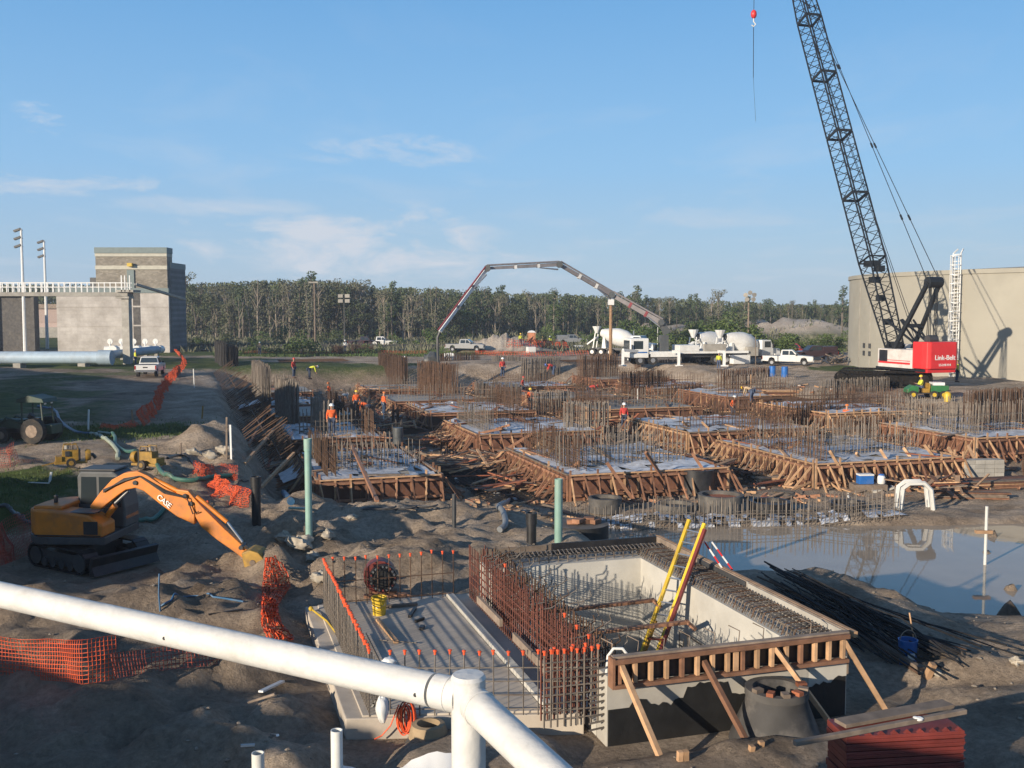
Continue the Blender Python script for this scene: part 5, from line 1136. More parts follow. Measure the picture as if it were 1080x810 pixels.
for i, (px, py) in enumerate([(814.5, 397), (827.5, 398)]):
    p = G(px, py); t = thing('barrel', ['left', 'right'][i].capitalize()+' one of two blue barrels standing on the right bank', 'barrel', p)
    mb = MB(); mb.lathe([(.3, 0), (.31, .28), (.29, .3), (.31, .6), (.3, .95), (.27, .97)], 14); mb.build('body', BLUEP, t, smooth=True); mb = MB(); mb.lathe([(.28, .97), (.02, .975)], 14); mb.build('lid', BLUEP, t)
p = G(561, 367)+V((0, 3, 0)); t = thing('portable_toilet', 'portable toilet with an orange door and pale roof behind the sand heap', 'toilet', p)
mb = MB(); mb.bx(-.6, .6, -.6, .6, 0, 2.1); mb.build('cabin', mat('toilet_brown', (.35, .17, .09), .6), t); mb = MB(); mb.lathe([(.85, 0), (.6, .22), (.05, .34)], 4, M.Translation((0, 0, 2.1)) @ M.Rotation(math.pi/4, 4, 'Z')); mb.build('roof', WHITEP, t); mb = MB(); mb.bx(-.42, .42, -.63, -.6, .1, 2.0); mb.build('door', mat('toilet_orange', (.5, .2, .1), .6), t)
# white pads and blocks at the pump
for i, (px, py, w, h) in enumerate([(780, 384, 2.2, 1.0), (649, 371, .0, 0), (610, 369, 1.4, .7), (560, 372, 1.2, .8)]):
    if w: p = G(px, py); mb = MB(); mb.bx(-w/2, w/2, -.5, .5, 0, h); o = mb.build('white_block', WHITEP, loc=p, bevel=.05); o.rotation_euler = (0, 0, .3); tag(o, ['white box beside the mixer trucks on the right bank', '', 'white bundle left of the first mixer truck', 'white bundle in front of the portable toilet'][i], 'block')
# small post by the barrels
for i, (px, yt, yb) in enumerate([(695, 405, 440), (617, 430, 455), (660, 420, 452)]): pass
# ---------------- posts in the works
for i, (px, yt, yb, m, r, zb, lab) in enumerate([(326, 463, 568, GREENP, .09, None, 'tall pale green pipe standing left of the front left footing'), (589, 505, 572, GREENP, .11, None, 'pale green pipe standing behind the open concrete box'),
        (560.5, 541, 573, BLACK, .13, None, 'short black pipe standing left of the pale green one'), (270.5, 503, 551, BLACK, .13, None, 'black ribbed pipe standing beside the crumpled orange net'), (479, 521, 556, DKGREY, .06, None, 'thin dark pipe standing on the sand left of the curved hose')]):
    p = G(px, yb); h = D(px, yt, p.y).z-p.z; t = thing('stand_pipe', lab, 'pipe', p-V((0, 0, .2))); mb = MB(); mb.lathe([(r, 0), (r, h+.2), (r*.8, h+.2), (r*.8, h)], 14, cap=False); mb.build('pipe', m, t, smooth=True)
    if m is BLACK or i == 0: mb = MB(); mb.lathe([(r*1.15, h-.1), (r*1.18, h+.21), (r*1.0, h+.21)], 14, cap=False); mb.build('collar', m, t, smooth=True)
p = G(1038, 618); hh = D(1040, 534, p.y).z-p.z; t = thing('marker_pole', 'white plastic pole standing in the pond', 'pole', p); mb = MB(); mb.cyl((0, 0, 0), (0, 0, hh), .05, None, 8); mb.build('pole', PVC, t)
mb = MB(); mb.bx(-.35, .2, -.08, .08, hh*.66, hh*.70); mb.build('crossboard', PALEWOOD, t)
# stakes on the left
ST = [(93, 432, 454, WHITEP), (141, 432, 450, PALEWOOD), (213, 428, 440, DIRTYEL), (239, 440, 485, GREYWOOD), (244, 448, 484, WHITEP), (205, 389, 410, PVC), (190, 467, 480, GREYWOOD), (52, 498, 508, PVC), (221, 528, 540, ORGNET), (32, 455, 468, GREYWOOD), (620, 450, 470, PVC), (367, 430, 455, PVC), (405, 425, 452, PVC), (535, 445, 470, PVC), (672, 410, 440, PVC), (693, 345, 372, WHITEP), (797, 355, 387, GREYWOOD), (792, 395, 424, PALEWOOD)]
SL = ['white stake left of the orange netting line', 'pale stake at the start of the orange netting line', 'yellowish stake on the road edge by the sand mound', 'tall grey stake on the left edge of the pit', 'white stake on the left edge of the pit', 'white pipe stake by the top of the netting line', 'grey stake behind the right yellow pump', 'white stub on the grass left of the excavator', 'orange-flagged stake behind the excavator arm', 'grey stake beside the tractor',
      'pale pole behind the big bar panel', 'pale pole among the group of workers', 'pale pole right of the group of workers', 'pale pole left of the centre footing', 'pale pole by the worker in a white helmet', 'white pole at the pump truck cab', 'grey pole behind the mixer trucks', 'timber pole below the mixer trucks']
for (px, yt, yb, m), lab in zip(ST, SL):
    p = G(px, yb); h = max(.3, D(px, yt, p.y).z-p.z); mb = MB(); mb.beam((0, 0, -.1), (R.uniform(-.1, .1), 0, h), .07); o = mb.build('stake', m, loc=p); tag(o, lab, 'stake')
# ================================================================== foreground
R.seed(11)
# local frame of the open box: e1 to the right, e2 away; origin at its near left outer corner
BX = M.Translation(BO) @ M.Rotation(AX, 4, 'Z')
def bp(a, b, z): return BX @ V((a, b, z))
BWD, BDP, TH, ZT, ZC, ZF = 4.05, 7.0, .68, -5.0, -5.28, -7.6
def wallbox(parent, nm, m, a0, a1, b0, b1, z0, z1, bev=0):
    mb = MB(); mb.bx(a0, a1, b0, b1, z0-ZF, z1-ZF); return mb.build(nm, m, parent, bevel=bev)
box = thing('concrete_chamber', 'open rectangular concrete chamber with pale inner walls beside the pond', 'chamber', (BO.x, BO.y, ZF), AX)
wallbox(box, 'far_wall', WCONC, 0, BWD, BDP-TH, BDP, ZF, ZC); wallbox(box, 'right_wall', WCONC, BWD-TH, BWD, 0, BDP-TH-.003, ZF, ZC)
wallbox(box, 'near_wall', CONC, 0, BWD-TH-.003, 0, .38, ZF, ZT-.3, .01); wallbox(box, 'left_wall', WCONC, 0, .4, .403, BDP-TH-.003, ZF, -6.15); wallbox(box, 'floor_slab', CONC, .403, BWD-TH-.003, .403, BDP-TH-.003, ZF, ZF+.1)
# tar on the near outside face, ragged top
mb = MB(); vs = []; n = 60
for i in range(n+1):
    x = .02+(BWD-.04)*i/n; zt = -5.74+.07*math.sin(i*.33)+R.uniform(-.04, .04)+(.14 if 18 < i < 30 else 0)
    if i < 6: zt = -5.8
    vs += [(x, -.012, -6.9-ZF), (x, -.012, zt-ZF)]
mb.add(vs, [(2*i, 2*i+2, 2*i+3, 2*i+1) for i in range(n)]); mb.build('tar_coat', TAR, box)
# outer form boards on the far and right walls
f = thing('edge_form', 'dark board form capping the far and right rims of the concrete chamber', 'formwork', (BO.x, BO.y, ZC), AX)
def fb(nm, m, a0, a1, b0, b1, z0, z1): mb = MB(); mb.bx(a0, a1, b0, b1, z0-ZC, z1-ZC); return mb.build(nm, m, f, bevel=.005)
fb('far_board', BLACK, 1.6, BWD+.04, BDP, BDP+.04, -5.75, ZT); fb('far_board', GREYWOOD, 0, 1.59, BDP, BDP+.04, -5.7, ZT-.02)
fb('right_board', GREYWOOD, BWD, BWD+.04, 0, BDP-.003, -5.7, ZT); fb('right_cap', PALEWOOD, BWD+.041, BWD+.12, -.1, BDP+.1, ZT-.09, ZT+.005); fb('corner_board', CONC, BWD-.02, BWD-.004, 3.0, 3.06, ZC, ZT)
fb('face_board', CONC, BWD-.03, BWD-.003, .1, 3.0, ZC+.002, ZT-.02); fb('face_board', DKGREY, BWD-.03, BWD-.003, 3.1, 5.0, ZC+.002, ZT-.02)
# dowels standing in the rims: far and right
def dowels(name, label, pts, h, m, hook=.14, hd_=(0, -1), r=.011, extra=None):
    c = sum(pts, V())/len(pts); t = thing(name, label, 'rebar', c)
    for i, p in enumerate(pts):
        q = p-c; j = R.uniform(-.02, .02); mb = MB(); hx, hy = hd_[0]*hook, hd_[1]*hook; mb.tube([q, q+V((j, j, h*.8)), q+V((j+hx*.4, j+hy*.4, h)), q+V((j+hx, j+hy, h+.01))], r, 5)
        if i < 98: mb.build('dowel', m, t)
        else: o = mb
    if extra: extra(t, c)
    return t
e1 = BX.to_3x3() @ V((1, 0, 0)); e2 = BX.to_3x3() @ V((0, 1, 0))
pts = [bp(.3+i*.105, BDP-TH+.15+(i % 2)*.33, ZC-.02) for i in range(34)]
def ties_far(t, c):
    for b in (BDP-TH+.15, BDP-TH+.48):
        for z in (.06, .17): mb = MB(); mb.beam(bp(.1, b, ZC+z)-c, bp(BWD-.05, b, ZC+z)-c, .018); mb.build('tie_bar', STEEL, t)
    for i in range(40): mb = MB(); x = .15+i*.095; mb.tube([bp(x, BDP-TH+.05, ZC+.2)-c, bp(x+.05, BDP-TH+.35, ZC+.22)-c, bp(x+.05, BDP-TH+.58, ZC+.1)-c], .011, 5); mb.build('stirrup', STEEL, t)
dowels('rim_bars', 'dense dark bars and stirrups standing along the far rim of the chamber', pts, .22, STEEL, .16, (-e2.x, -e2.y), .012, ties_far)
pts = [bp(BWD-TH+.12+(i % 3)*.2, .3+i*.105, ZC-.02) for i in range(60)]
def ties_right(t, c):
    for a in (BWD-TH+.12, BWD-TH+.32, BWD-TH+.52):
        for z in (.05, .16): mb = MB(); mb.beam(bp(a, .15, ZC+z)-c, bp(a, BDP-.1, ZC+z)-c, .018); mb.build('tie_bar', STEEL, t)
    for i in range(62): mb = MB(); y = .2+i*.105; mb.tube([bp(BWD-TH+.02, y, ZC+.02)-c, bp(BWD-TH+.1, y, ZC+.2)-c, bp(BWD-.1, y+.04, ZC+.2)-c, bp(BWD-.06, y, ZC+.05)-c], .011, 5); mb.build('stirrup', STEEL if i % 3 else RUST, t)
dowels('rim_bars', 'dense bars and stirrups standing along the right rim of the chamber', pts, .2, STEEL, .1, (-e1.x, -e1.y), .012, ties_right)
# bent bars poking over the near form
t = thing('bent_bars', 'thin bent bar ends poking up behind the ladder-like wall form', 'rebar', bp(2, .2, ZT))
for i in range(9): mb = MB(); p = V((-1.85+i*.42, 0, 0)); mb.tube([p+V((0, 0, -.1)), p+V((.02, 0, .1)), p+V((-.12, .1, .17))], .009, 5); mb.build('bar', GREYWOOD, t)
t.rotation_euler = (0, 0, AX)
# form panel on the near wall
fp = thing('wall_form', 'long ladder-like timber wall form with upright studs on the near rim', 'formwork', bp(0, -.06, ZT-.42), AX)
a0, a1 = .06, BWD-.14
mb = MB(); mb.bx(a0, a1, -.02, .03, .06, .46); mb.build('panel', BLACK, fp)
mb = MB(); mb.beam((a0-.03, -.12, .49), (a1+.03, -.12, .51), .12, .09); mb.build('top_rail', WOOD, fp, bevel=.006); mb = MB(); mb.beam((a0-.03, -.07, .555), (a1+.05, -.07, .565), .1, .04); mb.build('top_plate', GREYWOOD, fp)
mb = MB(); mb.beam((a0-.03, -.12, .03), (a1+.02, -.12, .03), .12, .07); mb.build('bottom_rail', WOOD, fp, bevel=.006)
for x in (a0-.045, ): mb = MB(); mb.bx(x-.02, x+.02, -.18, .0, 0, .56); mb.build('end_plate', WOOD, fp)
for i in range(16): mb = MB(); x = a0+.06+i*(a1-a0-.12)/15; mb.beam((x, -.11, .07), (x, -.11, .455), .075, .06); mb.build('stud', PALEWOOD if i % 4 else WOOD, fp, bevel=.006)
mb = MB(); x = a0+.15; mb.bx(x+1.75, x+1.83, -.13, -.07, .07, .455); mb.build('stud', PALEWOOD, fp)
for i, (pa, ya, pb, yb, lab) in enumerate([(655, 702, 702, 812, 'leftmost'), (742, 697, 797, 800, 'second from the left'), (815, 680, 884, 774, 'third from the left'), (890, 676, 936, 752, 'rightmost')]):
    p = D(pa, ya, (bp(0, -.2, 0)+e1*((pa-640)/250*4)).y); q = W(pb, yb, -6.28); mb = MB(); mb.beam(p, q, .085, .07)
    solo('form_prop', mb, PALEWOOD if i != 1 else WOOD, 'timber prop raking from the ladder-like wall form to the ground, '+lab, 'prop', bevel=.006)
for i, (px, py) in enumerate([(789, 800), (800, 795), (716, 806), (723, 805)]):
    p = W(px, py+14, -6.3); mb = MB(); mb.bx(-.035, .035, -.035, .035, -.1, .38); o = mb.build('ground_peg', PALEWOOD, loc=p); o.rotation_euler = (.08, .1-.05*i, .3); tag(o, 'short timber peg at the foot of a raking prop, %s' % ['second prop, left peg', 'second prop, right peg', 'first prop, left peg', 'first prop, right peg'][i], 'peg')
fp.scale = (1, 1, .8)
# cross struts inside
for i, (pa, ya, pb, yb) in enumerate([(552, 648, 690, 633), (600, 670, 726, 656)]):
    z = -5.62; p = W(pa, ya, z); q = W(pb, yb, z); mb = MB(); mb.beam(p, q, .1, .06); mb.beam(q+V((-.05, .0, .03)), q+V((.12, -.1, -.12)), .1, .04)
    solo('cross_strut', mb, WOOD, ['farther', 'nearer'][i]+' brown timber strut laid across the open chamber', 'strut', bevel=.005)
# dowels/mat on the inner right wall low part
t = rebar_mat(bp(BWD-TH-.12, .5, ZF+.1), bp(BWD-TH-.12, 4.2, ZF+.1), 1.3, 'bar mesh standing against the inner right wall of the chamber', None, sp=.2, rows=1, m=STEEL, r=.01, split=True, ties=5)
# ---- the slab left of the chamber
S0, S1 = -3.25, -.25; SZ = -6.0
sl_ = thing('base_slab', 'grey concrete slab left of the chamber edged with upright bars', 'slab', (BO.x, BO.y, -6.7), AX)
mb = MB(); mb.prism([(S0-.35, 1.35), (S1+.1, .5), (S1+.1, 7.35), (S0-.35, 7.35)], 0, .67, 'z'); mb.build('slab', SLABC, sl_, bevel=.02); mb = MB(); mb.prism([(S0-.1, 1.33), (S1-.45, .72), (S1-.45, 7.3), (S0-.1, 7.3)], .6, .7, 'z'); mb.build('topping', SLABC, sl_, bevel=.01)
mb = MB(); mb.bx(S1-.44, S1-.3, .72, 7.2, .6, .77); mb.build('kerb', WCONC, sl_, bevel=.01)
def upright_row(label, A, B, n, h, m, cap=True, ties=5, r=.0095, capm=None, mat2=None, second=None):
    d = B-A; t = thing('bar_fence', label, 'rebar', A)
    for i in range(n):
        q = d*i/(n-1); hh = h*(1+R.uniform(-.02, .02)); o = bar(t, q.x, q.y, q.z, hh, r, m, R.gauss(0, .008), R.gauss(0, .008)); o.name = 'upright_bar'
        if cap and (cap is True or i in cap):
            mb = MB(); mb.lathe([(.017, -.05), (.02, -.005), (.03, .0), (.03, .016), (.012, .024)], 8); c = mb.build('bar_cap', capm or ORGCAP, o); c.location = (0, 0, hh)
    for k in range(ties): z = h*(.1+.85*k/ties); mb = MB(); mb.beam(V((0, 0, z)), d+V((0, 0, z)), .016); mb.build('tie_bar', m, t)
    return t
upright_row('long row of upright bars with orange caps along the left slab edge', bp(S0, 1.3, SZ-.02), bp(S0, 7.1, SZ-.02), 54, 1.02, STEEL, True, 7)
upright_row('second row of upright bars just inside the left slab edge', bp(S0+.13, 1.3, SZ-.02), bp(S0+.13, 7.1, SZ-.02), 36, .8, STEEL, False, 5)
upright_row('sparse row of capped bars along the far slab edge', bp(S0+.2, 7.1, SZ-.02), bp(S1-.3, 7.1, SZ-.02), 12, 1.0, RUST, True, 2)
upright_row('row of capped bars along the near slab edge below the white rail', bp(S0+.3, 1.25, SZ-.02), bp(-.2, .45, SZ-.02), 14, .98, STEEL, True, 4)
# ---- reinforcement wall between slab and chamber
cg = None
for k, (a, m_, h, lab) in enumerate([(-.22, REDBAR, 1.05, 'left face of the red bar wall between slab and chamber'), (.06, REDBAR, 1.0, 'middle curtain of the red bar wall between slab and chamber'), (.34, RUST, .95, 'right face of the red bar wall between slab and chamber')]):
    t = upright_row(lab, bp(a, .5, SZ-.1), bp(a, 7.0, SZ-.1), 54, h+.15, m_, False if k != 1 else {3, 7, 12, 40}, 7, .011)
    for i in range(36):
        mb = MB(); y = .6+i*.175; z = R.uniform(.3, 1.15)+SZ-.1; s_ = R.choice([1, 1, .6]); q0 = bp(a, y, z)-t.location; mb.tube([q0, bp(a+.25*s_, y, z+.02)-t.location, bp(a+.42*s_, y+.02, z+.1)-t.location, bp(a+.38*s_, y, z+.2)-t.location], .011, 5); mb.build('hooked_bar', [STEEL, RUST, STEEL][k], t)
# cluster at the near corner
t = upright_row('thick cluster of capped bars at the near corner of the chamber', bp(-.85, .32, SZ-.1), bp(-.02, .3, SZ-.1), 9, 1.15, STEEL, True, 8, .014)
t = upright_row('second thick cluster of bars behind the near corner cluster', bp(-.8, .6, SZ-.1), bp(.0, .6, SZ-.1), 9, 1.1, REDBAR, {2, 5, 7}, 8, .014)
for j in range(11):
    mb = MB(); z = SZ-.1+j*.1; mb.beam(bp(-.25, .05, z), bp(.0, .08, z+.01), .022); 
    solo('keyed_dowel', mb, STEEL, 'short dowel between the corner bars and the chamber, number %s up' % ['one', 'two', 'three', 'four', 'five', 'six', 'seven', 'eight', 'nine', 'ten', 'eleven'][j] if False else 'short dowel between the corner bars and the chamber', 'dowel', 'dowels at the near corner of the chamber')
mb = MB(); c0 = bp(.2, .1, -5.0); mb.tube([c0+V((-.15, 0, -.3)), c0+V((-.13, 0, -.05)), c0+V((-.05, 0, .06)), c0+V((.08, 0, .06)), c0+V((.16, 0, -.04)), c0+V((.17, 0, -.25))], .022, 8); solo('bent_conduit', mb, PVC, 'white conduit bent into an arch beside the corner bars', 'conduit', smooth=True)
for i, (y0, y1) in enumerate([(1.5, 3.2), (4.0, 5.6)]):
    mb = MB(); mb.beam(bp(-.42, y0, SZ+.34), bp(-.42, y1, SZ+.34), .06, .14); solo('keyway_board', mb, GREYWOOD, ['nearer', 'farther'][i]+' pale board clamped along the red bar wall', 'board')
# ledger frame in front of the near corner
mb = MB(); q = [W(578, 765, -6.3), W(578, 752, -6.3), W(648, 742, -6.3), W(651, 762, -6.3)]
t = thing('corner_frame', 'low timber frame on the ground below the near corner bars', 'frame', q[0])
mb = MB(); mb.beam(V((0, 0, .12)), q[3]-q[0]+V((0, .1, .18)), .05, .1); mb.build('rail', GREYWOOD, t); mb = MB(); mb.beam(q[3]-q[0]+V((0, .1, .2)), q[3]-q[0]+V((0, .1, -.1)), .08, .06); mb.build('post', WOOD, t); mb = MB(); mb.beam(V((0, 0, .14)), V((0, 0, -.1)), .08, .06); mb.build('post', WOOD, t)
p = W(659, 776, -6.32); mb = MB(); mb.lathe([(.085, -.1), (.085, .42), (.1, .43), (.1, .48), (.07, .48)]+[], 14); o = mb.build('black_riser', BLACK, loc=p, smooth=True); tag(o, 'short black ribbed riser pipe against the tarred chamber wall', 'pipe')
# ---- things on the slab
p = bp(-2.45, 6.0, SZ); p = W(404, 630, SZ); t = thing('flanged_valve', 'black blind flange ringed with bolts on a red pipe stub at the slab end', 'flange', p, rad(8))
mb = MB(); mb.cyl((0, .16, .42), (0, -.08, .42), .29, None, 28); mb.build('flange', BLACK, t, smooth=True); mb = MB(); mb.cyl((0, -.08, .42), (0, -.13, .42), .2, .17, 24); mb.build('hub', TAR, t, smooth=True)
mb = MB(); mb.cyl((-.06, .4, .42), (-.06, .05, .42), .34, None, 24); mb.build('pipe_end', REDP, t, smooth=True)
for i in range(20): a = i*math.pi/10; mb = MB(); mb.cyl((.25*math.cos(a), -.12, .42+.25*math.sin(a)), (.25*math.cos(a), -.07, .42+.25*math.sin(a)), .022, None, 6); mb.build('bolt', CHROME if i % 3 else REDP, t)
mb = MB(); mb.bx(-.4, .55, -.05, .12, 0, .06); mb.bx(-.3, .3, .1, .3, .0, .1); mb.build('timber_cradle', WOOD, t)
p = W(400, 648, SZ); t = thing('bucket', 'yellow bucket standing on the slab in front of the black flange', 'bucket', p)
mb = MB(); mb.lathe([(.125, 0), (.15, .3), (.155, .36), (.14, .36), (.12, .02)], 16, cap=False); mb.lathe([(.125, 0), (.01, .002)], 16, cap=False); mb.build('body', YEL, t, smooth=True); mb = MB(); mb.lathe([(.157, .3), (.165, .31), (.165, .33), (.157, .34)], 16, cap=False); mb.build('rim_band', YEL, t); mb = MB(); mb.tube([(-.155, 0, .33), (-.12, -.12, .22), (0, -.17, .17), (.12, -.12, .22), (.155, 0, .33)], .006, 5); mb.build('handle', CHROME, t)
for i, (pa, ya, pb, yb, w, m_, lab) in enumerate([(398, 653, 418, 677, .08, PALEWOOD, 'short pale timber lying on the slab near the bucket'), (402, 640, 440, 637, .1, GREYWOOD, 'dark board lying flat behind the yellow bucket'), (432, 650, 438, 641, .06, BLACK, 'dark scrap of rubber on the slab'), (386, 668, 402, 700, .02, STEEL, 'bent thin rod lying along the slab'), (438, 655, 447, 652, .05, BLACK, 'small black scrap on the slab'), (444, 663, 446, 660, .08, BLACK, 'small round black scrap in the middle of the slab'), (400, 675, 440, 678, .015, STEEL, 'straight thin rod lying across the slab')]):
    p = W(pa, ya, SZ+.035); q = W(pb, yb, SZ+.035); mb = MB(); mb.beam(p, q, w, .05 if w > .03 else w); solo('slab_scrap', mb, m_, lab, 'scrap')
# orange cord bundle, white bag, strap
p = bp(S0+.55, -.62, SZ-.2); p = W(428, 778, -6.3); t = thing('cord_coil', 'bundle of orange extension cords hung on the bars by the white rail', 'cord', p)
for k in range(9):
    mb = MB(); ox = R.uniform(-.07, .07); oy = R.uniform(-.03, .03); w = R.uniform(.07, .14); h0 = R.uniform(.44, .54); dr_ = R.uniform(.02, .12)
    pts = [V((ox+w*math.cos(a), oy, h0*.55+dr_*.4+(h0*.5-dr_*.4)*math.sin(a))) for a in [2*math.pi*i/18 for i in range(19)]]; mb.tube(pts, .011, 5); mb.build('loop', ORGCAP if k % 3 else REDP, t, smooth=True)
mb = MB(); mb.tube([(-.1, 0, .5), (-.22, -.05, .2), (-.35, -.05, .05), (-.45, -.1, .02)], .011, 5); mb.build('loose_end', ORGCAP, t)
def lump(name, c, sx, sy, sz, m, label, cat, seed, rough=.25, n=18):
    rng = random.Random(seed); mb = MB(); vs = []; fs = []
    for j in range(n+1):
        for i in range(2*n):
            a = math.pi*i/n; b = math.pi*j/n; v_ = V((math.sin(b)*math.cos(a), math.sin(b)*math.sin(a), math.cos(b)))
            q = 1+rough*2*float(fbm(np.array([v_.x*1.7+seed+v_.z]), np.array([v_.y*1.7+v_.z*1.3]), 4, seed)[0]); vs.append((v_.x*sx*q, v_.y*sy*q, v_.z*sz*q))
    for j in range(n):
        for i in range(2*n): fs.append((j*2*n+i, j*2*n+(i+1) % (2*n), (j+1)*2*n+(i+1) % (2*n), (j+1)*2*n+i))
    mb.add(vs, fs); o = mb.build(name, m, loc=c, smooth=True); return tag(o, label, cat)
lump('white_bag', W(403, 748, -5.75), .09, .09, .2, WHITEP, 'crumpled white bag hanging beside the orange cords', 'bag', 4); lump('white_bag', W(410, 698, -5.1), .1, .1, .07, WHITEP, 'white rag draped over the bar tops behind the rail', 'rag', 5)
mb = MB(); mb.tube([W(388, 752, -6.1), W(398, 738, -5.9), W(408, 712, -5.6), W(414, 700, -5.3)], .03, 6); solo('black_strap', mb, BLACK, 'black strap curling beside the white bag', 'strap')
mb = MB(); mb.tube([W(328, 642, -5.98), W(345, 655, -5.97), W(355, 668, -5.97)], .02, 6); mb.ball(W(328, 642, -5.96), .05); solo('yellow_strap', mb, YEL, 'yellow strap lying on the outer lip of the slab', 'strap')
# ---- ladder
ld = thing('extension_ladder', 'tall yellow extension ladder leaning out of the chamber', 'ladder', W(694, 672, -6.6))
Lo = ld.location; 
A0, A1 = D(684, 668, 19.3), D(727, 548, 19.9); B0, B1 = D(700, 668, 19.0), D(743, 552, 19.6)
dn = (A0-A1).normalized()*1.6; A0 += dn*.75; B0 += dn*.75
for a, b, m_ in ((A0, A1, YEL), (B0, B1, YEL)): mb = MB(); mb.beam(a-Lo, b-Lo, .075, .045); mb.build('rail', m_, ld)
off = V((.03, -.07, 0)); k0, k1 = .0, .97
mb = MB(); mb.beam(B0+off-Lo, B0+(B1-B0)*k1+off-Lo, .07, .05); mb.build('rail', REDP, ld); mb = MB(); mb.beam(A0+off-Lo, A0+(A1-A0)*.42+off-Lo, .07, .05); mb.build('rail', DIRTYEL, ld)
for i in range(14): k = .03+i*.07; mb = MB(); mb.cyl(A0+(A1-A0)*k-Lo, B0+(B1-B0)*k-Lo, .017, None, 6); mb.build('rung', CHROME, ld)
mb = MB(); a = A0+(A1-A0)*.32; b = B0+(B1-B0)*.32; mb.beam(a-Lo+off, b-Lo+off, .1, .03); mb.build('rope_guide', REDP, ld)
# fallen barricade by the rim
t = thing('striped_barrier', 'red and white folded barrier tipped against the right rim of the chamber', 'barrier', W(756, 598, -5.0))
for k in range(2):
    for j in range(4): mb = MB(); p = V((-.25+k*.14, 0, .5-.0)); q = V((.12+k*.18, 0, -.05)); mb.beam(p+(q-p)*j/4, p+(q-p)*(j+1)/4, .1, .03); mb.build('board', [CRRED, WHITEP][(j+k) % 2], t)
# ---- big manhole
p = W(818, 792, -6.5); t = thing('manhole_cone', 'big tarred concrete manhole cone in front of the chamber', 'manhole', p)
mb = MB(); mb.lathe([(.7, 0), (.68, .2), (.47, .72), (.45, .8), (.45, .96), (.35, .96), (.35, .5)], 30, cap=False); mb.build('cone', mat('tarred_concrete', (.05, .048, .047), .75, 0, .4, 2, .3, dirt=(.2, .18, .16), dirtamt=.7), t, smooth=True); mb = MB(); mb.lathe([(.45, .86), (.465, .86), (.46, .965), (.35, .965)], 30, cap=False); mb.build('rim', DKCONC, t, smooth=True)
for i in range(6): a = -2.6+i*.55; mb = MB(); mb.box((.38*math.cos(a), .38*math.sin(a), .99), (.14, .1, .06), Euler((0, 0, a)).to_matrix()); mb.build('spacer_brick', REDWOOD if i % 2 else GREYWOOD, t)
mb = MB(); mb.cyl((-.22, -.5, .42), (-.2, -.42, .42), .03, None, 10); mb.build('lifting_hole', WHITEP, t)
p = W(452, 800, -6.5); t = thing('manhole_cone', 'small manhole cone with a tan collar left of the white rail post', 'manhole', p)
mb = MB(); mb.lathe([(.42, 0), (.4, .1), (.27, .38)], 26, cap=False); mb.build('cone', DKGREY, t, smooth=True); mb = MB(); mb.lathe([(.3, .3), (.27, .42), (.24, .52), (.17, .53), (.17, .3)], 26, cap=False); mb.build('collar', mat('tan_collar', (.3, .22, .13), .8, 0, .25, 4), t, smooth=True)
p = W(612, 566, -6.8); p.z = gz(p.x, p.y); t = thing('manhole_ring', 'wide dark manhole ring on the ground behind the chamber', 'manhole', p)
mb = MB(); mb.lathe([(.85, -.1), (.85, .42), (.68, .42), (.68, 0)], 28, cap=False); mb.build('ring', TAR, t, smooth=True); mb = MB(); mb.lathe([(.85, .42), (.01, .43)], 28, cap=False); mb.build('cover', DKCONC, t)
for i in range(5): mb = MB(); mb.box((-.25+i*.17, R.uniform(-.3, .1), .5+.05*(i % 2)), (.32, .25, .12), Euler((0, 0, i)).to_matrix()); mb.build('brick', WOOD, t)
# ---- rebar pile right of the chamber
for k, (pa, ya, pb, yb, n, sp, lab) in enumerate([(822, 616, 990, 700, 46, .42, 'long black heap of reinforcing bars between chamber and pond'), (880, 650, 1010, 712, 26, .4, 'nearer fan of black bars behind the blue bucket'), (845, 622, 900, 668, 22, .55, 'short tangled black bars on the crest of the heap')]):
    P = G(pa, ya); Q = G(pb, yb); t = thing('bar_pile', lab, 'rebar pile', (P+Q)/2); c = (P+Q)/2; d = Q-P; n_ = V((-d.y, d.x, 0)).normalized(); L_ = d.length
    for i in range(n):
        off = n_*R.gauss(0, sp); h = max(0, .5-abs(off.length)*.7)*R.random()+.06; a = P+off*R.uniform(.6, 1)+d*R.uniform(-.1, .35); b = P+off*R.uniform(.6, 1.5)+d*R.uniform(.6, 1.1)
        a.z = gz(a.x, a.y)+h; b.z = gz(b.x, b.y)+h*.5+.03; m1 = (a+b)/2; m1.z = max(m1.z, gz(m1.x, m1.y)+h+.08); mb = MB(); mb.tube([a-c, m1-c+n_*R.gauss(0, .06), b-c], R.choice([.014, .02, .012]), 5); mb.build('bar', BLKBAR if R.random() < .85 else RUST, t)
# blue bucket with handle
p = W(957, 700, -6.35); p.z = gz(p.x, p.y); t = thing('bucket', 'blue bucket with a raised wire handle in front of the black bars', 'bucket', p, .2)
mb = MB(); mb.lathe([(.14, 0), (.17, .45), (.175, .47), (.155, .47), (.13, .05)], 18, cap=False); mb.lathe([(.14, .02), (.01, .02)], 18, cap=False); mb.build('body', BLUEP, t, smooth=True); mb = MB(); mb.tube([(.165*math.cos(a), 0, .44+.2*math.sin(a)) for a in [math.pi*i/10 for i in range(11)]], .009, 5); mb.build('handle', GREYWOOD, t); mb = MB(); mb.bx(-.1, .04, -.168, -.15, .14, .26); mb.build('torn_label', WHITEP, t)
p2 = G(966, 690); mb = MB(); mb.cyl((0, 0, 0), (-.12, .05, .75), .014, None, 6); o = mb.build('thin_rod', PALEWOOD, loc=p2); tag(o, 'thin pale rod standing behind the blue bucket', 'rod')
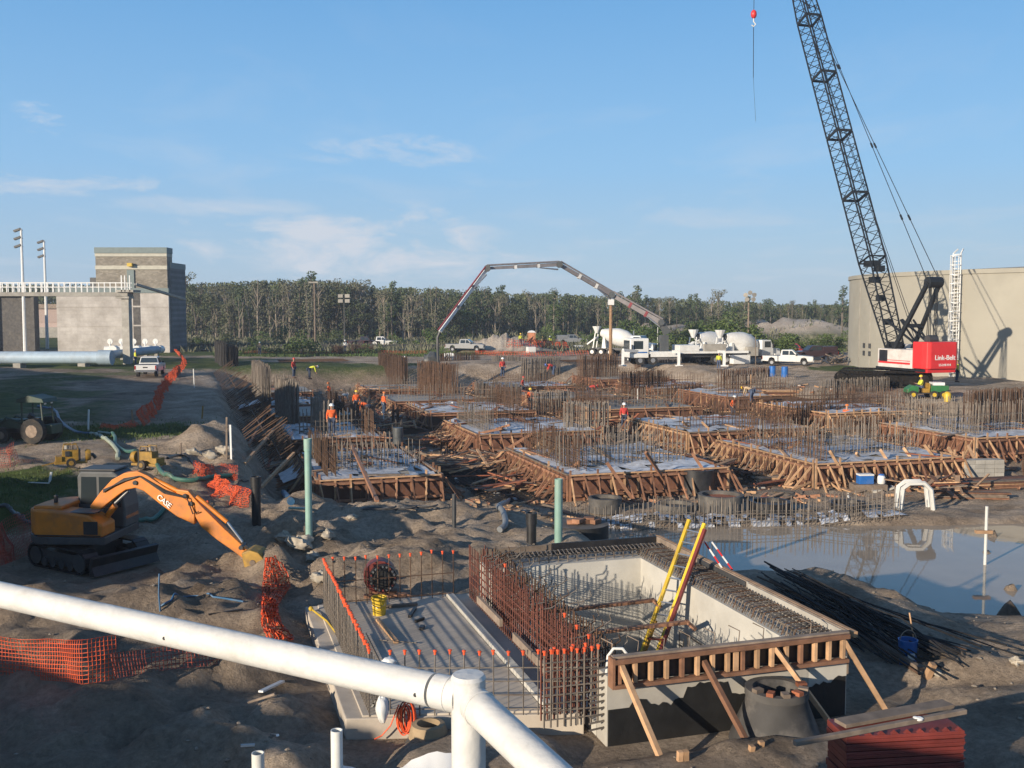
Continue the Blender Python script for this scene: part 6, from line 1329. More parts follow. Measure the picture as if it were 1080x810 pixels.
q1, q2 = G(916, 682), G(972, 716); mb = MB(); mb.beam(q1+V((0, 0, .2)), q2+V((0, 0, .12)), .09, .06); solo('plank', mb, GREYWOOD, 'grey plank lying across the black bars to the blue bucket', 'plank'); p = G(978, 716); mb = MB(); mb.box((0, 0, .12), (.1, .1, .3)); o = mb.build('timber_offcut', PALEWOOD, loc=p); o.rotation_euler = (.3, .2, .2); tag(o, 'short pale offcut beside the blue bucket', 'offcut')
# ---- red form stack
p = W(944, 770, -5.3); t = thing('steel_form_stack', 'stack of ribbed dark red steel form panels at the bottom right', 'form stack', (p.x, p.y, -6.32), rad(7))
for j in range(11): mb = MB(); mb.bx(-.77+R.uniform(-.012, .012), .77+R.uniform(-.012, .012), -.28, .28, j*.1, j*.1+.088); o = mb.build('panel', REDP, t, bevel=.004); mb = MB(); mb.bx(-.78, .78, -.295, -.278, j*.1+.035, j*.1+.05); mb.build('rib', REDP, o)
for i in range(9): mb = MB(); x = -.7+i*.17; mb.prism([(x, 1.088), (x+.05, 1.13), (x+.1, 1.088)], -.27, -.23); mb.build('lug', REDP, t)
a = W(838, 784, -5.14); b = W(1018, 750, -5.14); mb = MB(); mb.beam(a, b, .07, .06); solo('plank', mb, GREYWOOD, 'weathered plank laid along the front of the red form stack', 'plank', bevel=.006)
a = W(886, 763, -5.18); b = W(1000, 742, -5.18); mb = MB(); mb.beam(a, b, .22, .05); solo('plank', mb, GREYWOOD, 'wide weathered board lying on the red form stack', 'board', bevel=.006); lump('paper_scrap', W(968, 758, -5.12), .07, .05, .03, WHITEP, 'scrap of white paper on top of the red form stack', 'scrap', 8)
# ---- pvc stubs at the bottom
for px, py, lab in ((355, 770, 'taller white plastic pipe stub at the bottom left of the rail post'), (272, 794, 'shorter white plastic pipe stub at the bottom edge')):
    p = W(px, py, -5.45); t = thing('pipe_stub', lab, 'pipe', (p.x, p.y, -6.4)); mb = MB(); mb.lathe([(.078, 0), (.078, .95), (.066, .95), (.066, .6)], 18, cap=False); mb.build('pipe', PVC, t, smooth=True)
vs = []; fs = []; mb = MB()
for i in range(15):
    for j in range(6): q = W(362+i*9, 806+j*6, -6.05); vs.append((q.x, q.y, gz(q.x, q.y)+.22+R.gauss(0, .022)))
for i in range(14):
    for j in range(5): a_ = i*6+j; fs.append((a_, a_+6, a_+7, a_+1))
mb.add(vs, fs); solo('plastic_sheet', mb, WHITEP, 'crumpled white plastic sheet at the bottom edge left of the rail post', 'sheet', smooth=True)
# small litter in the left foreground
for i, (pa, ya, pb, yb, m_, lab) in enumerate([(275, 733, 298, 722, WHITEP, 'whitish bent strip on the dark soil below the rail'), (262, 745, 290, 736, GREYWOOD, 'grey stick lying on the dark soil below the rail'), (254, 792, 269, 792, PVC, 'small white pipe piece beside the short stub'), (286, 778, 293, 784, CHROME, 'crushed can on the soil near the bottom edge'), (220, 652, 256, 646, BLACK, 'thin dark rod on the shaded soil'), (30, 510, 52, 512, PVC, 'white pipe piece lying on the grass'), (520, 700, 530, 700, BLACK, 'black scrap under the rail')]):
    p = G(pa, ya)+V((0, 0, .04)); q = G(pb, yb)+V((0, 0, .05)); mb = MB(); mb.beam(p, q, .04 if m_ is not WHITEP else .08, .03); solo('litter', mb, m_, lab, 'litter')
# ---- handrail at the viewpoint
hr = thing('handrail', 'white painted pipe handrail with a welded corner in the near foreground', 'handrail', (-.06, 1.46, -1.95))
O = hr.location; cz = -.55; cn = W(494, 736, cz); e0 = W(0, 627, cz); far = cn+(e0-cn)*2.4; r0 = .0245
d1 = (far-cn).normalized(); mb = MB(); mb.cyl(cn+d1*.06-O, far-O, r0, None, 32); mb.build('top_rail', RAILP, hr, smooth=True)
mb = MB(); mb.cyl(cn+d1*.055-O, cn+d1*.012-O, r0*1.02, None, 32); mb.build('coupling', RAILP, hr, smooth=True)
e3 = W(590, 826, cz-.03); d2 = (e3-cn).normalized()
for (dd, k_) in ((d1, .030), (d2, .034)):
    xx, yy_ = MB().frame(V((0, 0, 0)), dd); mb = MB(); mb.tube([cn+dd*k_*1.0+xx*(r0*1.01)*math.cos(a)+yy_*(r0*1.01)*math.sin(a)-O for a in [2*math.pi*i/40 for i in range(41)]], .0016, 6); mb.build('weld_bead', RAILP, hr, smooth=True)
mb = MB(); mb.cyl(cn+d2*.02-O, cn+d2*2.2-O, r0, None, 32); mb.build('side_rail', RAILP, hr, smooth=True)
mb = MB(); mb.cyl(V((cn.x, cn.y, -1.95))-O, V((cn.x, cn.y, cz+.029))-O, r0, None, 32); mb.build('post', RAILP, hr, smooth=True)
mb = MB(); mb.lathe([(r0*1.0, 0), (r0*1.03, .004), (r0*.9, .009), (.001, .010)], 32, M.Translation(V((cn.x, cn.y, cz+.0255))-O)); mb.build('post_cap', RAILP, hr, smooth=True)
for dd in (.075, .3): mb = MB(); q = cn+d1*(.085 if dd < .1 else .6)+V((-.003, -r0*.97, -.002)); mb.cyl(q-O, q+V((0, -.003, 0))-O, .0032, None, 10); mb.build('screw', DKGREY, hr)
mb = MB(); q = cn+d2*.02+V((.0, -r0*.9, 0)); mb.cyl(q-O, q+V((0, -.004, 0))-O, .002, None, 8); mb.build('screw', DKGREY, hr)
for zz in (-.95, -1.4): pass
for k in (1.4, 2.3): q = cn+(e0-cn)*k; mb = MB(); mb.cyl(V((q.x, q.y, -1.95))-O, V((q.x, q.y, cz))-O, r0, None, 20); mb.build('post', RAILP, hr, smooth=True)
# ================================================================== nets
def net(pts, h, label, cell=.08, lean=0., amp=.04, th=.012, tops=None, m=None, crumple=0, strands=True):
    """netting hung between ground points: a grid of real strands"""
    pts = [V(p) for p in pts]; seg = [0]
    for a, b in zip(pts, pts[1:]): seg.append(seg[-1]+(b-a).length)
    L_ = seg[-1]; nx = max(4, int(L_/cell)); ny = max(3, int(h/cell)); vs = []; fs = []; c = pts[0]; sd_ = R.randint(0, 99)
    for i in range(nx+1):
        s = L_*i/nx; k = max(0, min(len(pts)-2, sum(1 for q in seg[1:] if q < s))); f_ = (s-seg[k])/max(1e-6, seg[k+1]-seg[k]); p = pts[k]+(pts[k+1]-pts[k])*f_; d = (pts[k+1]-pts[k]).normalized(); n = V((-d.y, d.x, 0))
        for j in range(ny+1):
            t_ = j/ny; w = float(fbm(np.array([s*1.3]), np.array([t_*h*1.8]), 3, sd_)[0])*amp*6; sag = float(fbm(np.array([s*.8]), np.array([3.]), 2, sd_+4)[0])*h*.35
            q = p+n*(w+lean*t_)+V((0, 0, (h+sag)*t_)); 
            if crumple: q += V((R.uniform(-1, 1), R.uniform(-1, 1), R.uniform(-.6, .6)))*crumple*cell
            vs.append(q-c)
    for i in range(nx):
        for j in range(ny): a = i*(ny+1)+j; fs.append((a, a+ny+1, a+ny+2, a+1))
    mb = MB(); mb.add(vs, fs); o = mb.build('safety_net', m or ORGNET, loc=c, smooth=True)
    if strands: w = o.modifiers.new('w', 'WIREFRAME'); w.thickness = th; w.use_even_offset = False
    return tag(o, label, 'net')
NB = mat('brown_net', (.34, .07, .04), .7, 0, .3, 4)
pp = [G(-14, 712), G(40, 722), G(90, 722), G(122, 716), G(160, 712), G(205, 704)]
net(pp[:4], .62, 'big dull red safety net stretched across the dark soil at the left', .058, 0, .03, .016, m=ORGNET)
net([pp[3], pp[4], pp[5], G(232, 703)], .34, 'low sagging end of the big safety net reaching the sand mound', .058, .1, .04, .016, m=NB)
bk = G(284, 596)
net([D(276, 612, 24.2), D(292, 606, 24.1), D(304, 612, 24.3)], .01, 'x', .08) if False else None
def drape():
    mb = MB(); vs = []; fs = []; c = G(290, 640); n, k = 16, 34
    for j in range(k+1):
        t_ = j/k; y = 590+84*t_; wl = np.interp(t_, [0, .15, .35, .7, .85, 1], [280, 279, 277, 276, 276, 282]); wr = np.interp(t_, [0, .15, .35, .6, .8, 1], [290, 302, 306, 292, 296, 310])
        for i in range(n+1): px = wl+(wr-wl)*i/n; q = G(px, y); q -= ray(px, y)*(.012*q.y+.008*q.y*abs(math.sin(i*1.9+j*.4))); q += V((R.uniform(-.008, .008), 0, R.uniform(-.008, .008))); vs.append(q-c)
    for j in range(k):
        for i in range(n): a = j*(n+1)+i; fs.append((a, a+1, a+n+2, a+n+1))
    mb.add(vs, fs); o = mb.build('safety_net', ORGNET, loc=c); w = o.modifiers.new('w', 'WIREFRAME'); w.thickness = .032; w.use_even_offset = False; tag(o, 'bright orange net hanging from the excavator bucket to the ground', 'net')
drape()
net([G(200, 505), G(215, 506), G(232, 504), G(250, 507)], .5, 'crumpled bright orange net lying on the bank behind the bucket', .05, .35, .14, .022, crumple=.6)
net([G(222, 514), G(228, 524), G(240, 534), G(256, 537)], .5, 'trailing lower part of the crumpled orange net behind the bucket', .05, .35, .14, .022, crumple=.6)
net([G(150, 450), G(158, 444), G(166, 436)], .8, 'orange net bunched between two stakes beside the road', .09, .3, .1, .03, crumple=.2)
net([G(166, 436), G(172, 418), G(180, 405), G(190, 394)], .85, 'orange net fence running up along the road edge', .16, .2, .1, .035)
net([G(190, 394), G(196, 384), G(192, 377), G(186, 372)], .55, 'far end of the orange net fence by the white pickup', .25, .2, .1, .05)
net([G(103, 452), G(118, 455), G(134, 452), G(146, 448)], .25, 'fallen orange net lying across the track left of the bunched net', .1, .3, .12, .03, crumple=.3)
net([G(-5, 494), G(10, 493), G(20, 488)], .8, 'dull orange net at the left edge on the grass', .1, .2, .06, .02, m=NB)
net([G(-6, 600), G(14, 592), G(36, 580), G(46, 572)], 1.0, 'shaded red net sagging behind the excavator at the left edge', .07, .2, .05, .014, m=NB)
net([G(20, 488), G(45, 488)], .12, 'low strip of orange net lying on the grass', .08, .1, .05, .02, m=NB)
net([G(534, 366), G(548, 367), G(566, 367), G(600, 368)], 1.1, 'orange net fence around the portable toilet', .4, .2, .2, .08); net([G(500, 374), G(560, 376), G(620, 374)], .6, 'low orange net along the far pit edge before the toilet', .4, .2, .2, .08)
net([G(255, 374), G(330, 375), G(400, 374), G(450, 374)], .5, 'long low orange net along the far left pit edge', .45, .2, .15, .07, m=NB); net([G(225, 490+4), G(245, 487)], .01, 'x') if False else None
# ================================================================== hoses
def hose(name, pp_, r, m, label, cat='hose', dz=None, n=8):
    P = [G(*q[:2])+V((0, 0, (q[2] if len(q) > 2 else 0)+r)) for q in pp_]; out = []
    for i in range(len(P)-1):
        p0, p1, p2, p3 = P[max(0, i-1)], P[i], P[i+1], P[min(len(P)-1, i+2)]
        for k in range(14):
            t_ = k/14; out.append(.5*((2*p1)+(p2-p0)*t_+(2*p0-5*p1+4*p2-p3)*t_*t_+(3*p1-p0-3*p2+p3)*t_**3))
    out.append(P[-1])
    for q in out: q.z = max(q.z, gz(q.x, q.y)+r*.95)
    mb = MB(); mb.tube(out, r, n); return solo(name, mb, m, label, cat, smooth=True)
hose('suction_hose', [(161, 488, .3), (170, 500), (185, 508), (205, 509), (225, 505), (248, 503)], .075, TEAL, 'green hose curving from the right yellow pump to the pit edge')
hose('suction_hose', [(96, 459), (108, 463), (118, 470), (125, 480), (124, 486)], .09, mat('pale_hose', (.3, .34, .27), .6, 0, .2, 3), 'pale green hose between tractor and yellow pumps')
hose('suction_hose', [(104, 458), (120, 461), (122, 470), (132, 478), (143, 486, .3)], .08, TEAL, 'dark green hose looping toward the right yellow pump')
hose('suction_hose', [(40, 430), (58, 435), (64, 446), (80, 457), (95, 459)], .08, BLUEH, 'dark blue hose running from the tractor past the white stake')
hose('suction_hose', [(177, 490, .2), (190, 482), (203, 490), (210, 500)], .06, BLACK, 'black hose looping right of the right yellow pump')
hose('discharge_hose', [(527, 562), (533, 556), (531, 545), (526, 537), (536, 531), (545, 530)], .09, mat('grey_hose', (.16, .17, .18), .5, 0, .2), 'curved grey hose lying on the sand before the centre footing', n=12)
hose('thin_pipe', [(168, 642), (180, 636), (200, 631), (225, 632), (257, 637)], .02, BLUEH, 'thin blue pipe arching over the shaded soil')
mb = MB(); p = G(169, 645); mb.tube([p, p+V((-.02, 0, .35)), p+V((0, 0, .75))], .018, 6); solo('thin_pipe', mb, BLUEH, 'thin blue pipe standing upright on the shaded soil', 'pipe')
hose('suction_hose', [(0, 536), (12, 541), (25, 552), (50, 560)], .06, DKGREY, 'grey hose snaking over the grass behind the excavator')
hose('suction_hose', [(140, 553), (158, 551), (168, 546), (173, 540)], .07, TEAL, 'short green hose lying behind the excavator arm')
hose('cable', [(240, 520), (250, 512), (262, 508)], .03, BLACK, 'black cable beside the black ribbed pipe', 'cable')
for i, (pa, ya, pb, yb) in enumerate([(299, 522, 307, 533), (305, 540, 324, 541)]): p = G(pa, ya); q = G(pb, yb); mb = MB(); mb.cyl(p+V((0, 0, .12)), q+V((0, 0, .1)), .12 if i == 0 else .04, None, 12); solo('pipe_length', mb, BLUEH if i == 0 else GREENP, ['short length of blue pipe left of the green standing pipe', 'thin green pipe lying at the foot of the green standing pipe'][i], 'pipe', smooth=True)
for i in range(3):
    c = G(400+i*22, 541)+V((0, 0, .06)); mb = MB(); mb.tube([c+V((.5*math.cos(a), .3*math.sin(a), .02*a)) for a in [i_*math.pi/8 for i_ in range(17)]], .03, 5); solo('cable_coil', mb, DKGREY, ['left', 'middle', 'right'][i]+' coil of dark cable in front of the front left footing', 'cable')
# ================================================================== excavator
def excavator():
    base = G(92, 603); base = V((-11.0, 25.6, 0)); base = D(95, 603, 25.6); base.z = gz(base.x, base.y)+.03
    t = thing('excavator', 'orange tracked excavator with its arm reaching right over the dug soil', 'excavator', base); hdg = rad(-4)
    T0 = M.Rotation(rad(-32), 4, 'Z') @ M.Diagonal((.86, .86, .84, 1)); U0 = M.Rotation(hdg, 4, 'Z') @ M.Diagonal((.88, .92, .87, 1))
    for s in (-1, 1):
        mb = MB(); n = 40; L_, r = 1.0, .33; per = 4*L_+2*math.pi*r
        for i in range(n):
            q = per*i/n
            if q < 2*L_: p = (-L_+q, 0); a = 0
            elif q < 2*L_+math.pi*r: f_ = (q-2*L_)/r; p = (L_+r*math.sin(f_), r-r*math.cos(f_)); a = -f_
            elif q < 4*L_+math.pi*r: p = (L_-(q-2*L_-math.pi*r), 2*r); a = math.pi
            else: f_ = (q-4*L_-math.pi*r)/r; p = (-L_-r*math.sin(f_), r+r*math.cos(f_)); a = math.pi-f_
            mb.box((p[0], s*.87, p[1]+.02), (per/n*.93, .45, .05), Euler((0, a, 0)).to_matrix())
        mb.xf(T0); tr = mb.build('track', BLACK, t); mb = MB(); mb.bx(-1.0, 1.0, s*.87-.14, s*.87+.14, .15, .52); mb.xf(T0); mb.build('track_frame', DKGREY, tr)
        for i in range(6): x = -1+i*.4; rr = .27 if i in (0, 5) else .13; mb = MB(); mb.cyl((x, s*.87-.2, .33 if i in (0, 5) else .18), (x, s*.87+.2, .33 if i in (0, 5) else .18), rr, None, 12); mb.xf(T0); mb.build('roller', DKGREY, tr)
    mb = MB(); mb.bx(-.6, .6, -.7, .7, .3, .65); mb.cyl((0, 0, .65), (0, 0, .78), .5, None, 20); mb.xf(T0); mb.build('undercarriage', BLACK, t)
    mb = MB(); mb.prism([(1.55, .02), (1.75, .05), (1.62, .3), (1.72, .55), (1.6, .58), (1.5, .3)], -1.1, 1.1); mb.xf(T0); bl = mb.build('dozer_blade', BLACK, t)
    for s in (-1, 1): mb = MB(); mb.beam((.6, s*.5, .4), (1.55, s*.5, .3), .12, .18); mb.xf(T0); mb.build('blade_arm', BLACK, bl)
    def ub(nm, m, *a, bev=.03, par=None): mb = MB(); mb.bx(*a); mb.xf(U0); return mb.build(nm, m, par or t, bevel=bev)
    # body with rounded tail
    prof = [(1.0, 1.05), (1.0, -1.05), (-.6, -1.1), (-1.05, -.98), (-1.32, -.7), (-1.42, -.25), (-1.42, .25), (-1.32, .7), (-1.05, .98), (-.6, 1.1)]
    mb = MB(); mb.prism(prof, .78, 1.0, 'z'); mb.xf(U0); mb.build('frame_skirt', DKGREY, t, bevel=.02)
    mb = MB(); mb.prism([(x, y*.99) for x, y in prof if x < .9]+[], 1.0, 1.75, 'z'); mb.xf(U0); mb.build('rear_body', ORGP, t, bevel=.07)
    mb = MB(); mb.prism([(-.98, 1.0), (.95, 1.0), (.95, 1.35), (.55, 1.62), (-.45, 1.74), (-.98, 1.76)], -1.08, -.3); mb.xf(U0); mb.build('side_cover', ORGP, t, bevel=.05)
    ub('hood', ORGP, -1.15, -.3, -.85, .2, 1.7, 1.83, bev=.05); ub('walkway_plate', CABG, -.3, .7, -1.0, -.4, 1.66, 1.69, bev=.005); ub('side_grille', BLACK, .42, .82, -1.095, -1.075, 1.08, 1.45, bev=0)
    ub('seam', CRBLK, -1.0, .9, -1.1, -1.083, 1.03, 1.06, bev=0); ub('exhaust', BLACK, -.8, -.7, -.4, -.3, 1.8, 2.05)
    text('75B', .14, BLACK, t, U0 @ M.Translation((.1, -1.095, 1.3)) @ M.Rotation(math.pi/2, 4, 'X')) if False else None
    # cab
    cab = MB(); cab.prism([(-.35, 1.0), (1.02, 1.0), (1.02, 1.6), (.86, 2.55), (.7, 2.66), (-.28, 2.66), (-.38, 2.5)], .12, 1.05); cab.xf(U0); cb = cab.build('cab', CABG, t, bevel=.05)
    def pane(nm, pts): m_ = MB(); m_.add(pts, [tuple(range(len(pts)))]); m_.xf(U0); return m_.build(nm, GLASS, cb)
    pane('side_window', [(.28, .112, 1.62), (.93, .112, 1.62), (.8, .112, 2.5), (.28, .112, 2.5)]); pane('side_window', [(-.27, .112, 1.7), (.2, .112, 1.7), (.2, .112, 2.5), (-.24, .112, 2.5)])
    pane('windscreen', [(1.032, .2, 1.25), (1.032, .97, 1.25), (.875, .97, 2.5), (.875, .2, 2.5)]); pane('rear_window', [(-.372, .25, 1.8), (-.372, .95, 1.8), (-.385, .95, 2.45), (-.385, .25, 2.45)])
    mb = MB(); mb.bx(-.32, .75, .16, 1.0, 2.66, 2.72); mb.xf(U0); mb.build('roof', DKGREY, cb, bevel=.03)
    mb = MB(); mb.box((.45, .108, 2.0), (.18, .01, .12)); mb.xf(U0); mb.build('window_sticker', WHITEP, cb)
    # boom, stick, bucket in a plane; points are from the view at the depth of the machine
    yb = 25.6-.35; B = lambda px, py, dy=0: D(px, py, yb+dy+(-(px-100)/160)*.8)-base
    def plate(nm, up, lo, w, m, par=None, bev=.02):
        n = len(up); vs = []
        for s in (-1, 1):
            for q in up+lo[::-1]: vs.append(q+V((0, s*w/2, 0)))
        k = 2*n; fs = []
        for i in range(n-1): fs += [(i, i+1, k-2-i, k-1-i), (k+i, k+k-1-i, k+k-2-i, k+i+1)]
        for i in range(k): fs.append((i, k+i, k+(i+1) % k, (i+1) % k))
        mb = MB(); mb.add(vs, fs); return mb.build(nm, m, par or t, bevel=bev)
    up = [B(97, 533), B(108, 518), B(120, 505), B(133, 498), B(147, 496), B(158, 501), B(176, 513), B(193, 522), B(207, 532)]
    lo = [B(103, 543), B(116, 533), B(127, 525), B(135, 519), B(145, 517), B(153, 520), B(171, 535), B(188, 548), B(207, 562-6)]
    lo = [b.lerp(a, .16) for a, b in zip(up, lo)]; bo = plate('boom', up, lo, .28, ORGP)
    up = [B(186, 515), B(200, 517), B(212, 531), B(232, 551), B(250, 568), B(266, 583)]
    lo = [B(190, 528), B(203, 540), B(214, 561), B(230, 573), B(246, 583), B(262, 594)]
    lo = [b.lerp(a, .2) for a, b in zip(up, lo)]; st = plate('stick', up, lo, .22, ORGP)
    for a, b, r, nm, m_ in (((101, 560), (122, 533), .075, 'boom_cylinder', ORGP), ((122, 533), (136, 520), .04, 'ram', CHROME), ((163, 508), (188, 520), .06, 'stick_cylinder', ORGP), ((188, 520), (201, 523), .035, 'ram', CHROME), ((208, 526), (240, 553), .055, 'bucket_cylinder', ORGP), ((240, 553), (256, 574), .032, 'ram', CHROME)):
        mb = MB(); mb.cyl(B(*a)+V((0, -.02, .06 if r < .07 else 0)), B(*b)+V((0, -.02, .06 if r < .07 else 0)), r, None, 10); mb.build(nm, m_, t, smooth=True)
    for a in ((145, 508), (203, 530), (197, 522), (262, 588), (256, 576), (105, 540)): mb = MB(); c = B(*a); mb.cyl(c+V((0, -.19, 0)), c+V((0, .19, 0)), .055, None, 12); mb.build('pivot_pin', DKGREY, t)
    for k in range(3): mb = MB(); mb.tube([B(112, 520)+V((0, -.17, .05+k*.03)), B(122, 512)+V((0, -.2, .02)), B(134, 506)+V((0, -.18, .03*k)), B(150, 503)+V((0, -.18, .05)), B(176, 519)+V((0, -.17, .04*k)), B(200, 528)+V((0, -.2, .1)), B(206, 538)+V((0, -.2, -.05)), B(212, 540)+V((0, -.17, .04))], .016, 5); mb.build('hydraulic_hose', BLACK, t, smooth=True)
    # bucket
    bu = MB(); pr = [B(258, 580), B(266, 577), B(276, 580), B(283, 588), B(282, 597), B(274, 601), B(262, 598)]
    vs = [q+V((0, s*.33, 0)) for s in (-1, 1) for q in pr]; k = len(pr); bu.add(vs, [tuple(range(k)), tuple(range(2*k-1, k-1, -1))]+[(i, k+i, k+(i+1) % k, (i+1) % k) for i in range(k)]); bk_ = bu.build('bucket', DIRTYEL, t, bevel=.03)
    for i in range(4): mb = MB(); y = -.28+i*.185; mb.beam(B(262, 598)+V((0, y, 0)), B(258, 604)+V((0, y, -.02)), .06, .04); mb.build('tooth', CHROME, bk_)
    mb = MB(); mb.cyl(B(270, 590)+V((0, -.36, 0)), B(270, 590)+V((0, -.33, 0)), .07, None, 12); mb.build('boss', GREYWOOD, bk_)
    # lettering on the boom
    a = B(163, 517)+V((0, -.16, 0)); b = B(188, 538)+V((0, -.16, 0)); x = (b-a).normalized(); n = V((0, -1, 0)); n = (n-x*n.dot(x)).normalized(); y = n.cross(x); Mx = M(((x.x, y.x, n.x, 0), (x.y, y.y, n.y, 0), (x.z, y.z, n.z, 0), (0, 0, 0, 1))); Mx.translation = (a+b)/2+V((0, -.012, 0))
    text('CASE', .18, WHITEP, bo, Mx, .004)
excavator()
# ================================================================== tractor and pumps on the left
def tractor():
    p = G(34, 466); t = thing('tractor', 'dark green tractor with a canopy and loader on the shaded grass', 'tractor', p, rad(172)); t.scale = (.85,)*3
    def b(nm, m, *a, bev=.03): mb = MB(); mb.bx(*a); return mb.build(nm, m, t, bevel=bev)
    b('hood', DKGREENM, .2, 1.7, -.33, .33, .75, 1.25); b('chassis', BLACK, -.9, 1.6, -.22, .22, .5, .78); b('seat', BLACK, -.6, -.15, -.25, .25, .95, 1.35); b('grille', BLACK, 1.69, 1.72, -.28, .28, .8, 1.2, bev=0)
    for s in (-1, 1):
        b('fender', DKGREENM, -1.0, -.1, s*.75-.2, s*.75+.2, 1.15, 1.22); wheel(t, -.6, s*.78, .68, .38, GREYWOOD, 'rear_wheel'); wheel(t, 1.3, s*.68, .42, .26, GREYWOOD, 'front_wheel')
        for x in (-1.0, .25): mb = MB(); mb.beam((x, s*.5, .9), (x*.9, s*.5, 2.25), .06); mb.build('canopy_post', DKGREENM, t)
        mb = MB(); mb.tube([(.3, s*.45, 1.1), (1.2, s*.45, 1.35), (2.1, s*.45, .6), (2.3, s*.45, .35)], .06, 6); mb.build('loader_arm', DKGREENM, t)
        b('lamp', WHITEP, -1.05, -1.0, s*.3-.08, s*.3+.08, 2.1, 2.2, bev=0)
    mb = MB(); mb.prism([(-1.2, 2.2), (-1.1, 2.42), (-.3, 2.6), (.4, 2.42), (.5, 2.2)], -.68, .68); mb.build('canopy', DKGREENM, t, bevel=.03); mb = MB(); mb.prism([(2.25, .1), (2.8, .15), (2.5, .3), (2.35, .65), (2.2, .6)], -.85, .85); mb.build('loader_bucket', DKGREENM, t)
    mb = MB(); mb.cyl((.1, 0, 1.3), (-.05, 0, 1.5), .18, None, 12); mb.build('steering_wheel', BLACK, t); b('rear_ballast', DKGREENM, -1.5, -1.0, -.5, .5, .5, 1.0)
tractor()
def pump_unit(px, py, rz, label):
    p = G(px, py); t = thing('water_pump', label, 'water pump', p, rz); t.scale = (.68,)*3
    def b(nm, m, *a, bev=.02): mb = MB(); mb.bx(*a); return mb.build(nm, m, t, bevel=bev)
    b('skid', DIRTYEL, -.85, .85, -.42, .42, .18, .32); b('engine', DIRTYEL, -.45, .4, -.28, .28, .32, .95); b('fuel_tank', DIRTYEL, -.8, -.45, -.35, .35, .32, .62); b('radiator', BLACK, .4, .5, -.3, .3, .35, 1.0); b('control_box', DKGREY, -.3, -.05, -.34, -.28, .6, .9)
    for s in (-1, 1): wheel(t, 0, s*.55, .26, .18, DIRTYEL); mb = MB(); mb.tube([(-.4, s*.25, .9), (-.35, s*.25, 1.25), (.3, s*.25, 1.25), (.4, s*.25, .95)], .03, 5); mb.build('lifting_frame', DIRTYEL, t)
    mb = MB(); mb.lathe([(.3, 0), (.34, .1), (.3, .28), (.15, .3)], 16, M.Translation((.75, 0, .6)) @ M.Rotation(math.pi/2, 4, 'Y')); mb.build('pump_housing', DIRTYEL, t, smooth=True); mb = MB(); mb.cyl((.1, 0, .95), (.1, 0, 1.3), .05, None, 8); mb.build('exhaust', GREYWOOD, t); mb = MB(); mb.cyl((-.2, 0, 1.0), (-.2, 0, 1.2), .12, None, 10); mb.build('air_filter', CONC, t)
    mb = MB(); mb.tube([(.95, 0, .6), (1.15, 0, .6), (1.3, 0, .4)], .1, 8); mb.build('suction_elbow', DKGREY, t); mb = MB(); mb.beam((-.85, 0, .25), (-1.5, 0, .12), .07); mb.build('tow_bar', DIRTYEL, t)
pump_unit(75, 492, rad(25), 'left of two worn yellow trailer pumps behind the excavator cab'); pump_unit(157, 494, rad(160), 'right of two worn yellow trailer pumps behind the excavator arm')
# chunks of concrete by the bucket and elsewhere
for i, (px, py, s, lab) in enumerate([(318, 577, .32, 'biggest pale lump of rubble right of the excavator bucket'), (300, 570, .2, 'lump of rubble behind the excavator bucket'), (330, 590, .2, 'lump of rubble below the biggest one by the bucket'), (338, 612, .18, 'small lump beside the slab corner'), (345, 566, .16, 'small stone at the foot of the green pipe'), (222, 483, .3, 'clod on the mound behind the pumps'), (205, 480, .25, 'clod left of the mound behind the pumps'), (236, 478, .28, 'clod right on the mound behind the pumps'), (372, 548, .13, 'small white stone on the sand'), (1072, 700, .1, 'stone on the near pond shore at the right edge'), (988, 712, .09, 'stone on the near pond shore')]):
    p = G(px, py); lump('rubble_lump', p+V((0, 0, s*.3)), s*1.1, s*.9, s*.7, mat('rubble_clod', (.36, .32, .26), .95, 0, .35, 4, .5), lab, 'rubble', 20+i, .95, 12)
for i, (px, py, s, lab) in enumerate([(455, 384, 1.0, 'grey hooded bundle at the foot of the pump hose'), (474, 380, .7, 'white bundle beside the foot of the pump hose')]):
    p = G(px, py); lump('wrapped_bundle', p+V((0, 0, .5*s)), .9*s, .6*s, .8*s, [CABG, WHITEP][i], lab, 'bundle', 40+i, .7, 10)
def pebbles():
    rng = random.Random(4); mb = MB(); m2 = MB()
    for i in range(1700):
        x = rng.uniform(-11, 14); y = rng.uniform(12.5, 31); 
        bu, bv = (x-BO.x)*CU+(y-BO.y)*SU, -(x-BO.x)*SU+(y-BO.y)*CU
        if -3.7 < bu < 4.4 and -.7 < bv < 7.5: continue
        z = gz0[i] if False else 0; s = rng.choice([.01, .014, .02, .025, .04]); PB_.append((x, y, s, rng.uniform(0, 3)))
    A = np.array(PB_); Z = hz(A[:, 0], A[:, 1])
    for (x, y, s, a), z in zip(PB_, Z):
        if z < POND+.05: continue
        k0 = len(mb.v); mb.lathe([(s*.5, -s*.5), (s*rng.uniform(.9, 1.2), 0), (s*.45, s*.6)], 5, M.Translation((x, y, z+s*.25)) @ M.Rotation(a, 4, 'Z') @ M.Diagonal((1.2, .8, .8, 1)))
    o = mb.build('pebbles', mat('pebble', (.25, .21, .165), .9, 0, .3, 8)); o['kind'] = 'stuff'; o['label'] = 'small stones and clods scattered over the near soil'; o['category'] = 'stones'
PB_ = []
pebbles()
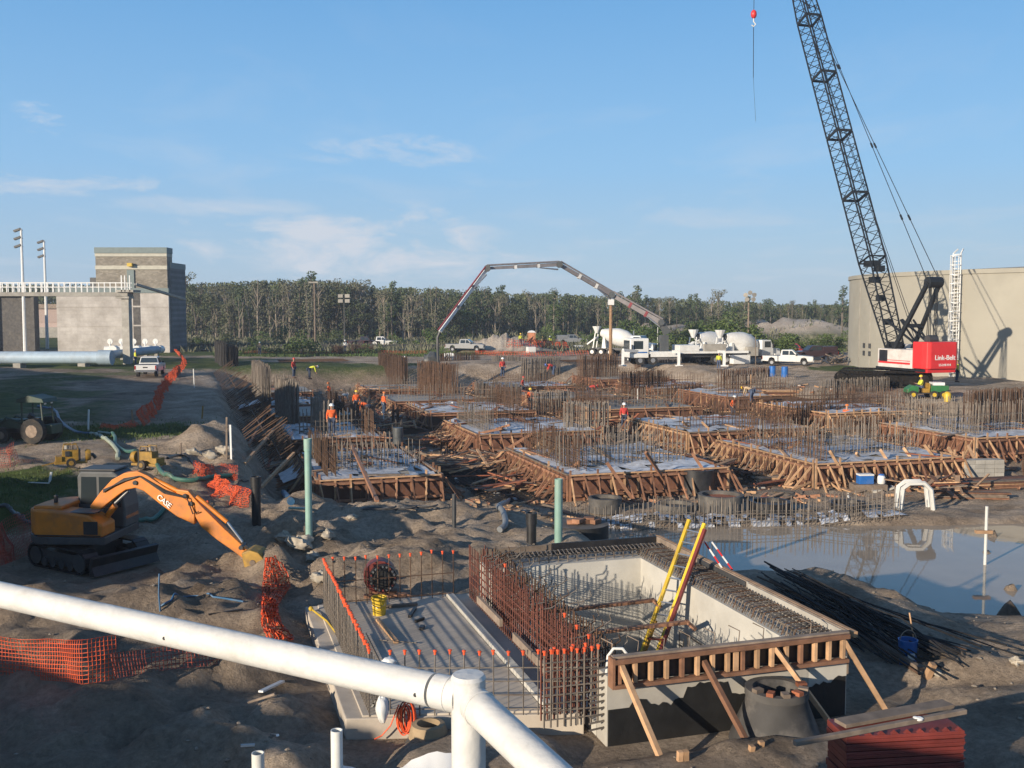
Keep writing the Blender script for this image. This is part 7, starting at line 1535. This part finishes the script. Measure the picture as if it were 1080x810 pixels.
# ================================================================== people
R.seed(9)
def skinned(name, J, Ed, Rr, m, parent, root=0, lev=1):
    me = bpy.data.meshes.new(name); me.from_pydata([tuple(j) for j in J], Ed, []); o = bpy.data.objects.new(name, me); C.objects.link(o); o.parent = parent
    o.modifiers.new('skin', 'SKIN'); 
    for i, r in enumerate(Rr): me.skin_vertices[0].data[i].radius = (r, r) if not isinstance(r, tuple) else r
    me.skin_vertices[0].data[root].use_root = True; s = o.modifiers.new('sub', 'SUBSURF'); s.levels = lev; s.render_levels = lev; me.materials.append(m); me.polygons.foreach_set('use_smooth', [True]*len(me.polygons))
    o.modifiers['skin'].use_smooth_shade = True
    return o
POSES = {
 'stand': dict(pel=(0, 0, .95), ch=(0, .02, 1.32), nk=(0, .0, 1.5), hd=(0, -.02, 1.64), sh=(.19, .01, 1.42), el=(.25, .03, 1.14), wr=(.26, -.1, .9), hp=(.09, 0, .92), kn=(.11, -.02, .5), an=(.12, .03, .09)),
 'walk': dict(pel=(0, 0, .93), ch=(0, -.03, 1.3), nk=(0, -.05, 1.48), hd=(0, -.08, 1.62), sh=(.19, -.03, 1.4), el=(.26, .08, 1.14), wr=(.26, -.12, .95), hp=(.09, 0, .9), kn=(.1, -.14, .5), an=(.11, -.1, .09), an2=(-.11, .28, .12), kn2=(-.1, .05, .5)),
 'reach': dict(pel=(0, 0, .95), ch=(0, -.05, 1.31), nk=(0, -.08, 1.48), hd=(0, -.13, 1.61), sh=(.19, -.06, 1.41), el=(.24, -.28, 1.25), wr=(.18, -.5, 1.3), hp=(.09, 0, .92), kn=(.13, -.04, .5), an=(.15, .04, .09)),
 'bend': dict(pel=(0, .1, .9), ch=(0, -.24, 1.08), nk=(0, -.42, 1.12), hd=(0, -.57, 1.08), sh=(.19, -.36, 1.08), el=(.22, -.42, .8), wr=(.17, -.5, .55), hp=(.1, .1, .88), kn=(.14, .02, .48), an=(.15, .05, .09)),
 'crouch': dict(pel=(0, .18, .42), ch=(0, -.02, .76), nk=(0, -.12, .93), hd=(0, -.2, 1.05), sh=(.19, -.08, .86), el=(.25, -.28, .62), wr=(.15, -.45, .5), hp=(.1, .16, .4), kn=(.2, -.24, .5), an=(.17, .02, .09)),
 'sit': dict(pel=(0, 0, .12), ch=(0, .03, .48), nk=(0, .02, .66), hd=(0, 0, .8), sh=(.19, .02, .58), el=(.24, -.1, .32), wr=(.14, -.36, .36), hp=(.1, -.02, .1), kn=(.13, -.42, .16), an=(.13, -.5, -.26)),
}
def person(loc, rz, pose, shirt, hat, label, s=1., vest=False):
    P = {k: V(v) for k, v in POSES[pose].items()}; t = thing('person', label, 'person', loc, rz); t.scale = (s, s, s)
    mir = lambda v: V((-v.x, v.y, v.z))
    L_ = lambda k: P[k]; Rt = lambda k: P.get(k+'2', mir(P[k]))
    an2 = Rt('an'); kn2 = Rt('kn')
    J = [P['pel'], P['ch'], P['nk'], P['hd']+V((0, 0, -.05)), P['hd']+V((0, -.005, .05)), P['hd']+V((0, 0, .11)), L_('sh'), L_('el'), L_('wr'), Rt('sh'), Rt('el'), Rt('wr'), L_('hp'), L_('kn'), L_('an'), Rt('hp'), kn2, an2, L_('an')+V((.02, -.16, -.05)), an2+V((-.02, -.16, -.05))]
    E = [(0, 1), (1, 2), (2, 3), (3, 4), (4, 5), (1, 6), (6, 7), (7, 8), (1, 9), (9, 10), (10, 11), (0, 12), (12, 13), (13, 14), (0, 15), (15, 16), (16, 17), (14, 18), (17, 19)]
    Rd = [(.14, .1), (.15, .1), .055, .075, .09, .07, .06, .042, .03, .06, .042, .03, .085, .055, .04, .085, .055, .04, .035, .035]
    # hands: palm and five fingers each, grown on the body
    for w, e, sg in ((8, 7, 1), (11, 10, -1)):
        d = (J[w]-J[e]).normalized(); side = V((1, 0, 0)); side = (side-d*side.dot(d)).normalized(); n = d.cross(side)
        J.append(J[w]+d*.06); Rd.append((.03, .02)); pi = len(J)-1; E.append((w, pi))
        for f_ in range(4): J.append(J[pi]+d*(.075 if f_ in (1, 2) else .06)+side*(f_-1.5)*.02+n*.015); Rd.append(.008); E.append((pi, len(J)-1))
        J.append(J[w]+d*.06-side*sg*.05+n*.02); Rd.append(.009); E.append((w, len(J)-1))
    skinned('body', J, E, Rd, SKIN, t)
    # clothes
    k = 1.18; Jt = [P['pel'], L_('hp'), L_('kn'), L_('an')+V((0, 0, .03)), Rt('hp'), kn2, an2+V((0, 0, .03))]
    skinned('trousers', Jt, [(0, 1), (1, 2), (2, 3), (0, 4), (4, 5), (5, 6)], [(.165, .125), .108, .078, .062, .108, .078, .062], JEAN, t)
    Js = [P['pel']+(P['ch']-P['pel'])*.12, P['ch'], P['nk']+(P['ch']-P['nk'])*.35, L_('sh'), L_('el'), L_('wr')+(L_('el')-L_('wr'))*.25, Rt('sh'), Rt('el'), Rt('wr')+(Rt('el')-Rt('wr'))*.25]
    skinned('shirt', Js, [(0, 1), (1, 2), (1, 3), (3, 4), (4, 5), (1, 6), (6, 7), (7, 8)], [(.165, .125), (.175, .13), .085, .078, .056, .045, .078, .056, .045], SHIRTS[shirt] if not vest else SHIRTS['white' if shirt in ('red', 'yellow') else 'blue' if shirt == 'orange' else shirt], t)
    if vest: skinned('vest', [P['pel']+(P['ch']-P['pel'])*.18, P['ch'], P['nk']+(P['ch']-P['nk'])*.45], [(0, 1), (1, 2)], [(.19, .145), (.21, .155), (.13, .1)], SHIRTS[shirt], t)
    for a in (L_('an'), an2):
        mb = MB(); mb.box((a.x, a.y-.06, a.z-.035), (.1, .28, .1)); mb.build('boot', BOOT, t, bevel=.02)
    up = (P['hd']-P['nk']).normalized(); hm = M.Translation(P['hd']+up*.03) @ up.to_track_quat('Z', 'Y').to_matrix().to_4x4()
    mb = MB(); mb.lathe([(.155, .03), (.125, .035), (.12, .09), (.085, .14), (.01, .155)], 14, hm, cap=False); mb.lathe([(.125, .035), (.01, .034)], 14, hm, cap=False); mb.build('hard_hat', HATS[hat], t, smooth=True)
    return t
PE = [ # px, py feet, pose, turn, colour, hat, label, z (None = raymarch)
 (310, 399, 'stand', 1.2, 'red', 'red', 'worker in red on the far left footing, left of the one in yellow', -8.0), (327, 400, 'bend', 2.0, 'yellow', 'white', 'worker in a yellow vest bending on the far left footing', -8.0), (347, 425, 'stand', -1., 'orange', 'orange', 'worker in orange beside the tall narrow bar panel', -8.2),
 (361, 430, 'bend', 2.6, 'white', 'white', 'worker in white bending left of the orange-vested one', -8.3), (376, 436, 'stand', .4, 'orange', 'yellow', 'worker in an orange vest and yellow hat standing over the bent one', -8.3), (387, 440, 'bend', -1.9, 'orange', 'orange', 'worker in orange bent low in the middle of the group', -8.3),
 (380, 453, 'bend', -1.2, 'blue', 'white', 'worker in blue with a white hat bending at the front of the group', -8.0), (405, 438, 'stand', 2.2, 'orange', 'orange', 'worker in orange at the right of the group by the pale pole', -8.2), (350, 460, 'stand', .3, 'orange', 'white', 'worker in orange low behind the front left footing', -7.9),
 (474, 441, 'crouch', 1.3, 'orange', 'white', 'worker in orange with a white hat crouching left of the middle', -7.3), (530, 399, 'stand', .5, 'red', 'white', 'worker in a red vest and white hat far in the middle', -8.0), (551, 417, 'walk', 1.4, 'red', 'red', 'worker in red walking behind the yellow-hatted one', -7.9),
 (559.5, 433, 'stand', -.4, 'orange', 'yellow', 'worker in orange with a yellow hat in the middle of the pit', -8.1), (583, 397, 'bend', -1.4, 'red', 'blue', 'worker in red far behind the middle, left of the first mixer truck', -8.0), (622, 421, 'bend', 1.8, 'red', 'red', 'worker in red bending over right of the middle', -8.0),
 (658, 453, 'stand', .1, 'red', 'white', 'worker in a red vest and white hat on the big middle footing', -8.2), (773, 443, 'walk', .9, 'orange', 'white', 'worker in orange with a white hat behind the right middle footing', -7.9), (792, 425, 'bend', -2.2, 'tan', 'yellow', 'worker in tan bending at the far right footing', -7.6),
 (892.5, 456, 'stand', 2.5, 'orange', 'orange', 'worker in orange among the bars below the crane', -7.9), (724, 381.5, 'bend', 1.5, 'red', 'red', 'worker in red bending under the pump truck deck', None), (758, 391, 'stand', 2.9, 'yellow', 'white', 'worker in a yellow vest standing on the right bank by the pump truck', None),
 (775, 382, 'walk', -1., 'yellow', 'white', 'worker in a yellow vest beside the right mixer truck', None), (1009, 403, 'stand', 1.5, 'yellow', 'yellow', 'worker in yellow and yellow hat right of the crane counterweight', None), (143, 386, 'stand', 2.2, 'yellow', 'white', 'worker in hi-vis beside the white pickup on the road', None),
 (549, 365, 'stand', .4, 'yellow', 'yellow', 'leftmost of three far workers by the portable toilet', None), (572, 366, 'walk', 1.2, 'tan', 'yellow', 'middle one of three far workers by the portable toilet', None), (580, 366, 'stand', -.6, 'yellow', 'white', 'rightmost of three far workers by the portable toilet', None),
 (424, 387, 'bend', .6, 'white', 'white', 'worker in white in the far left rows of bars', -8.0), (364, 372, 'stand', .2, 'white', 'white', 'worker in white at the far edge of the pit', None), (274, 375, 'stand', .2, 'tan', 'white', 'far worker in tan on the verge beyond the left of the pit', None)]
for px, py, pose, rz, sh, ht, lab, z in PE:
    p = G(px, py) if z is None else W(px, py, z)
    if z is not None:
        g_ = gz(p.x, p.y)+.02; top = g_
        u = p.x*CU+p.y*SU; v = -p.x*SU+p.y*CU
        for r in range(5):
            for c in range(4):
                if cols[c][0] < u < cols[c][0]+cols[c][1] and rowv[r][c] < v < rowv[r][c]+rowd[r]: top = float(floorz(cols[c][0]+cols[c][1]/2))+(1.15 if r < 3 else .8)
        q = W(px, py, top); p = V((q.x, q.y, top))
    person(p, rz, pose, sh, ht, lab, 1.03)
p = G(976, 420); person(p+V((-.25, .25, .68)), rad(176)+rad(90), 'sit', 'yellow', 'yellow', 'driver in yellow seated in the green utility vehicle')

# ------------------------------------------------------------------ morning haze
hm_ = bpy.data.materials.new('haze'); hm_.use_nodes = True; N = hm_.node_tree.nodes; L = hm_.node_tree.links; N.remove(N['Principled BSDF'])
pv = N.new('ShaderNodeVolumePrincipled'); pv.inputs['Density'].default_value = .0005; pv.inputs['Color'].default_value = (.78, .86, 1, 1); pv.inputs['Anisotropy'].default_value = .2
L.new(pv.outputs[0], N['Material Output'].inputs['Volume'])
mb = MB(); mb.bx(-420, 420, -60, 520, -11, 62); hz_ = mb.build('haze', hm_); hz_['kind'] = 'stuff'; hz_['label'] = 'thin morning haze over the whole site'; hz_['category'] = 'haze'
